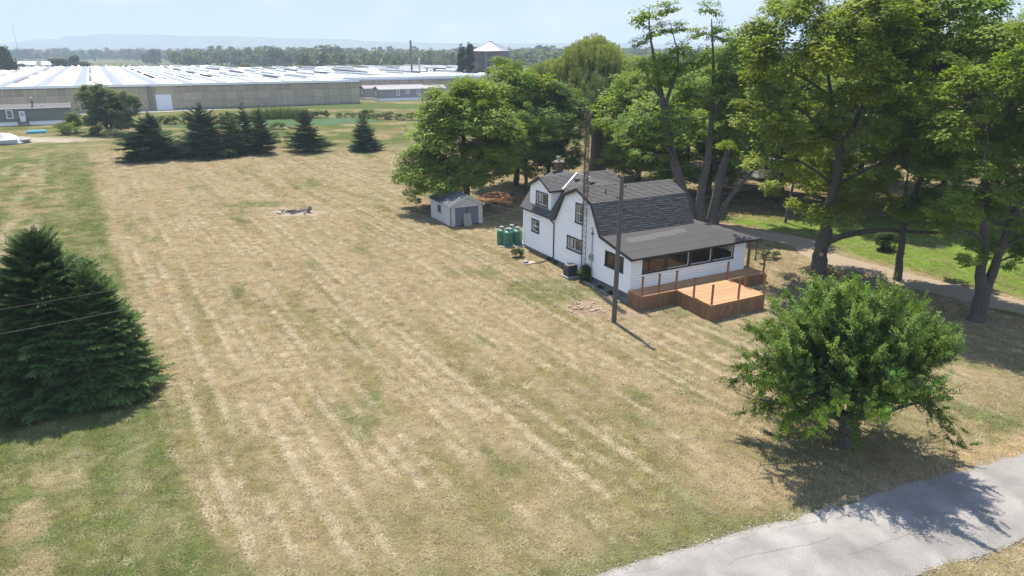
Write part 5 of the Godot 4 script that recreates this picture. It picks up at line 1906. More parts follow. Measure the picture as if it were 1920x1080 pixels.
	for i in rear.size():
		var r: Array = rear[i]
		var rg := rng_of(700 + i)
		var tl: float = r[1]
		var rd: float = r[2]
		var low := tl * 0.16
		broadleaf("maple_tree", r[3], r[0], {
			"trunks": [[[V(0, 0), 0.34], [V(0.1, tl * 0.2), 0.27], [V(rg.randf_range(-0.5, 0.5), tl * 0.5), 0.18], [V(rg.randf_range(-0.6, 0.6), tl * 0.85), 0.05]]],
			"envelopes": [[V(0, tl * 0.62), V(rd, tl * 0.36, rd), 34, 1.0, 1.8], [V(0, low + 1.4, 0.5), V(rd * 0.9, 1.8, rd * 0.85), 14, 0.8, 1.3]],
			"mesh": back, "per": 3.6, "size": [0.8, 1.35], "tint": tint.lerp(deep, rg.randf()) * r[4], "gap": 0.10}, 720 + i * 3, "")
	# --- the apple tree by the lane
	make_apple(shoot)


func numbered_last(called: String) -> String:
	return called if taken[called] == 0 else "%s_%03d" % [called, taken[called]]


func make_willow(strand: Mesh) -> void:
	var rg := rng_of(331)
	var at := V(10.3, 0, -84.5)
	var t := thing("willow_tree", "large pale weeping willow with a massive dark trunk behind the house", "tree", at)
	var lines := [
		[[V(0.0, -0.4), 1.15], [V(0.1, 2.0), 0.95], [V(0.0, 4.2), 0.8], [V(-0.6, 7.5), 0.5], [V(-1.2, 11.0), 0.3], [V(-1.0, 14.2), 0.12]],
		[[V(0.5, 3.2), 0.5], [V(1.6, 5.0, 0.3), 0.38], [V(3.0, 8.0, 0.3), 0.24], [V(3.8, 11.5), 0.1]],
		[[V(-0.4, 4.6), 0.4], [V(-2.2, 7.2, 0.2), 0.28], [V(-4.4, 9.6), 0.14], [V(-6.0, 10.8), 0.06]],
		[[V(0, 6.4), 0.3], [V(1.0, 9.6), 0.2], [V(1.2, 13.2), 0.08]]]
	for i in lines.size():
		var pts := []
		var rad := []
		for q in lines[i]:
			pts.append(q[0])
			rad.append(q[1])
		var b := MB.new()
		b.tube(pts, rad, 14 if i == 0 else 9)
		part(t, "trunk" if i == 0 else "limb", b, M.bark)
	var domes := []
	for e in [[V(-0.6, 14.6), V(3.8, 2.0, 2.6), 11, 1.4, 2.2], [V(-5.4, 11.4), V(3.2, 2.2, 2.4), 9, 1.2, 2.0], [V(3.2, 11.6), V(2.8, 2.4, 2.2), 9, 1.2, 1.9], [V(-1.2, 10.4, 1.6), V(4.2, 2.2, 2.0), 9, 1.1, 1.8]]:
		for k in e[2]:
			var d := Vector3(rg.randfn(), rg.randfn(), rg.randfn()).normalized() * pow(rg.randf(), 0.4)
			var q := rg.randf_range(e[3], e[4])
			domes.append([e[0] + d * e[1], V(q * 1.1, q * 0.75, q * 1.1)])
	var where := []
	var tints := PackedColorArray()
	for d in domes:
		var n := int(d[1].x * d[1].z * 26.0)
		var tone := rg.randf_range(0.8, 1.2)
		for i in n:
			var u := Vector3(rg.randfn(), absf(rg.randfn()) * 0.8, rg.randfn()).normalized() * pow(rg.randf(), 0.3)
			var p: Vector3 = d[0] + u * d[1]
			if n_gap.get_noise_3dv(p * 1.2) < -0.14:
				continue
			var l := rg.randf_range(0.8, 2.2)
			if p.y - l < 0.6:
				l = maxf(0.4, p.y - 0.6)
			var w := rg.randf_range(0.9, 1.4)
			var side := Vector3(u.x, 0, u.z) * 0.18
			var bs := Basis(Quaternion(Vector3.UP, (Vector3.UP - side).normalized())) * Basis(Vector3.UP, rg.randf() * TAU)
			where.append(Transform3D(bs * Basis.from_scale(Vector3(w, l, w)), p))
			var v := tone * rg.randf_range(0.8, 1.2)
			tints.append(Color(0.33 * v, 0.37 * v, 0.15 * v))
	# curtains that hang low beside the trunk
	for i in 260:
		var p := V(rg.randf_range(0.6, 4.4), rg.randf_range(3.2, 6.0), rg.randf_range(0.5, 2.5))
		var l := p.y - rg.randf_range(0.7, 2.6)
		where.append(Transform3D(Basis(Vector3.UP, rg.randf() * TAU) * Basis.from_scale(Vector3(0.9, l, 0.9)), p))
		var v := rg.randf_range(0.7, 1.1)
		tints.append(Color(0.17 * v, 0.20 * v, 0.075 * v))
	copies(t, "crown", strand, M.leaf, where, tints)


func make_apple(shoot: Mesh) -> void:
	var rg := rng_of(341)
	var at := V(12.89, -0.5, -23.6)
	var t := thing("apple_tree", "spreading unpruned apple tree with upright shoots beside the lane", "tree", at)
	var b := MB.new()
	b.tube([V(0, -0.3), V(0.0, 0.3), V(-0.05, 0.9), V(0.1, 1.4)], [0.34, 0.25, 0.21, 0.2], 12)
	part(t, "trunk", b, M.bark)
	var tips := []
	for k in 15:
		var a := TAU * k / 15.0 + rg.randf_range(-0.15, 0.15)
		var reach := rg.randf_range(2.2, 4.0)
		var rise := rg.randf_range(1.0, 3.0)
		if k == 0:
			reach = 2.6
			rise = 2.4
		if sin(a) > 0.55:
			continue
		var e := V(cos(a) * reach - 0.25, 1.0 + rise, sin(a) * reach * 0.9)
		var pts := [V(0.05, 1.1), V(cos(a) * reach * 0.3, 1.25 + rise * 0.18, sin(a) * reach * 0.3), V(cos(a) * reach * 0.65 + rg.randf_range(-0.3, 0.3), 1.3 + rise * 0.55, sin(a) * reach * 0.6), e]
		b = MB.new()
		b.tube(pts, [0.11, 0.085, 0.05, 0.015], 8)
		part(t, "limb", b, M.bark)
		tips.append_array([pts[1], pts[2], pts[2].lerp(e, 0.5), e])
	var where := []
	var tints := PackedColorArray()
	var twig := MB.new()
	for k in 250:
		# each branch rises or arches out of the head and carries its own spray of shoots
		var a := rg.randf() * TAU
		var el := rg.randf_range(-0.55, 1.35)
		if k < 60:
			el = rg.randf_range(0.55, 1.45)
		var u := V(cos(a) * cos(el), sin(el), sin(a) * cos(el))
		var reach := 1.0 / sqrt(pow(u.x / (4.5 if u.x < 0.0 else 3.9), 2.0) + pow(u.y / 3.5, 2.0) + pow(u.z / 4.1, 2.0)) * rg.randf_range(0.62, 1.08)
		# open on the lane side, where trunk and limbs show
		if u.y < 0.14 and u.x > -0.15 and u.z > -0.25:
			continue
		var from := V(-0.25, 1.7, 0.0) + V(u.x, u.y * 0.5, u.z) * 0.7
		var to := V(-0.3, 2.9, 0.0) + u * reach
		to.y = maxf(to.y, 0.35)
		var sag := 0.10 if u.y > 0.3 else 0.55
		var pts := []
		var rad := []
		for i in 9:
			var q := i / 8.0
			pts.append(from.lerp(to, q) + V(0, sag * sin(q * PI * 0.85) * 1.2 - sag * 0.9 * q * q, 0) + Vector3(rg.randf_range(-1, 1), rg.randf_range(-1, 1), rg.randf_range(-1, 1)) * 0.06)
			rad.append(lerpf(0.035, 0.006, q))
		twig.tube(pts, rad, 5, false)
		var tone := rg.randf_range(0.8, 1.25)
		var warm := rg.randf_range(0.85, 1.12)
		var n := int(reach * rg.randf_range(5.5, 8.0))
		for i in n:
			var q := 0.30 + 0.70 * (i + rg.randf()) / n
			var j := mini(7, int(q * 8.0))
			var p: Vector3 = pts[j].lerp(pts[j + 1], q * 8.0 - j)
			var dir: Vector3 = (pts[j + 1] - pts[j]).normalized()
			p += Vector3(rg.randfn(), rg.randfn(), rg.randfn()) * 0.13 * (1.2 - q * 0.7)
			if p.y < 0.3:
				continue
			var y := (dir * 0.9 + V(0, 0.35 if u.y > 0.1 else -0.25, 0) + Vector3(rg.randf_range(-1, 1), rg.randf_range(-0.7, 0.6), rg.randf_range(-1, 1)) * 1.0).normalized()
			var l := rg.randf_range(0.42, 0.85)
			where.append(Transform3D((Basis(Quaternion(Vector3.UP, y)) * Basis(Vector3.UP, rg.randf() * TAU)).scaled(Vector3(l, l, l)), p))
			var v := tone * rg.randf_range(0.8, 1.2)
			tints.append(Color(0.135 * v * warm, 0.220 * v, 0.048 * v))
	# drooping boughs that hang out towards the lane
	for k in 5:
		var a := lerpf(-0.4, 0.9, k / 4.0)
		var l := rg.randf_range(2.8, 3.7)
		var pts := []
		for i in 9:
			var q := i / 8.0
			pts.append(V(0.4, 2.3, 0.0) + V(cos(a), 0, sin(a)) * l * q + V(0, 0.9 * sin(q * PI * 0.8) - 1.7 * q * q, 0))
		twig.tube(pts, [0.05, 0.045, 0.04, 0.03, 0.025, 0.02, 0.014, 0.01, 0.006], 5, false)
		for i in 24:
			var q := 0.42 + 0.58 * (i + rg.randf()) / 24.0
			var j := mini(7, int(q * 8.0))
			var p: Vector3 = pts[j].lerp(pts[j + 1], q * 8.0 - j) + Vector3(rg.randfn(), rg.randfn(), rg.randfn()) * 0.1
			var y := (Vector3(rg.randf_range(-1, 1), rg.randf_range(-0.9, 0.5), rg.randf_range(-1, 1)) + V(cos(a), -0.4, sin(a))).normalized()
			var l2 := rg.randf_range(0.35, 0.6)
			where.append(Transform3D((Basis(Quaternion(Vector3.UP, y)) * Basis(Vector3.UP, rg.randf() * TAU)).scaled(Vector3(l2, l2, l2)), p))
			var v := rg.randf_range(0.75, 1.15)
			tints.append(Color(0.105 * v, 0.180 * v, 0.042 * v))
	part(t, "boughs", twig, M.bark).set_meta("kind", "stuff")
	copies(t, "crown", shoot, M.leaf, where, tints)
	b = MB.new()
	for p in tips:
		for j in 3:
			var q: Vector3 = p + Vector3(rg.randfn() * 0.6, rg.randf_range(0.2, 1.2), rg.randfn() * 0.6)
			var ln := bend(p, q, 0.022, 0.006, rg, 4, 0.06, 0.05)
			b.tube(ln[0], ln[1], 4, false)
	part(t, "branches", b, M.bark).set_meta("kind", "stuff")


# ------------------------------------------------------------------ shrubs and low plants
func bush(called: String, label: String, at: Vector3, r: Vector3, mesh_: Mesh, per: float, size: Array, tint: Color, s: int, group := "", category := "shrub") -> void:
	var rg := rng_of(s)
	var t := thing(called, label, category, at, 0.0, group)
	var b := MB.new()
	for k in 7:
		var a := TAU * k / 7.0 + rg.randf()
		var e := Vector3(cos(a) * r.x * 0.6, r.y * rg.randf_range(1.0, 1.5), sin(a) * r.z * 0.6)
		var ln := bend(Vector3(cos(a), 0, sin(a)) * 0.08 * r.x - Vector3(0, 0.1, 0), e, 0.03 * r.y, 0.008, rg, 4, 0.05, 0.1)
		b.tube(ln[0], ln[1], 5, false)
	part(t, "stem", b, M.bark_grey)
	fill_crown(t, "foliage", mesh_, lobes_in(V(0, r.y * 0.82), r * V(0.8, 0.78, 0.8), 13, r.y * 0.45, r.y * 0.7, rg), tint, 0.15, s + 1)


func make_shrubs() -> void:
	var small := leaf_mass(401, 20, 14, 0.20)
	var wide := leaf_mass(402, 30, 18, 0.20)
	var fine := leaf_mass(403, 22, 14, 0.22)
	broadleaf("willow_shrub", "bushy grey-green willow shrub beside the dark-roofed mobile home", V(-73.0, 0, -128.0), {
		"trunks": [[[V(0, 0), 0.3], [V(-0.8, 2.5), 0.2], [V(-2.0, 5.5), 0.08]], [[V(0.3, 0), 0.3], [V(0.9, 2.6), 0.2], [V(2.0, 6.0), 0.08]], [[V(0, 0, 0.2), 0.22], [V(0.2, 3.0, 0.5), 0.16], [V(0.6, 6.5, 0.6), 0.05]]],
		"envelopes": [[V(-1.2, 5.4), V(3.4, 3.0, 2.8), 22, 1.0, 1.6], [V(3.0, 4.6), V(2.8, 2.8, 2.6), 18, 1.0, 1.5], [V(0.8, 1.9, 0.8), V(4.4, 1.9, 2.6), 26, 1.0, 1.5]],
		"mesh": wide, "per": 3.4, "tint": Color(0.165, 0.215, 0.080), "category": "shrub", "gap": 0.1}, 411, "")
	bush("bright_shrub", "bright yellow-green shrub at the end of the mobile home", V(-80.0, 0, -127.0), V(2.4, 1.4, 1.8), small, 6.0, [0.7, 1.1], Color(0.20, 0.27, 0.035), 421)
	bush("bright_shrub", "taller green shoot-like shrub behind the bright yellow-green one", V(-80.5, 0, -130.5), V(1.1, 2.0, 1.1), small, 6.0, [0.7, 1.1], Color(0.13, 0.19, 0.045), 423)
	bush("weedy_shrub", "pale weedy shrub at the foot of the grey-green willow shrub", V(-69.5, 0, -122.5), V(2.2, 0.9, 1.6), small, 6.0, [0.7, 1.1], Color(0.16, 0.19, 0.085), 425)
	bush("round_shrub", "small round shrub alone on the lawn across the gravel drive", V(27.94, 0, -50.0), V(0.95, 0.78, 0.9), fine, 16.0, [0.45, 0.7], Color(0.070, 0.105, 0.035), 427)
	bush("low_plant", "low grey-green leafy plant beside the end of the deck", V(18.3, 0, -47.6), V(1.3, 0.34, 0.9), fine, 16.0, [0.4, 0.6], Color(0.10, 0.145, 0.075), 429)
	bush("weed_clump", "dark weedy clump on the grass below the gas cylinders", V(0.45, 0, -48.1), V(0.75, 0.36, 0.55), fine, 18.0, [0.35, 0.6], Color(0.075, 0.115, 0.045), 431)
	bush("wall_creeper", "green creeper climbing the foot of the lattice mast", at_house(-0.25, 4.25), V(0.34, 0.62, 0.30), fine, 22.0, [0.3, 0.5], Color(0.085, 0.135, 0.040), 433, "", "creeper")
	# weeds at the foot of the white wall
	var rg := rng_of(440)
	for i in 9:
		var q := 0.8 + i * 1.05 + rg.randf_range(-0.3, 0.3)
		bush("wall_weed", "small weed tuft at the foot of the white side wall", at_house(-0.22, q), V(rg.randf_range(0.15, 0.3), rg.randf_range(0.10, 0.2), rg.randf_range(0.2, 0.4)), fine, 30.0, [0.22, 0.4], Color(0.085, 0.125, 0.040), 441 + i * 2, "weeds along the white side wall", "weed")
	# on the pond bank
	for i in 16:
		var p: Vector3 = [V(-64, 0, -147.5), V(-60, 0, -149.5), V(-56.5, 0, -152), V(-47, 0, -160), V(-43.5, 0, -161), V(-40, 0, -161.5), V(-36.5, 0, -161.5), V(-33, 0, -160.5), V(-30.5, 0, -159), V(-27.5, 0, -157), V(-67.5, 0, -146), V(-71, 0, -146.5), V(-24.5, 0, -155.5), V(-21.5, 0, -154), V(-45, 0, -136), V(-38, 0, -116)][i]
		var sh := Color(0.165, 0.225, 0.055) if i % 3 else Color(0.16, 0.185, 0.09)
		bush("bank_shrub", "leafy green shrub on the far bank of the green pond" if i < 14 else "low weedy shrub on the near side of the green pond", p, V(rg.randf_range(1.8, 5.2), rg.randf_range(0.6, 1.4), rg.randf_range(1.2, 2.2)), wide, 3.2, [0.7, 1.2], sh, 470 + i * 2, "shrubs on the bank of the green pond" if i < 14 else "low shrubs before the green pond")
	# reeds
	var b := MB.new()
	for i in 1600:
		var a := rg.randf() * TAU
		var k := sqrt(rg.randf())
		var p := Vector3(cos(a) * 6.6 * k, 0, sin(a) * 2.6 * k)
		var h := rg.randf_range(1.9, 3.1) * (1.0 - 0.25 * k)
		var lean := Vector3(rg.randf_range(-0.3, 0.3), h, rg.randf_range(-0.3, 0.3))
		var sd := Vector3(cos(a * 7.0), 0, sin(a * 7.0)) * 0.07
		var v := rg.randf_range(0.7, 1.25)
		b.col = Color(0.075 * v, 0.120 * v, 0.035 * v)
		b.tri(p - sd, p + sd, p + lean)
	var reeds := part(self, "reeds", b, M.leaf, Transform3D(Basis(Vector3.UP, deg_to_rad(18.0)), V(-52.0, 0, -158.5)))
	tag(reeds, "dense dark green reed bed at the end of the pond", "reeds", "", "stuff")


# ------------------------------------------------------------------ greenhouses
# x along the wall, -z back under the roofs; bays of gables run back
func greenhouse(called: String, label: String, at: Vector3, turn: float, length: float, depth: float, tall: float, span: float, s: int, door_x := 1.0, clear_every := 3) -> void:
	var g := thing(called, label, "greenhouse", at, turn)
	var rg := rng_of(s)
	# wall panels in three rows between posts
	var tones := [Color(0.47, 0.40, 0.285), Color(0.44, 0.37, 0.265), Color(0.50, 0.425, 0.31), Color(0.41, 0.355, 0.265)]
	var rows := [[0.35, 2.2], [2.2, 4.2], [4.2, tall - 0.35]]
	var pw := span / 4.0
	var n := int(length / pw)
	var shared := {}
	for i in n:
		var x0 := -length + i * pw
		if door_x < 0.0 and x0 + pw * 0.5 > door_x - 2.0 and x0 + pw * 0.5 < door_x + 2.0:
			continue
		for r in 3:
			var k := rg.randi() % 4
			var key := "%d_%d" % [r, k]
			if not shared.has(key):
				var b := MB.new()
				b.col = tones[k] * [0.92, 1.0, 0.86][r]
				sheet_box(b, Transform3D(), Vector3(0.03, rows[r][0] + 0.02, -0.05), Vector3(pw - 0.03, rows[r][1] - 0.02, 0.0))
				shared[key] = b.mesh()
			put(g, "wall_panel", shared[key], M.painted, Transform3D(Basis(), Vector3(x0, 0, rg.randf_range(-0.01, 0.01))))
		var pb := MB.new()
		pb.bx(Vector3(x0, tall * 0.5, 0.03), Vector3(0.09, tall, 0.12))
		if shared.has("post"):
			pass
		put(g, "wall_post", pb.mesh(), M.aluminium)
	var b := MB.new()
	b.bx(Vector3(-length * 0.5, 0.17, 0.0), Vector3(length, 0.34, 0.12))
	part(g, "plinth", b, M.concrete)
	b = MB.new()
	b.bx(Vector3(-length * 0.5, tall + 0.08, 0.1), Vector3(length + 0.4, 0.62, 0.4))
	part(g, "gutter", b, M.white_trim)
	b = MB.new()
	b.bx(Vector3(0.0, tall * 0.5, -depth * 0.5), Vector3(0.1, tall, depth))
	b.bx(Vector3(-length, tall * 0.5, -depth * 0.5), Vector3(0.1, tall, depth))
	b.bx(Vector3(-length * 0.5, tall * 0.5, -depth), Vector3(length, tall, 0.1))
	b.col = tones[1]
	part(g, "side_wall", b, mat("%s_side" % called, tones[1], 0.7))
	# roofs: every bay three low gables, some glazed clear
	var bays := int(length / span)
	for i in bays:
		var bay := Node3D.new()
		bay.name = "roof_bay"
		g.add_child(bay, true)
		bay.position = Vector3(-length + i * span, tall, 0)
		var gw := span / 3.0
		for k in 3:
			var x0 := k * gw
			var clear := k == clear_every - 1
			var m: Material = M.clear_glazing if clear else M.whitewash
			var hi := 0.34
			var pl := MB.new()
			pl.quad(Vector3(x0, 0, 0), Vector3(x0 + gw * 0.5, hi, 0), Vector3(x0 + gw * 0.5, hi, -depth), Vector3(x0, 0, -depth))
			pl.tri(Vector3(x0, 0, 0), Vector3(x0 + gw, 0, 0), Vector3(x0 + gw * 0.5, hi, 0))
			part(bay, "roof_slope", pl, m)
			pl = MB.new()
			pl.quad(Vector3(x0 + gw * 0.5, hi, 0), Vector3(x0 + gw, 0, 0), Vector3(x0 + gw, 0, -depth), Vector3(x0 + gw * 0.5, hi, -depth))
			part(bay, "roof_slope", pl, m)
			if not clear:
				# ridge vents standing open in lengths
				var vb := MB.new()
				var z := -rg.randf_range(18.0, 60.0)
				while z > -depth + 20.0:
					var l := rg.randf_range(20.0, 55.0)
					vb.box(Transform3D(Basis(Vector3(0, 0, 1), -0.5), Vector3(x0 + gw * 0.5 - 0.42, hi + 0.14, z - l * 0.5)), Vector3(0.9, 0.04, l))
					vb.box(Transform3D(Basis(), Vector3(x0 + gw * 0.5 - 0.06, hi + 0.12, z - l * 0.5)), Vector3(0.03, 0.30, l))
					z -= l + rg.randf_range(8.0, 40.0)
				part(bay, "ridge_vent", vb, M.vent_dark if k == 0 and i % 2 else M.whitewash)
		var rail := MB.new()
		for k in 7:
			rail.bx(Vector3(0.6 + k * 0.35, 0.55, 0.0), Vector3(0.03, 1.1, 0.03))
		rail.bx(Vector3(1.65, 1.08, 0.0), Vector3(2.2, 0.03, 0.03))
		rail.bx(Vector3(1.65, 0.6, 0.0), Vector3(2.2, 0.03, 0.03))
		part(bay, "guard_rail", rail, M.aluminium)
	if door_x < 0.0:
		var d := MB.new()
		d.bx(Vector3(door_x, 1.9, 0.05), Vector3(3.6, 3.8, 0.1))
		var door := part(g, "roller_door", d, mat("roller_white", Color(0.78, 0.80, 0.84), 0.5))
		for k in 9:
			var sl := MB.new()
			sl.bx(Vector3(door_x, 0.22 + k * 0.42, 0.115), Vector3(3.4, 0.36, 0.03))
			part(door, "door_slat", sl, M.roller_white)
		d = MB.new()
		d.bx(Vector3(door_x, tall * 0.5, -0.12), Vector3(7.0, tall - 0.4, 0.1))
		part(g, "door_surround", d, M["%s_side" % called])
		d = MB.new()
		d.bx(Vector3(door_x - 3.0, 3.0, 0.2), Vector3(0.9, 6.0, 0.3))
		part(g, "downpipe_box", d, mat("pipe_grey", Color(0.20, 0.19, 0.17), 0.7))


func make_greenhouses() -> void:
	greenhouse("greenhouse", "vast low greenhouse with whitewashed glass roofs and beige panelled wall", Vector3(-44.4, 0, -209.0), 30.0, 110.5, 285.0, 6.1, 8.5, 501, -51.5)
	greenhouse("glasshouse", "second glass-roofed greenhouse set back behind the twin mobile homes", Vector3(50.0, 0, -287.0), 30.0, 119.0, 190.0, 6.1, 8.5, 502, 1.0)
	# eave glazing, curved, on the second one
	var g: Node3D = get_node("glasshouse")
	var b := MB.new()
	for k in 5:
		var a0 := PI * 0.5 * k / 5.0
		var a1 := PI * 0.5 * (k + 1) / 5.0
		b.quad(Vector3(-119, 5.5 + sin(a0) * 1.5, 0.3 - (1.0 - cos(a0)) * 2.2), Vector3(0, 5.5 + sin(a0) * 1.5, 0.3 - (1.0 - cos(a0)) * 2.2), Vector3(0, 5.5 + sin(a1) * 1.5, 0.3 - (1.0 - cos(a1)) * 2.2), Vector3(-119, 5.5 + sin(a1) * 1.5, 0.3 - (1.0 - cos(a1)) * 2.2))
	part(g, "eave_glazing", b, mat("blue_glazing", Color(0.45, 0.54, 0.62), 0.2))
	# things on the roof
	var st := thing("chimney_stack", "tall thin rusty stack rising above the greenhouse roofs", "chimney stack", Vector3(-41.4, 0, -300.0))
	b = MB.new()
	b.lathe(Vector3.ZERO, [Vector2(0.42, 0), Vector2(0.40, 18.0), Vector2(0.46, 18.0), Vector2(0.46, 18.6), Vector2(0.3, 18.6)], 14)
	part(st, "flue", b, mat("stack_rust", Color(0.20, 0.145, 0.12), 0.8, 0.1, M.blotch_tex, Vector3(0.4, 0.2, 0.4)))
	b = MB.new()
	for k in 6:
		b.lathe(Vector3(0, 2.5 + k * 2.8, 0), [Vector2(0.44, 0), Vector2(0.47, 0.05), Vector2(0.44, 0.1)], 12)
	part(st, "band", b, M.metal_dark)
	st = thing("chimney_stack", "short grey flue beside the tall rusty stack", "chimney stack", Vector3(-38.2, 0, -300.0))
	b = MB.new()
	b.lathe(Vector3.ZERO, [Vector2(0.3, 0), Vector2(0.3, 11.0), Vector2(0.36, 11.0), Vector2(0.36, 11.4), Vector2(0.1, 11.6)], 12)
	part(st, "flue", b, M.metal_grey)
	for k in 2:
		var v := thing("roof_ventilator", ["grey domed ventilator on the greenhouse roof near the stack", "small dark ventilator on the greenhouse roof near the poplar"][k], "ventilator", Vector3([-35.2, -32.0][k], 6.1, -300.0))
		b = MB.new()
		b.lathe(Vector3.ZERO, [Vector2(0.45, 0), Vector2(0.45, 1.2), Vector2(0.7, 1.3), Vector2(0.75, 1.9), Vector2(0.5, 2.4), Vector2(0.05, 2.6)] if k == 0 else [Vector2(0.35, 0), Vector2(0.35, 1.0), Vector2(0.6, 1.0), Vector2(0.55, 1.7), Vector2(0.2, 1.9)], 14)
		part(v, "hood", b, M.metal_grey if k == 0 else M.metal_dark)
	# tank
	var t := thing("water_tank", "big dark corrugated tank with a pale conical roof", "tank", Vector3(-8.8, 0, -300.0))
	b = MB.new()
	var ribs := []
	for k in 59:
		ribs.append(Vector2(8.0 + (0.09 if k % 2 else 0.0), k * 0.25))
	b.lathe(Vector3.ZERO, ribs, 48)
	part(t, "shell", b, mat("tank_shell", Color(0.05, 0.05, 0.058), 0.55, 0.3))
	b = MB.new()
	for k in 32:
		var a0 := TAU * k / 32.0
		var a1 := TAU * (k + 1) / 32.0
		var e0 := Vector3(cos(a0), 0, -sin(a0)) * 8.3 + Vector3(0, 14.5, 0)
		var e1 := Vector3(cos(a1), 0, -sin(a1)) * 8.3 + Vector3(0, 14.5, 0)
		b.tri(e0, e1, Vector3(0, 18.2, 0))
		b.beam(e0, Vector3(0, 18.22, 0), 0.08, 0.10)
	b.lathe(Vector3(0, 18.0, 0), [Vector2(0.9, -0.1), Vector2(0.8, 0.35), Vector2(0.05, 0.55)], 12)
	part(t, "roof", b, mat("tank_roof", Color(0.28, 0.29, 0.31), 0.45, 0.4))
	b = MB.new()
	for k in 2:
		b.bx(Vector3(-1.9 + k * 0.5, 7.2, 8.35), Vector3(0.06, 14.4, 0.06))
	for k in 36:
		b.bx(Vector3(-1.65, 0.4 + k * 0.4, 8.35), Vector3(0.5, 0.04, 0.04))
	part(t, "ladder", b, M.metal_grey)
	b = MB.new()
	b.bx(Vector3(1.9, 6.2, 8.25), Vector3(1.2, 12.4, 0.3))
	part(t, "service_pipe", b, mat("pipe_pale", Color(0.24, 0.23, 0.23), 0.7))
	# poplar clump before the tank
	var clump := leaf_mass(520, 26, 16, 0.26)
	for k in 2:
		broadleaf("poplar_tree", ["slim dark poplar with a split top beside the tank", "second slim poplar pressed against the tank"][k], V([-19.6, -16.4][k], 0, -286.0), {
			"trunks": [[[V(0, 0), 0.35], [V(0, 9.0), 0.22], [V(0, 16.0), 0.05]]],
			"envelopes": [[V(0, 10.0), V(1.2, 7.4, 1.2), 44, 0.8, 1.2], [V(-0.8 + k * 0.8, 7.5), V(1.1, 6.0, 1.1), 20, 0.7, 1.1]],
			"mesh": clump, "per": 2.2, "size": [0.9, 1.5], "tint": Color(0.055, 0.095, 0.040), "lean": 0.2, "gap": 0.0}, 530 + k * 3, "")


# ------------------------------------------------------------------ buildings farther off
func cabin(called: String, label: String, at: Vector3, turn: float, length: float, deep: float, skirt: float, eave: float, ridge: float, wall_c: Color, roof_c: Color, windows: Array, doors: Array, s: int) -> Node3D:
	var h := thing(called, label, "mobile home", at, turn)
	var wm := mat("%s_wall_%d" % [called, s], wall_c, 0.75, 0.0, M.faint_tex, Vector3(0.4, 0.4, 0.4))
	var rm := mat("%s_roof_%d" % [called, s], roof_c, 0.9, 0.0, M.speck_tex, Vector3(1, 1, 1))
	var n := 9
	for k in n:
		var y0 := skirt + (eave - skirt) * k / n
		var y1 := skirt + (eave - skirt) * (k + 1) / n
		var b := MB.new()
		sheet_box(b, Transform3D(), Vector3(0, y0, -deep), Vector3(length, y1 - 0.012, 0.015 * (k % 2)))
		part(h, "siding_band", b, wm)
	var b := MB.new()
	sheet_box(b, Transform3D(), Vector3(0.05, 0, -deep + 0.05), Vector3(length - 0.05, skirt, -0.05))
	part(h, "skirting", b, M.white_trim)
	b = MB.new()
	var o := 0.25
	var mid := -deep * 0.5
	b.quad(V(-o, eave, o), V(length + o, eave, o), V(length + o, ridge, mid), V(-o, ridge, mid))
	b.quad(V(length + o, eave, -deep - o), V(-o, eave, -deep - o), V(-o, ridge, mid), V(length + o, ridge, mid))
	part(h, "roof", b, rm)
	b = MB.new()
	b.col = wall_c
	for x in [0.0, length]:
		b.tri(V(x, eave - 0.02, 0), V(x, eave - 0.02, -deep), V(x, ridge - 0.06, mid))
		b.tri(V(x, eave - 0.02, -deep), V(x, eave - 0.02, 0), V(x, ridge - 0.06, mid))
	part(h, "gable", b, wm)
	b = MB.new()
	b.beam(V(-o, eave - 0.03, o), V(length + o, eave - 0.03, o), 0.05, 0.16)
	part(h, "fascia", b, M.white_trim)
	for w in windows:
		var front: bool = w[4] if w.size() > 4 else true
		var right := V(1, 0, 0) if front else V(0, 0, 1)
		window_in(h, V(0, 0, 0.02) if front else V(-0.02, 0, 0), right, w, 1, 2, M.white_trim, M.sash, 0.12, 0.05, M.inside_plain, 0.2)
	for d in doors:
		b = MB.new()
		b.bx(V(d, skirt + 1.02, 0.05), Vector3(0.95, 2.04, 0.08))
		var door := part(h, "door", b, M.white_trim)
		b = MB.new()
		b.bx(V(d, skirt + 1.45, 0.10), Vector3(0.6, 0.75, 0.03))
		part(door, "pane", b, mat("door_pane", Color(0.35, 0.40, 0.45), 0.1))
	return h


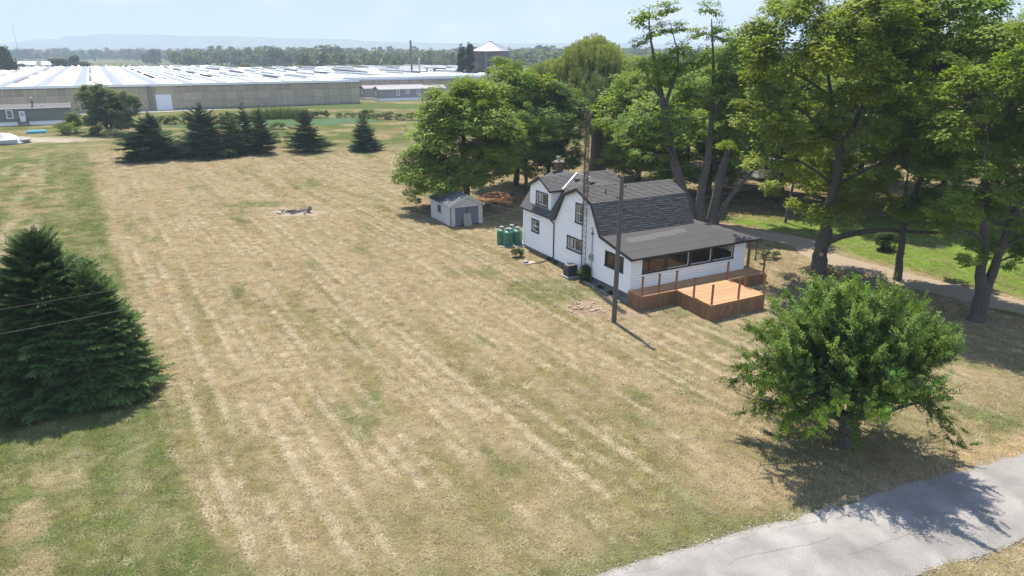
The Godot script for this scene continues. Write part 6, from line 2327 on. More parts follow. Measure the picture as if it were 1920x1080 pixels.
func make_far_buildings() -> void:
	var dark := Color(0.185, 0.20, 0.175)
	var h := cabin("mobile_home", "long grey-green mobile home with white skirting and dark low roof", Vector3(-109.5, 0, -137.0), 30.0, 21.0, 5.6, 0.75, 3.35, 4.05, dark, Color(0.15, 0.14, 0.15), [[10.0, 1.45, 11.1, 3.05]], [12.6], 1)
	# steps and a landing at its door
	var st := thing("door_steps", "weathered wooden landing and steps at the mobile home door", "steps", h.transform * V(12.6, 0, 0), 30.0)
	var b := MB.new()
	b.bx(V(0, 0.66, 0.75), Vector3(1.7, 0.12, 1.3))
	part(st, "landing", b, M.grey_wood)
	for k in 3:
		b = MB.new()
		b.bx(V(0.0, 0.48 - k * 0.2, 1.52 + k * 0.28), Vector3(1.1, 0.06, 0.28))
		part(st, "step", b, M.grey_wood)
	for k in 4:
		b = MB.new()
		b.bx(V(-0.8 + (k % 2) * 1.6, 0.85, 0.2 + (k / 2) * 1.1), Vector3(0.09, 1.7, 0.09))
		part(st, "post", b, M.grey_wood)
	b = MB.new()
	b.bx(V(0.8, 1.68, 0.75), Vector3(0.08, 0.08, 1.2))
	b.bx(V(-0.8, 1.68, 0.75), Vector3(0.08, 0.08, 1.2))
	part(st, "handrail", b, M.white_trim)
	person_on(h.transform * V(14.6, 3.62, -1.1))
	var bk := thing("tool_bucket", "pale bucket on the dark roof beside the standing person", "bucket", h.transform * V(16.3, 3.58, -1.0))
	b = MB.new()
	b.lathe(Vector3.ZERO, [Vector2(0.001, 0.0), Vector2(0.16, 0.0), Vector2(0.20, 0.5), Vector2(0.18, 0.5), Vector2(0.15, 0.06)], 14)
	part(bk, "pail", b, M.white_trim)
	b = MB.new()
	b.tube([V(-0.19, 0.48), V(-0.1, 0.66), V(0.1, 0.66), V(0.19, 0.48)], [0.015, 0.015, 0.015, 0.015], 5)
	part(bk, "handle", b, M.metal_grey)
	# two grey homes standing side by side
	cabin("mobile_home", "blue-grey mobile home behind its twin with only its gable end clear", Vector3(-45.6, 0, -222.5), 30.0, 20.0, 4.6, 0.8, 3.4, 4.25, Color(0.30, 0.335, 0.345), Color(0.40, 0.39, 0.41), [[-3.0, 1.6, -1.9, 2.9, false]], [], 2)
	cabin("mobile_home", "mauve-grey mobile home with paired white windows, standing before its twin", Vector3(-40.0, 0, -216.2), 30.0, 22.0, 4.8, 0.8, 3.4, 4.25, Color(0.31, 0.295, 0.315), Color(0.47, 0.455, 0.46), [[5.6, 1.5, 6.6, 3.0], [8.7, 2.0, 9.7, 3.0], [12.2, 1.5, 13.2, 3.0], [-3.2, 1.6, -2.1, 2.8, false]], [], 3)
	# bins by the greenhouse door
	var names := [["skip_bin", "bright green skip by the greenhouse roller door", V(-93.0, 0, -182.0), Color(0.05, 0.27, 0.07), Vector3(2.8, 1.3, 1.5)], ["waste_bin", "dark bin beside the white roller door next to the green skip", V(-90.6, 0, -183.2), Color(0.05, 0.045, 0.06), Vector3(1.5, 1.4, 1.2)], ["waste_bin", "dark crate at the far end of the green skip", V(-95.6, 0, -180.6), Color(0.07, 0.065, 0.07), Vector3(1.8, 1.1, 1.2)], ["waste_bin", "dark low bin on the far side of the roller door", V(-84.6, 0, -186.6), Color(0.06, 0.055, 0.07), Vector3(2.0, 1.0, 1.2)]]
	for n in names:
		var t := thing(n[0], n[1], "bin", n[2], 30.0)
		var z: Vector3 = n[4]
		var m := mat("%s_%d" % [n[0], int(n[2].x)], n[3], 0.6)
		b = MB.new()
		var w := z * 0.5
		for q in [[V(-w.x, 0, w.z * 0.8), V(w.x, 0, w.z * 0.8), V(w.x, z.y, w.z), V(-w.x, z.y, w.z)], [V(w.x, 0, -w.z * 0.8), V(-w.x, 0, -w.z * 0.8), V(-w.x, z.y, -w.z), V(w.x, z.y, -w.z)], [V(w.x, 0, w.z * 0.8), V(w.x, 0, -w.z * 0.8), V(w.x, z.y, -w.z), V(w.x, z.y, w.z)], [V(-w.x, 0, -w.z * 0.8), V(-w.x, 0, w.z * 0.8), V(-w.x, z.y, w.z), V(-w.x, z.y, -w.z)]]:
			b.quad(q[0], q[1], q[2], q[3])
		part(t, "body", b, m)
		b = MB.new()
		b.bx(V(0, z.y + 0.03, 0), Vector3(z.x + 0.1, 0.08, z.z + 0.1))
		part(t, "lid", b, m)
		b = MB.new()
		for k in 3:
			b.bx(V((k - 1) * w.x * 0.7, z.y * 0.5, w.z * 0.92), Vector3(0.1, z.y * 0.9, 0.12))
		part(t, "rib", b, m)
	# spoil heap under sheeting, blue boat-like tray
	var heap := thing("spoil_heap", "heap of rubble partly covered by pale plastic sheeting", "rubble heap", V(-84.0, 0, -115.0))
	b = MB.new()
	b.lump(Transform3D(), Vector3(5.0, 1.3, 3.0), 601, 0.22, 14, 8)
	part(heap, "rubble", b, mat("rubble", Color(0.36, 0.34, 0.33), 0.95, 0.0, M.blotch_tex, Vector3(0.4, 0.4, 0.4), 6.0))
	b = MB.new()
	b.lump(Transform3D(Basis(), V(1.2, 0.15, 1.0)), Vector3(3.6, 1.4, 2.6), 602, 0.18, 14, 8)
	part(heap, "sheeting", b, mat("sheeting", Color(0.36, 0.39, 0.43), 0.35))
	var rg := rng_of(610)
	for k in 14:
		b = MB.new()
		b.lump(Transform3D(Basis(Vector3.UP, rg.randf() * 3.0), Vector3.ZERO), Vector3(rg.randf_range(0.3, 0.8), rg.randf_range(0.2, 0.4), rg.randf_range(0.3, 0.6)), 620 + k, 0.3, 7, 5)
		var o := part(self, "rubble_piece", b, M.concrete, Transform3D(Basis(), V(-84.0 + rg.randf_range(-9.0, 7.0), 0.12, -116.0 + rg.randf_range(-3.5, 3.0))))
		tag(o, "pale lump of rubble on bare ground round the sheeted heap", "rubble", "rubble round the sheeted heap")
	var tray := thing("blue_tray", "blue upturned plastic tray on the bare ground by the rubble", "tray", V(-86.8, 0, -129.0), 25.0)
	b = MB.new()
	b.cbox(V(0, 0.3, 0), Vector3(3.0, 0.6, 1.3), 0.25)
	part(tray, "tub", b, mat("blue_plastic", Color(0.05, 0.25, 0.34), 0.45))
	b = MB.new()
	b.bx(V(0, 0.04, 0), Vector3(3.3, 0.08, 1.6))
	part(tray, "rim", b, M.blue_plastic)
	# fence and a pale-roofed trailer behind the maples
	var fence := thing("picket_fence", "weathered grey picket fence behind the many-stemmed maple", "fence", V(17.5, 0, -82.0), 12.0)
	for k in 96:
		b = MB.new()
		var hh := 1.55 + rg.randf_range(-0.04, 0.04)
		b.bx(V(k * 0.16, hh * 0.5, 0), Vector3(0.11, hh, 0.02))
		part(fence, "picket", b, M.grey_wood)
	for y in [0.45, 1.2]:
		b = MB.new()
		b.bx(V(7.6, y, -0.04), Vector3(15.4, 0.09, 0.05))
		part(fence, "rail", b, M.grey_wood)
	for k in 7:
		b = MB.new()
		b.bx(V(k * 2.55, 0.8, -0.12), Vector3(0.1, 1.7, 0.1))
		part(fence, "fence_post", b, M.grey_wood)
	var tr := thing("white_trailer", "white flat-roofed trailer half hidden behind the fence and foliage", "trailer", V(30.5, 0, -80.5), 10.0)
	b = MB.new()
	b.cbox(V(0, 1.35, 0), Vector3(5.4, 1.9, 2.3), 0.15)
	part(tr, "body", b, M.white_trim)
	b = MB.new()
	b.cbox(V(0, 2.36, 0), Vector3(5.6, 0.14, 2.5), 0.05)
	part(tr, "roof", b, M.white_trim)
	for k in 2:
		b = MB.new()
		b.tube([V(-0.6 + k * 1.0, 0.32, 1.02), V(-0.6 + k * 1.0, 0.32, 1.2)], [0.32, 0.32], 16)
		var wh := part(tr, "wheel", b, M.dark_trim)
		b = MB.new()
		b.tube([V(-0.6 + k * 1.0, 0.32, 1.2), V(-0.6 + k * 1.0, 0.32, 1.22)], [0.17, 0.15], 12)
		part(wh, "rim", b, M.metal_grey)
	for k in 2:
		b = MB.new()
		b.bx(V(-1.4 + k * 2.6, 1.65, 1.16), Vector3(1.2, 0.6, 0.04))
		part(tr, "window", b, mat("trailer_glass", Color(0.05, 0.06, 0.07), 0.1))
	# farm buildings far out
	var far := [["white_barn", "long white-roofed barn far out among the crops", V(-463, 0, -1110), 8.0, Vector3(58, 8, 18), Color(0.74, 0.75, 0.76), Color(0.82, 0.83, 0.84)], ["far_house", "pale house with a light roof between the far dark trees", V(-452, 0, -680), 20.0, Vector3(14, 6, 10), Color(0.72, 0.71, 0.68), Color(0.60, 0.60, 0.60)], ["far_house", "white house beside the pale one between the far dark trees", V(-428, 0, -680), 20.0, Vector3(17, 6, 9), Color(0.80, 0.80, 0.80), Color(0.80, 0.80, 0.82)], ["far_house", "tiny pale farmhouse at the edge of the far brown field", V(-445, 0, -1240), 10.0, Vector3(13, 7, 10), Color(0.72, 0.70, 0.68), Color(0.45, 0.40, 0.38)], ["far_house", "tiny white shed on the far brown field", V(-372, 0, -1240), 10.0, Vector3(9, 5, 7), Color(0.78, 0.77, 0.75), Color(0.6, 0.58, 0.56)]]
	for f in far:
		var t := thing(f[0], f[1], "house" if f[0] == "far_house" else "barn", f[2], f[3])
		var z: Vector3 = f[4]
		var w := z * 0.5
		var eave := z.y * 0.6
		b = MB.new()
		b.bx(V(0, eave * 0.5, 0), Vector3(z.x, eave, z.z))
		for x in [-w.x, w.x]:
			b.tri(V(x, eave, w.z), V(x, eave, -w.z), V(x, z.y, 0))
		part(t, "wall", b, mat("%s_w%d" % [f[0], int(-f[2].x)], f[5], 0.8))
		b = MB.new()
		b.quad(V(-w.x - 0.5, eave - 0.2, w.z + 0.5), V(w.x + 0.5, eave - 0.2, w.z + 0.5), V(w.x + 0.5, z.y + 0.1, 0), V(-w.x - 0.5, z.y + 0.1, 0))
		b.quad(V(w.x + 0.5, eave - 0.2, -w.z - 0.5), V(-w.x - 0.5, eave - 0.2, -w.z - 0.5), V(-w.x - 0.5, z.y + 0.1, 0), V(w.x + 0.5, z.y + 0.1, 0))
		part(t, "roof", b, mat("%s_r%d" % [f[0], int(-f[2].x)], f[6], 0.6))
		for k in 3:
			b = MB.new()
			b.bx(V((k - 1) * z.x * 0.3, eave * 0.5, w.z + 0.03), Vector3(1.6, 1.6, 0.06))
			part(t, "window", b, M.trailer_glass)
	var mast := thing("radio_mast", "very thin far radio mast above the treeline", "mast", V(-1180, 0, -1750))
	b = MB.new()
	for k in 3:
		var a := TAU * k / 3.0
		b.tube([V(cos(a) * 1.0, 0, sin(a) * 1.0), V(cos(a) * 0.5, 78, sin(a) * 0.5)], [0.25, 0.15], 5)
	part(mast, "leg", b, M.metal_grey)
	b = MB.new()
	for k in 26:
		b.beam(V(-0.8, k * 3.0, 0), V(0.8, k * 3.0 + 3.0, 0), 0.15, 0.15)
	part(mast, "bracing", b, M.metal_grey)


# a standing person: tapered bones joined smoothly and meshed as one surface
func person_on(at: Vector3) -> void:
	var t := thing("person", "person in dark clothes, pale vest and white hat standing on the dark roof", "person", at, 160.0)
	var bones := [[V(0, 1.60, 0.01), V(0, 1.68, 0.02), 0.10, 0.095, 0], [V(0, 1.42), V(0, 1.56), 0.055, 0.055, 0], [V(0, 1.0), V(0, 1.36), 0.15, 0.17, 1], [V(0, 0.9), V(0, 1.02), 0.155, 0.15, 2],
		[V(-0.18, 1.38), V(-0.25, 1.08, 0.02), 0.065, 0.05, 1], [V(-0.25, 1.08, 0.02), V(-0.20, 0.86, 0.12), 0.048, 0.036, 3], [V(0.18, 1.38), V(0.27, 1.10, 0.0), 0.065, 0.05, 1], [V(0.27, 1.10), V(0.24, 0.88, 0.14), 0.048, 0.036, 3],
		[V(-0.20, 0.86, 0.12), V(-0.19, 0.76, 0.16), 0.04, 0.03, 3], [V(0.24, 0.88, 0.14), V(0.23, 0.78, 0.18), 0.04, 0.03, 3],
		[V(-0.09, 0.90), V(-0.11, 0.48, 0.02), 0.095, 0.065, 2], [V(-0.11, 0.48, 0.02), V(-0.12, 0.08), 0.062, 0.045, 2], [V(0.09, 0.90), V(0.12, 0.48, 0.03), 0.095, 0.065, 2], [V(0.12, 0.48, 0.03), V(0.14, 0.08, -0.02), 0.062, 0.045, 2],
		[V(-0.12, 0.05), V(-0.13, 0.04, 0.15), 0.05, 0.04, 4], [V(0.14, 0.05, -0.02), V(0.15, 0.04, 0.13), 0.05, 0.04, 4]]
	var cols := [Color(0.42, 0.26, 0.18), Color(0.32, 0.34, 0.30), Color(0.05, 0.06, 0.08), Color(0.42, 0.26, 0.18), Color(0.03, 0.03, 0.03)]
	var cell := 0.028
	var lo := V(-0.42, -0.04, -0.28)
	var nx := 30
	var ny := 66
	var nz := 20
	var f := PackedFloat32Array()
	f.resize(nx * ny * nz)
	var who := PackedByteArray()
	who.resize(nx * ny * nz)
	for j in ny:
		for k in nz:
			for i in nx:
				var p := lo + V(i, j, k) * cell
				var d := 1.0
				var near := 1.0
				var w := 0
				for bn in bones:
					var a: Vector3 = bn[0]
					var e: Vector3 = bn[1] - a
					var u := clampf((p - a).dot(e) / maxf(e.length_squared(), 1e-6), 0.0, 1.0)
					var q := (p - a - e * u).length() - lerpf(bn[2], bn[3], u)
					if q < near:
						near = q
						w = bn[4]
					var m := maxf(0.03 - absf(d - q), 0.0) / 0.03
					d = minf(d, q) - m * m * 0.03 * 0.25
				f[(j * nz + k) * nx + i] = d
				who[(j * nz + k) * nx + i] = w
	var at_v := {}
	var b := MB.new()
	var cell_v := func(i: int, j: int, k: int) -> Vector3:
		var key := (j * nz + k) * nx + i
		if at_v.has(key):
			return at_v[key]
		var sum := Vector3.ZERO
		var n := 0
		for e in 12:
			var ax := e / 4
			var o := [(e & 1), ((e >> 1) & 1)]
			var p0 := [0, 0, 0]
			p0[(ax + 1) % 3] = o[0]
			p0[(ax + 2) % 3] = o[1]
			var p1 := p0.duplicate()
			p1[ax] = 1
			var f0 := f[((j + p0[1]) * nz + k + p0[2]) * nx + i + p0[0]]
			var f1 := f[((j + p1[1]) * nz + k + p1[2]) * nx + i + p1[0]]
			if (f0 < 0.0) != (f1 < 0.0):
				var u := f0 / (f0 - f1)
				sum += Vector3(p0[0], p0[1], p0[2]).lerp(Vector3(p1[0], p1[1], p1[2]), u)
				n += 1
		var r: Vector3 = lo + (V(i, j, k) + sum / maxf(n, 1)) * cell
		at_v[key] = r
		return r
	for j in range(1, ny - 1):
		for k in range(1, nz - 1):
			for i in range(1, nx - 1):
				var c0 := f[(j * nz + k) * nx + i]
				b.col = cols[who[(j * nz + k) * nx + i]]
				for ax in 3:
					var d := [0, 0, 0]
					d[ax] = 1
					var c1 := f[((j + d[1]) * nz + k + d[2]) * nx + i + d[0]]
					if (c0 < 0.0) == (c1 < 0.0):
						continue
					var u := [0, 0, 0]
					var v := [0, 0, 0]
					u[(ax + 1) % 3] = 1
					v[(ax + 2) % 3] = 1
					var q0: Vector3 = cell_v.call(i, j, k)
					var q1: Vector3 = cell_v.call(i - u[0], j - u[1], k - u[2])
					var q2: Vector3 = cell_v.call(i - u[0] - v[0], j - u[1] - v[1], k - u[2] - v[2])
					var q3: Vector3 = cell_v.call(i - v[0], j - v[1], k - v[2])
					if c0 < 0.0:
						b.quad(q0, q1, q2, q3)
					else:
						b.quad(q3, q2, q1, q0)
	part(t, "body", b, M.painted)
	b = MB.new()
	b.lathe(V(0, 1.70, 0.01), [Vector2(0.19, 0.0), Vector2(0.18, 0.02), Vector2(0.115, 0.03), Vector2(0.11, 0.08), Vector2(0.07, 0.125), Vector2(0.005, 0.135)], 16)
	part(t, "hat", b, M.white_trim)


# ------------------------------------------------------------------ far country
func far_tree_mesh(s: int, shape: Vector3, n: int, leaf: float) -> ArrayMesh:
	var rg := rng_of(s)
	var b := MB.new()
	b.col = Color(0.8, 0.6, 0.5)
	b.tube([V(0, -0.02), V(0, 0.4)], [0.03, 0.02], 5, false)
	var subs := []
	for k in 12:
		subs.append([Vector3(rg.randf_range(-1, 1), rg.randf_range(-0.9, 1), rg.randf_range(-1, 1)).limit_length(1.0), rg.randf_range(0.8, 1.2)])
	for i in n:
		var q: Array = subs[rg.randi() % 12]
		var d := Vector3(rg.randfn(), rg.randfn(), rg.randfn()).normalized()
		var p: Vector3 = V(0, 0.50) + (q[0] * 0.68 + d * 0.32) * shape
		var up := (d + Vector3(0, 0.5, 0) + Vector3(rg.randf_range(-1, 1), rg.randf_range(-1, 1), rg.randf_range(-1, 1)) * 0.6).normalized()
		var ax := up.cross(Vector3(rg.randfn(), rg.randfn(), rg.randfn())).normalized()
		var sd := up.cross(ax)
		var l := leaf * rg.randf_range(0.6, 1.4)
		var t: float = q[1] * rg.randf_range(0.8, 1.2)
		b.col = Color(t, t, t)
		b.tri(p - ax * l, p + sd * l * 0.7, p + ax * l)
		b.tri(p - ax * l, p + ax * l, p - sd * l * 0.7)
	return b.mesh()


func make_far_country() -> void:
	# pond
	var b := MB.new()
	var edge := [Vector2(-72.3, -142.4), Vector2(-61.3, -145.6), Vector2(-56.0, -150.5), Vector2(-51.6, -156.4), Vector2(-42.9, -159.0), Vector2(-34.0, -159.0), Vector2(-28.0, -154.0), Vector2(-31.6, -149.0), Vector2(-38.6, -143.6), Vector2(-46.5, -141.0), Vector2(-58.3, -139.6), Vector2(-68.0, -139.6)]
	var curve := Curve2D.new()
	for i in edge.size() + 1:
		var p: Vector2 = edge[i % edge.size()]
		var d: Vector2 = (edge[(i + 1) % edge.size()] - edge[(i - 1 + edge.size()) % edge.size()]) * 0.17
		curve.add_point(p, -d, d)
	var poly := curve.tessellate(3, 6.0)
	poly.remove_at(poly.size() - 1)
	var tr := Geometry2D.triangulate_polygon(poly)
	for i in range(0, tr.size(), 3):
		var q := []
		for k in 3:
			q.append(Vector3(poly[tr[i + k]].x, 0.03, poly[tr[i + k]].y))
		if (q[1] - q[0]).cross(q[2] - q[0]).y > 0.0:
			b.tri(q[0], q[1], q[2])
		else:
			b.tri(q[0], q[2], q[1])
	var wm := mat("pond_water", Color(0.040, 0.085, 0.022), 0.5, 0.0, M.faint_tex, Vector3(0.05, 0.05, 0.05))
	wm.metallic_specular = 0.15
	structure(part(self, "pond_water", b, wm), "still green pond beyond the conifers", "pond")
	# escarpment
	var prof := [[-5200.0, 42.0], [-4300.0, 50.0], [-3463.0, 54.0], [-3133.0, 70.0], [-2866.0, 94.0], [-2634.0, 113.0], [-2502.0, 124.0], [-2146.0, 119.0], [-1757.0, 112.0], [-1302.0, 101.0], [-1042.0, 94.0], [-848.0, 82.0], [-522.0, 73.0], [-196.0, 70.0], [326.0, 73.0], [1110.0, 70.0], [2000.0, 66.0], [3200.0, 60.0], [5200.0, 52.0]]
	var hb := MB.new()
	var prev := []
	var x := -5200.0
	var rough := FastNoiseLite.new()
	rough.seed = 4
	rough.frequency = 0.012
	rough.fractal_octaves = 4
	while x <= 5200.0:
		var top := 60.0
		for i in prof.size() - 1:
			if x >= prof[i][0] and x <= prof[i + 1][0]:
				top = lerpf(prof[i][1], prof[i + 1][1], smoothstep(0.0, 1.0, (x - prof[i][0]) / (prof[i + 1][0] - prof[i][0])))
		top -= 5.0
		var row := []
		for k in 7:
			var t: float = [0.0, 0.25, 0.5, 0.7, 0.85, 1.0, 1.1][k]
			var y := top * smoothstep(0.0, 1.0, minf(t, 1.0)) + rough.get_noise_2d(x * 1.3, k * 90.0) * (10.0 if k > 0 else 0.0) * (0.6 if k >= 5 else 1.0)
			row.append(Vector3(x, maxf(y, -1.0) if k else -2.0, -3950.0 - t * 560.0 + rough.get_noise_2d(x * 0.4, 500.0) * 120.0))
		if prev.size():
			for k in 6:
				var v := 0.85 + 0.3 * rough.get_noise_2d(x * 0.9, k * 61.0 + 900.0)
				hb.col = Color(0.075 * v, 0.110 * v, 0.050 * v)
				hb.quad(prev[k], row[k], row[k + 1], prev[k + 1])
		prev = row
		x += 26.0
	var hm := mat("hill_wood", Color(1, 1, 1), 1.0)
	hm.vertex_color_use_as_albedo = true
	structure(part(self, "hills", hb, hm), "long low wooded escarpment in blue haze", "hills")
	# belts of wood: stuff
	var rg := rng_of(801)
	var round_m := far_tree_mesh(802, V(0.48, 0.48, 0.48), 190, 0.075)
	var tall_m := far_tree_mesh(803, V(0.36, 0.50, 0.36), 170, 0.065)
	var belts := [
		# z, half depth, x from, x to, count, low, high, tint
		[-600.0, 95.0, -150.0, 420.0, 1100, 6.0, 15.0, Color(0.105, 0.155, 0.055)],
		[-800.0, 90.0, -330.0, 520.0, 1000, 8.0, 19.0, Color(0.085, 0.130, 0.050)],
		[-980.0, 110.0, -470.0, 700.0, 1000, 9.0, 22.0, Color(0.052, 0.088, 0.040)],
		[-1350.0, 140.0, -1150.0, 900.0, 1300, 9.0, 21.0, Color(0.058, 0.094, 0.044)],
		[-1850.0, 220.0, -1650.0, 1300.0, 1500, 10.0, 24.0, Color(0.050, 0.085, 0.042)],
		[-2550.0, 320.0, -2350.0, 1800.0, 1600, 11.0, 26.0, Color(0.050, 0.085, 0.042)]]
	for i in belts.size():
		var bl: Array = belts[i]
		var where := []
		var tints := PackedColorArray()
		for k in bl[4]:
			var px := rg.randf_range(bl[2], bl[3])
			var pz: float = bl[0] + rg.randf_range(-1, 1) * bl[1]
			var gap := n_wide.get_noise_2d(px * 0.25 + i * 300.0, pz * 0.25)
			if gap < -0.24:
				continue
			var hh := lerpf(bl[5], bl[6], rg.randf()) * (1.0 + gap * 0.5)
			var ww := hh * rg.randf_range(0.85, 1.3)
			where.append(Transform3D(Basis(Vector3.UP, rg.randf() * TAU) * Basis.from_scale(Vector3(ww, hh, ww)), V(px, 0, pz)))
			var v := rg.randf_range(0.7, 1.3)
			var c: Color = bl[7]
			tints.append(Color(c.r * v * rg.randf_range(0.85, 1.2), c.g * v, c.b * v))
		var o := copies(self, "far_wood", round_m if i % 2 else tall_m, M.leaf, where, tints)
		tag(o, ["scrubby pale green wood just behind the greenhouse roofs", "green wood rising behind the scrubby pale wood", "dense darker wood behind the tank", "hazy line of trees beyond the vineyard rows", "hazy bluish wood across the plain", "faint blue wood at the foot of the escarpment"][i], "wood", "", "stuff")
	# single trees that can be told apart beyond the roofs
	var singles := [[-232.0, -335.0, 20.0, 13.0, 0, Color(0.045, 0.080, 0.030), "tall dark tree at the corner of the greenhouse roofs"], [-292.0, -470.0, 13.0, 12.0, 1, Color(0.048, 0.080, 0.034), "dark round tree before the two far pale houses"], [-300.0, -500.0, 15.0, 9.0, 0, Color(0.042, 0.074, 0.036), "pointed dark tree behind the dark round one"], [-318.0, -520.0, 12.0, 11.0, 1, Color(0.055, 0.090, 0.036), "bushy tree beside the far pale house"], [-346.0, -510.0, 9.0, 10.0, 1, Color(0.070, 0.105, 0.045), "low pale tree at the end of the roofs by the far houses"], [-272.0, -460.0, 10.0, 12.0, 1, Color(0.050, 0.084, 0.034), "low dark tree at the start of the vineyard rows"], [-442.0, -905.0, 22.0, 19.0, 1, Color(0.048, 0.080, 0.038), "round tree standing clear above the vineyard"], [-402.0, -905.0, 22.0, 17.0, 1, Color(0.046, 0.078, 0.038), "second round tree standing clear above the vineyard"], [-470.0, -940.0, 17.0, 18.0, 1, Color(0.052, 0.084, 0.040), "broad tree beside the round ones above the vineyard"], [-300.0, -900.0, 18.0, 9.0, 0, Color(0.036, 0.064, 0.036), "dark pointed tree far beyond the white barn"], [-312.0, -905.0, 14.0, 12.0, 1, Color(0.036, 0.066, 0.036), "dark low tree far beyond the white barn"], [-208.0, -470.0, 7.5, 7.0, 1, Color(0.042, 0.068, 0.034), "small dark bush at the back edge of the roofs"], [-176.0, -480.0, 9.0, 8.5, 1, Color(0.150, 0.170, 0.060), "pale yellowish tree at the back edge of the roofs"], [-150.0, -490.0, 8.0, 9.5, 1, Color(0.085, 0.115, 0.055), "grey-green tree at the back edge of the roofs"], [-128.0, -500.0, 8.0, 8.0, 1, Color(0.062, 0.098, 0.045), "green bush at the back edge of the roofs"]]
	for i in singles.size():
		var q: Array = singles[i]
		var t := thing("field_tree", q[6], "tree", V(q[0], 0, q[1]))
		var wide: float = q[3]
		var tall: float = q[2]
		var tb := MB.new()
		tb.tube([V(0, -0.5), V(0, tall * 0.5)], [0.45, 0.3], 7)
		part(t, "trunk", tb, M.bark)
		var where := []
		var tints := PackedColorArray()
		for k in 5:
			where.append(Transform3D(Basis(Vector3.UP, rg.randf() * TAU) * Basis.from_scale(Vector3(wide, tall, wide) * rg.randf_range(0.75, 1.0)), V(rg.randf_range(-0.12, 0.12) * wide, rg.randf_range(-0.04, 0.0) * tall, rg.randf_range(-0.12, 0.12) * wide)))
			var v := rg.randf_range(0.85, 1.15)
			tints.append(Color(q[5].r * v, q[5].g * v, q[5].b * v))
		tints.resize(where.size())
		# nine small copies or more, so that they stay one crown
		for k in 5:
			where.append(Transform3D(Basis(Vector3.UP, rg.randf() * TAU) * Basis.from_scale(Vector3(wide, tall, wide) * rg.randf_range(0.35, 0.5)), V(rg.randf_range(-0.3, 0.3) * wide, rg.randf_range(0.05, 0.4) * tall, rg.randf_range(-0.3, 0.3) * wide)))
			tints.append(q[5])
		copies(t, "crown", tall_m if q[4] == 0 else round_m, M.leaf, where, tints)
	# vineyard rows
	var vb := leaf_clump(805, 26, 0.42, 0.8)
	var vw := []
	var vt := PackedColorArray()
	for r in 34:
		for k in 70:
			var p := V(-318.0 + r * 7.0, 1.1, -520.0) + V(-0.5, 0, -0.866) * (k * 4.6)
			var v := rg.randf_range(0.8, 1.2)
			vw.append(Transform3D(Basis(Vector3.UP, deg_to_rad(30.0)) * Basis.from_scale(Vector3(2.2, 2.2, 5.2)), p))
			vt.append(Color(0.115 * v, 0.165 * v, 0.045 * v))
	var vo := copies(self, "vineyard_rows", vb, M.leaf, vw, vt)
	tag(vo, "long green rows of a vineyard behind the greenhouse roofs", "vineyard", "", "stuff")


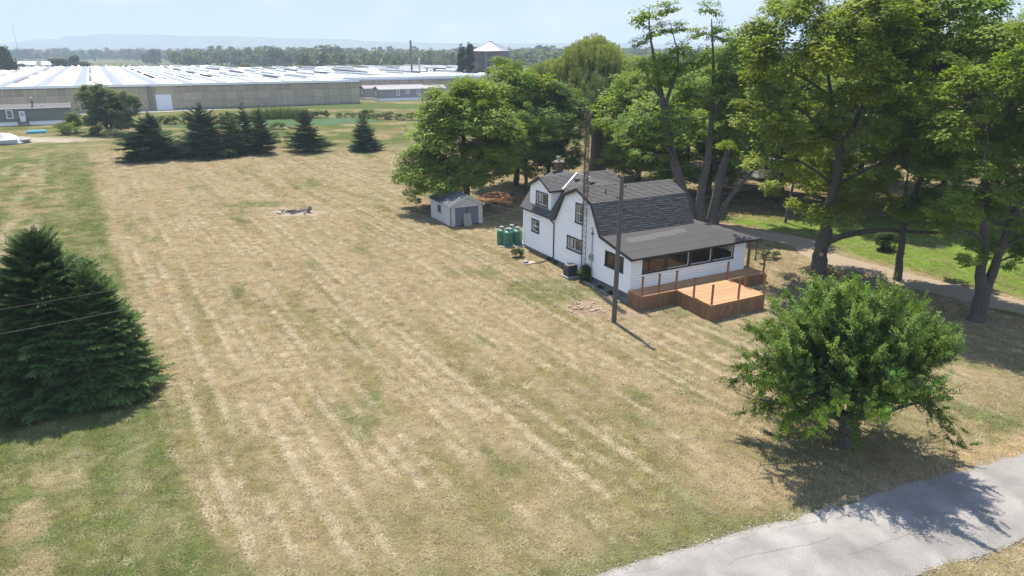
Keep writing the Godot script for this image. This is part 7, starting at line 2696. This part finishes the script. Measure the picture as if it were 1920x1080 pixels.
# ------------------------------------------------------------------ bits in the yard
func make_yard_bits() -> void:
	var rg := rng_of(901)
	# the burnt-out fire: ash, charred logs, stones
	var fire := thing("fire_pit", "burnt-out bonfire with charred logs on pale ash", "fire pit", V(-19.7, 0, -62.7))
	var b := MB.new()
	b.lump(Transform3D(Basis(), V(-0.2, -0.02, 0)), Vector3(1.6, 0.08, 0.9), 902, 0.15, 16, 4)
	part(fire, "ash", b, mat("ash", Color(0.36, 0.30, 0.25), 1.0, 0.0, M.speck_tex, Vector3.ONE))
	for k in 7:
		b = MB.new()
		var p := V(rg.randf_range(-0.8, 0.8), 0.12 + rg.randf() * 0.15, rg.randf_range(-0.5, 0.5))
		var a := rg.randf() * PI
		var l := rg.randf_range(0.3, 0.75)
		var d := V(cos(a), rg.randf_range(-0.1, 0.25), sin(a)) * l
		b.tube([p - d, p + d], [0.085, 0.07], 7)
		part(fire, "charred_log", b, mat("char", Color(0.14, 0.115, 0.10), 0.95) if not M.has("char") else M.char)
	b = MB.new()
	b.tube([V(0.9, 0.1), V(1.25, 0.62, 0.1)], [0.16, 0.14], 9)
	part(fire, "stump", b, M.grey_wood)
	for k in 16:
		b = MB.new()
		b.lump(Transform3D(Basis(), V(rg.randf_range(-1.9, 1.2), 0.06, rg.randf_range(-0.9, 0.9))), Vector3(0.11, 0.08, 0.11) * rg.randf_range(0.7, 1.5), 910 + k, 0.3, 6, 4)
		part(fire, "stone", b, M.stone)
	# heap of browned cut branches under the maples
	var heap := thing("brush_heap", "heap of orange-brown dead branches under the trees behind the shed", "brush heap", V(-1.5, 0, -67.6))
	b = MB.new()
	for k in 700:
		var a := rg.randf() * TAU
		var r := sqrt(rg.randf())
		var p := V(cos(a) * r * 2.3, (1.0 - r * r) * 0.95 * rg.randf() + 0.05, sin(a) * r * 1.5)
		var d := Vector3(rg.randfn(), rg.randf_range(-0.4, 0.5), rg.randfn()).normalized() * rg.randf_range(0.2, 0.5)
		var v := rg.randf_range(0.6, 1.2)
		b.col = Color(0.42 * v, 0.20 * v, 0.10 * v)
		var sd := d.cross(Vector3.UP).normalized() * 0.045
		b.tri(p - sd, p + sd, p + d)
	part(heap, "dead_foliage", b, M.dry_plant).set_meta("kind", "stuff")
	for k in 12:
		b = MB.new()
		var a := rg.randf() * TAU
		var p := V(rg.randf_range(-1.2, 1.2), 0.4 + rg.randf() * 0.5, rg.randf_range(-0.8, 0.8))
		var d := V(cos(a), rg.randf_range(-0.25, 0.1), sin(a)) * rg.randf_range(0.8, 1.6)
		b.tube([p - d * 0.5, p + d], [0.05, 0.015], 6)
		part(heap, "branch", b, M.bark_grey)
	# stakes and small things under the trees
	var lamp := thing("bird_feeder", "thin dark post with a small flat feeder past the deck", "bird feeder", at_house(12.6, 2.0))
	b = MB.new()
	b.tube([V(0, -0.2), V(0, 1.55)], [0.035, 0.03], 8)
	part(lamp, "post", b, M.dark_trim)
	b = MB.new()
	b.cbox(V(0, 1.62, 0), Vector3(0.42, 0.14, 0.42), 0.05)
	part(lamp, "tray", b, M.dark_trim)
	# clods and stones in the bare patch by the pole
	for k in 26:
		b = MB.new()
		b.lump(Transform3D(Basis(Vector3.UP, rg.randf() * 3.0), Vector3.ZERO), Vector3(0.12, 0.06, 0.10) * rg.randf_range(0.5, 1.5), 950 + k, 0.3, 6, 4)
		var p := V(4.6 + rg.randfn() * 0.75, 0, -38.6 + rg.randfn() * 0.6)
		var o := part(self, "clod", b, mat("clod", Color(0.30, 0.225, 0.175), 1.0) if not M.has("clod") else M.clod, Transform3D(Basis(), V(p.x, level(p.z) + 0.02, p.z)))
		tag(o, "small earthen clod in the bare patch by the wooden pole", "clod", "clods in the bare patch by the pole")


# ------------------------------------------------------------------ grass
func make_grass() -> void:
	var rg := rng_of(1001)
	var tufts := []
	for t in 3:
		var b := MB.new()
		for k in 20:
			var a := rg.randf() * TAU
			var p := Vector3(rg.randf_range(-0.14, 0.14), -0.01, rg.randf_range(-0.14, 0.14))
			var l := rg.randf_range(0.03, 0.075) * (1.0 if t < 2 else 0.6)
			var flat := 1.0 if t < 1 else (1.8 if t < 2 else 3.4)
			var d := Vector3(cos(a) * 0.06 * flat, l, sin(a) * 0.06 * flat)
			var sd := Vector3(-sin(a), 0, cos(a)) * rg.randf_range(0.005, 0.009)
			var v := rg.randf_range(0.82, 1.22)
			b.col = Color(v, v, v)
			b.tri(p - sd, p + sd, p + d)
		tufts.append(b.mesh())
	var inv := house_xf.affine_inverse()
	for t in 2:
		var where := []
		var tints := PackedColorArray()
		for i in 44000:
			# denser towards the viewer, thinning out over the field
			var u := pow(rg.randf(), 1.9)
			var z := -11.5 - u * 96.0
			var x := rg.randf_range(-1.0, 1.0) * (6.0 - z * 0.82)
			if x < -64.0 or x > 38.0:
				continue
			if z > lane_far(x) + 0.10 and z < lane_near(x) - 0.10:
				continue
			var q := inv * Vector3(x, 0, z)
			if q.x > -0.15 and q.x < 10.0 and q.z < 1.3 and q.z > -13.3:
				continue
			if q.x > 2.4 and q.x < 6.75 and q.z > 0.0 and q.z < 4.5:
				continue
			if x > 5.0 and z < -28.0 and drive_distance(x, z) < 1.7:
				continue
			var c := lawn(x, z)
			var green := c.g / maxf(c.r, 0.01)
			if t == 0 and green < 0.85 and rg.randf() < 0.55:
				continue
			var k := rg.randf_range(0.6, 1.25) * (1.0 + 1.4 * u)
			where.append(Transform3D(Basis(Vector3.UP, rg.randf() * TAU) * Basis.from_scale(Vector3(k * 1.2, k * rg.randf_range(0.7, 1.3), k * 1.2)), Vector3(x, level(z) + (n_fine.get_noise_2d(x * 0.8, z * 0.8) * 0.035 if z > -62.0 and x > -30.0 and x < 34.0 else 0.0), z)))
			var v := rg.randf_range(0.85, 1.3)
			var pick := rg.randf()
			if pick < 0.20:
				c = c.lerp(STRAW_PALE, 0.5)
			elif pick < 0.34:
				c = c.lerp(STRAW_BROWN, 0.6)
				v *= 0.85
			elif pick < 0.46:
				c = c.lerp(GREEN, 0.4)
			tints.append(Color(c.r * v * 0.95, c.g * v * 0.95, c.b * v * 0.95))
		var o := copies(self, "grass", tufts[t], M.dry_plant, where, tints)
		tag(o, ["short upright grass tufts over the mown field", "leaning dry grass tufts over the mown field"][t], "grass", "", "stuff")
	# straw clippings lying in rows
	var where := []
	var tints := PackedColorArray()
	for i in 420000:
		var u := pow(rg.randf(), 1.5)
		var z := -12.0 - u * 92.0
		var x := rg.randf_range(-1.0, 1.0) * (6.0 - z * 0.82)
		if x < -60.0 or x > 16.0 or 0.848 * x - 0.53 * z < 1.2 or z > lane_far(x) - 0.6:
			continue
		if rg.randf() > 0.62 * clippings(row_place(x, z), -0.53 * x - 0.848 * z) * smoothstep(0.5, 9.0, lane_far(x) - z) * smoothstep(-0.45, 0.25, n_patch.get_noise_2d(x * 2.0 + 70.0, z * 2.0)):
			continue
		var q := inv * Vector3(x, 0, z)
		if q.x > -0.8 and q.z < 4.6 and q.z > -13.6:
			continue
		var k := rg.randf_range(0.7, 1.3) * (1.0 + 0.9 * u)
		where.append(Transform3D(Basis(Vector3.UP, rg.randf() * TAU) * Basis.from_scale(Vector3(k, k, k)), Vector3(x, level(z) + (n_fine.get_noise_2d(x * 0.8, z * 0.8) * 0.035 if z > -62.0 and x > -30.0 and x < 34.0 else 0.0), z)))
		var v := rg.randf_range(0.8, 1.2)
		tints.append(Color(0.46 * v, 0.39 * v, 0.28 * v))
	var straw := copies(self, "straw_clippings", tufts[2], M.dry_plant, where, tints)
	tag(straw, "pale straw clippings lying in long rows on the field", "straw", "", "stuff")
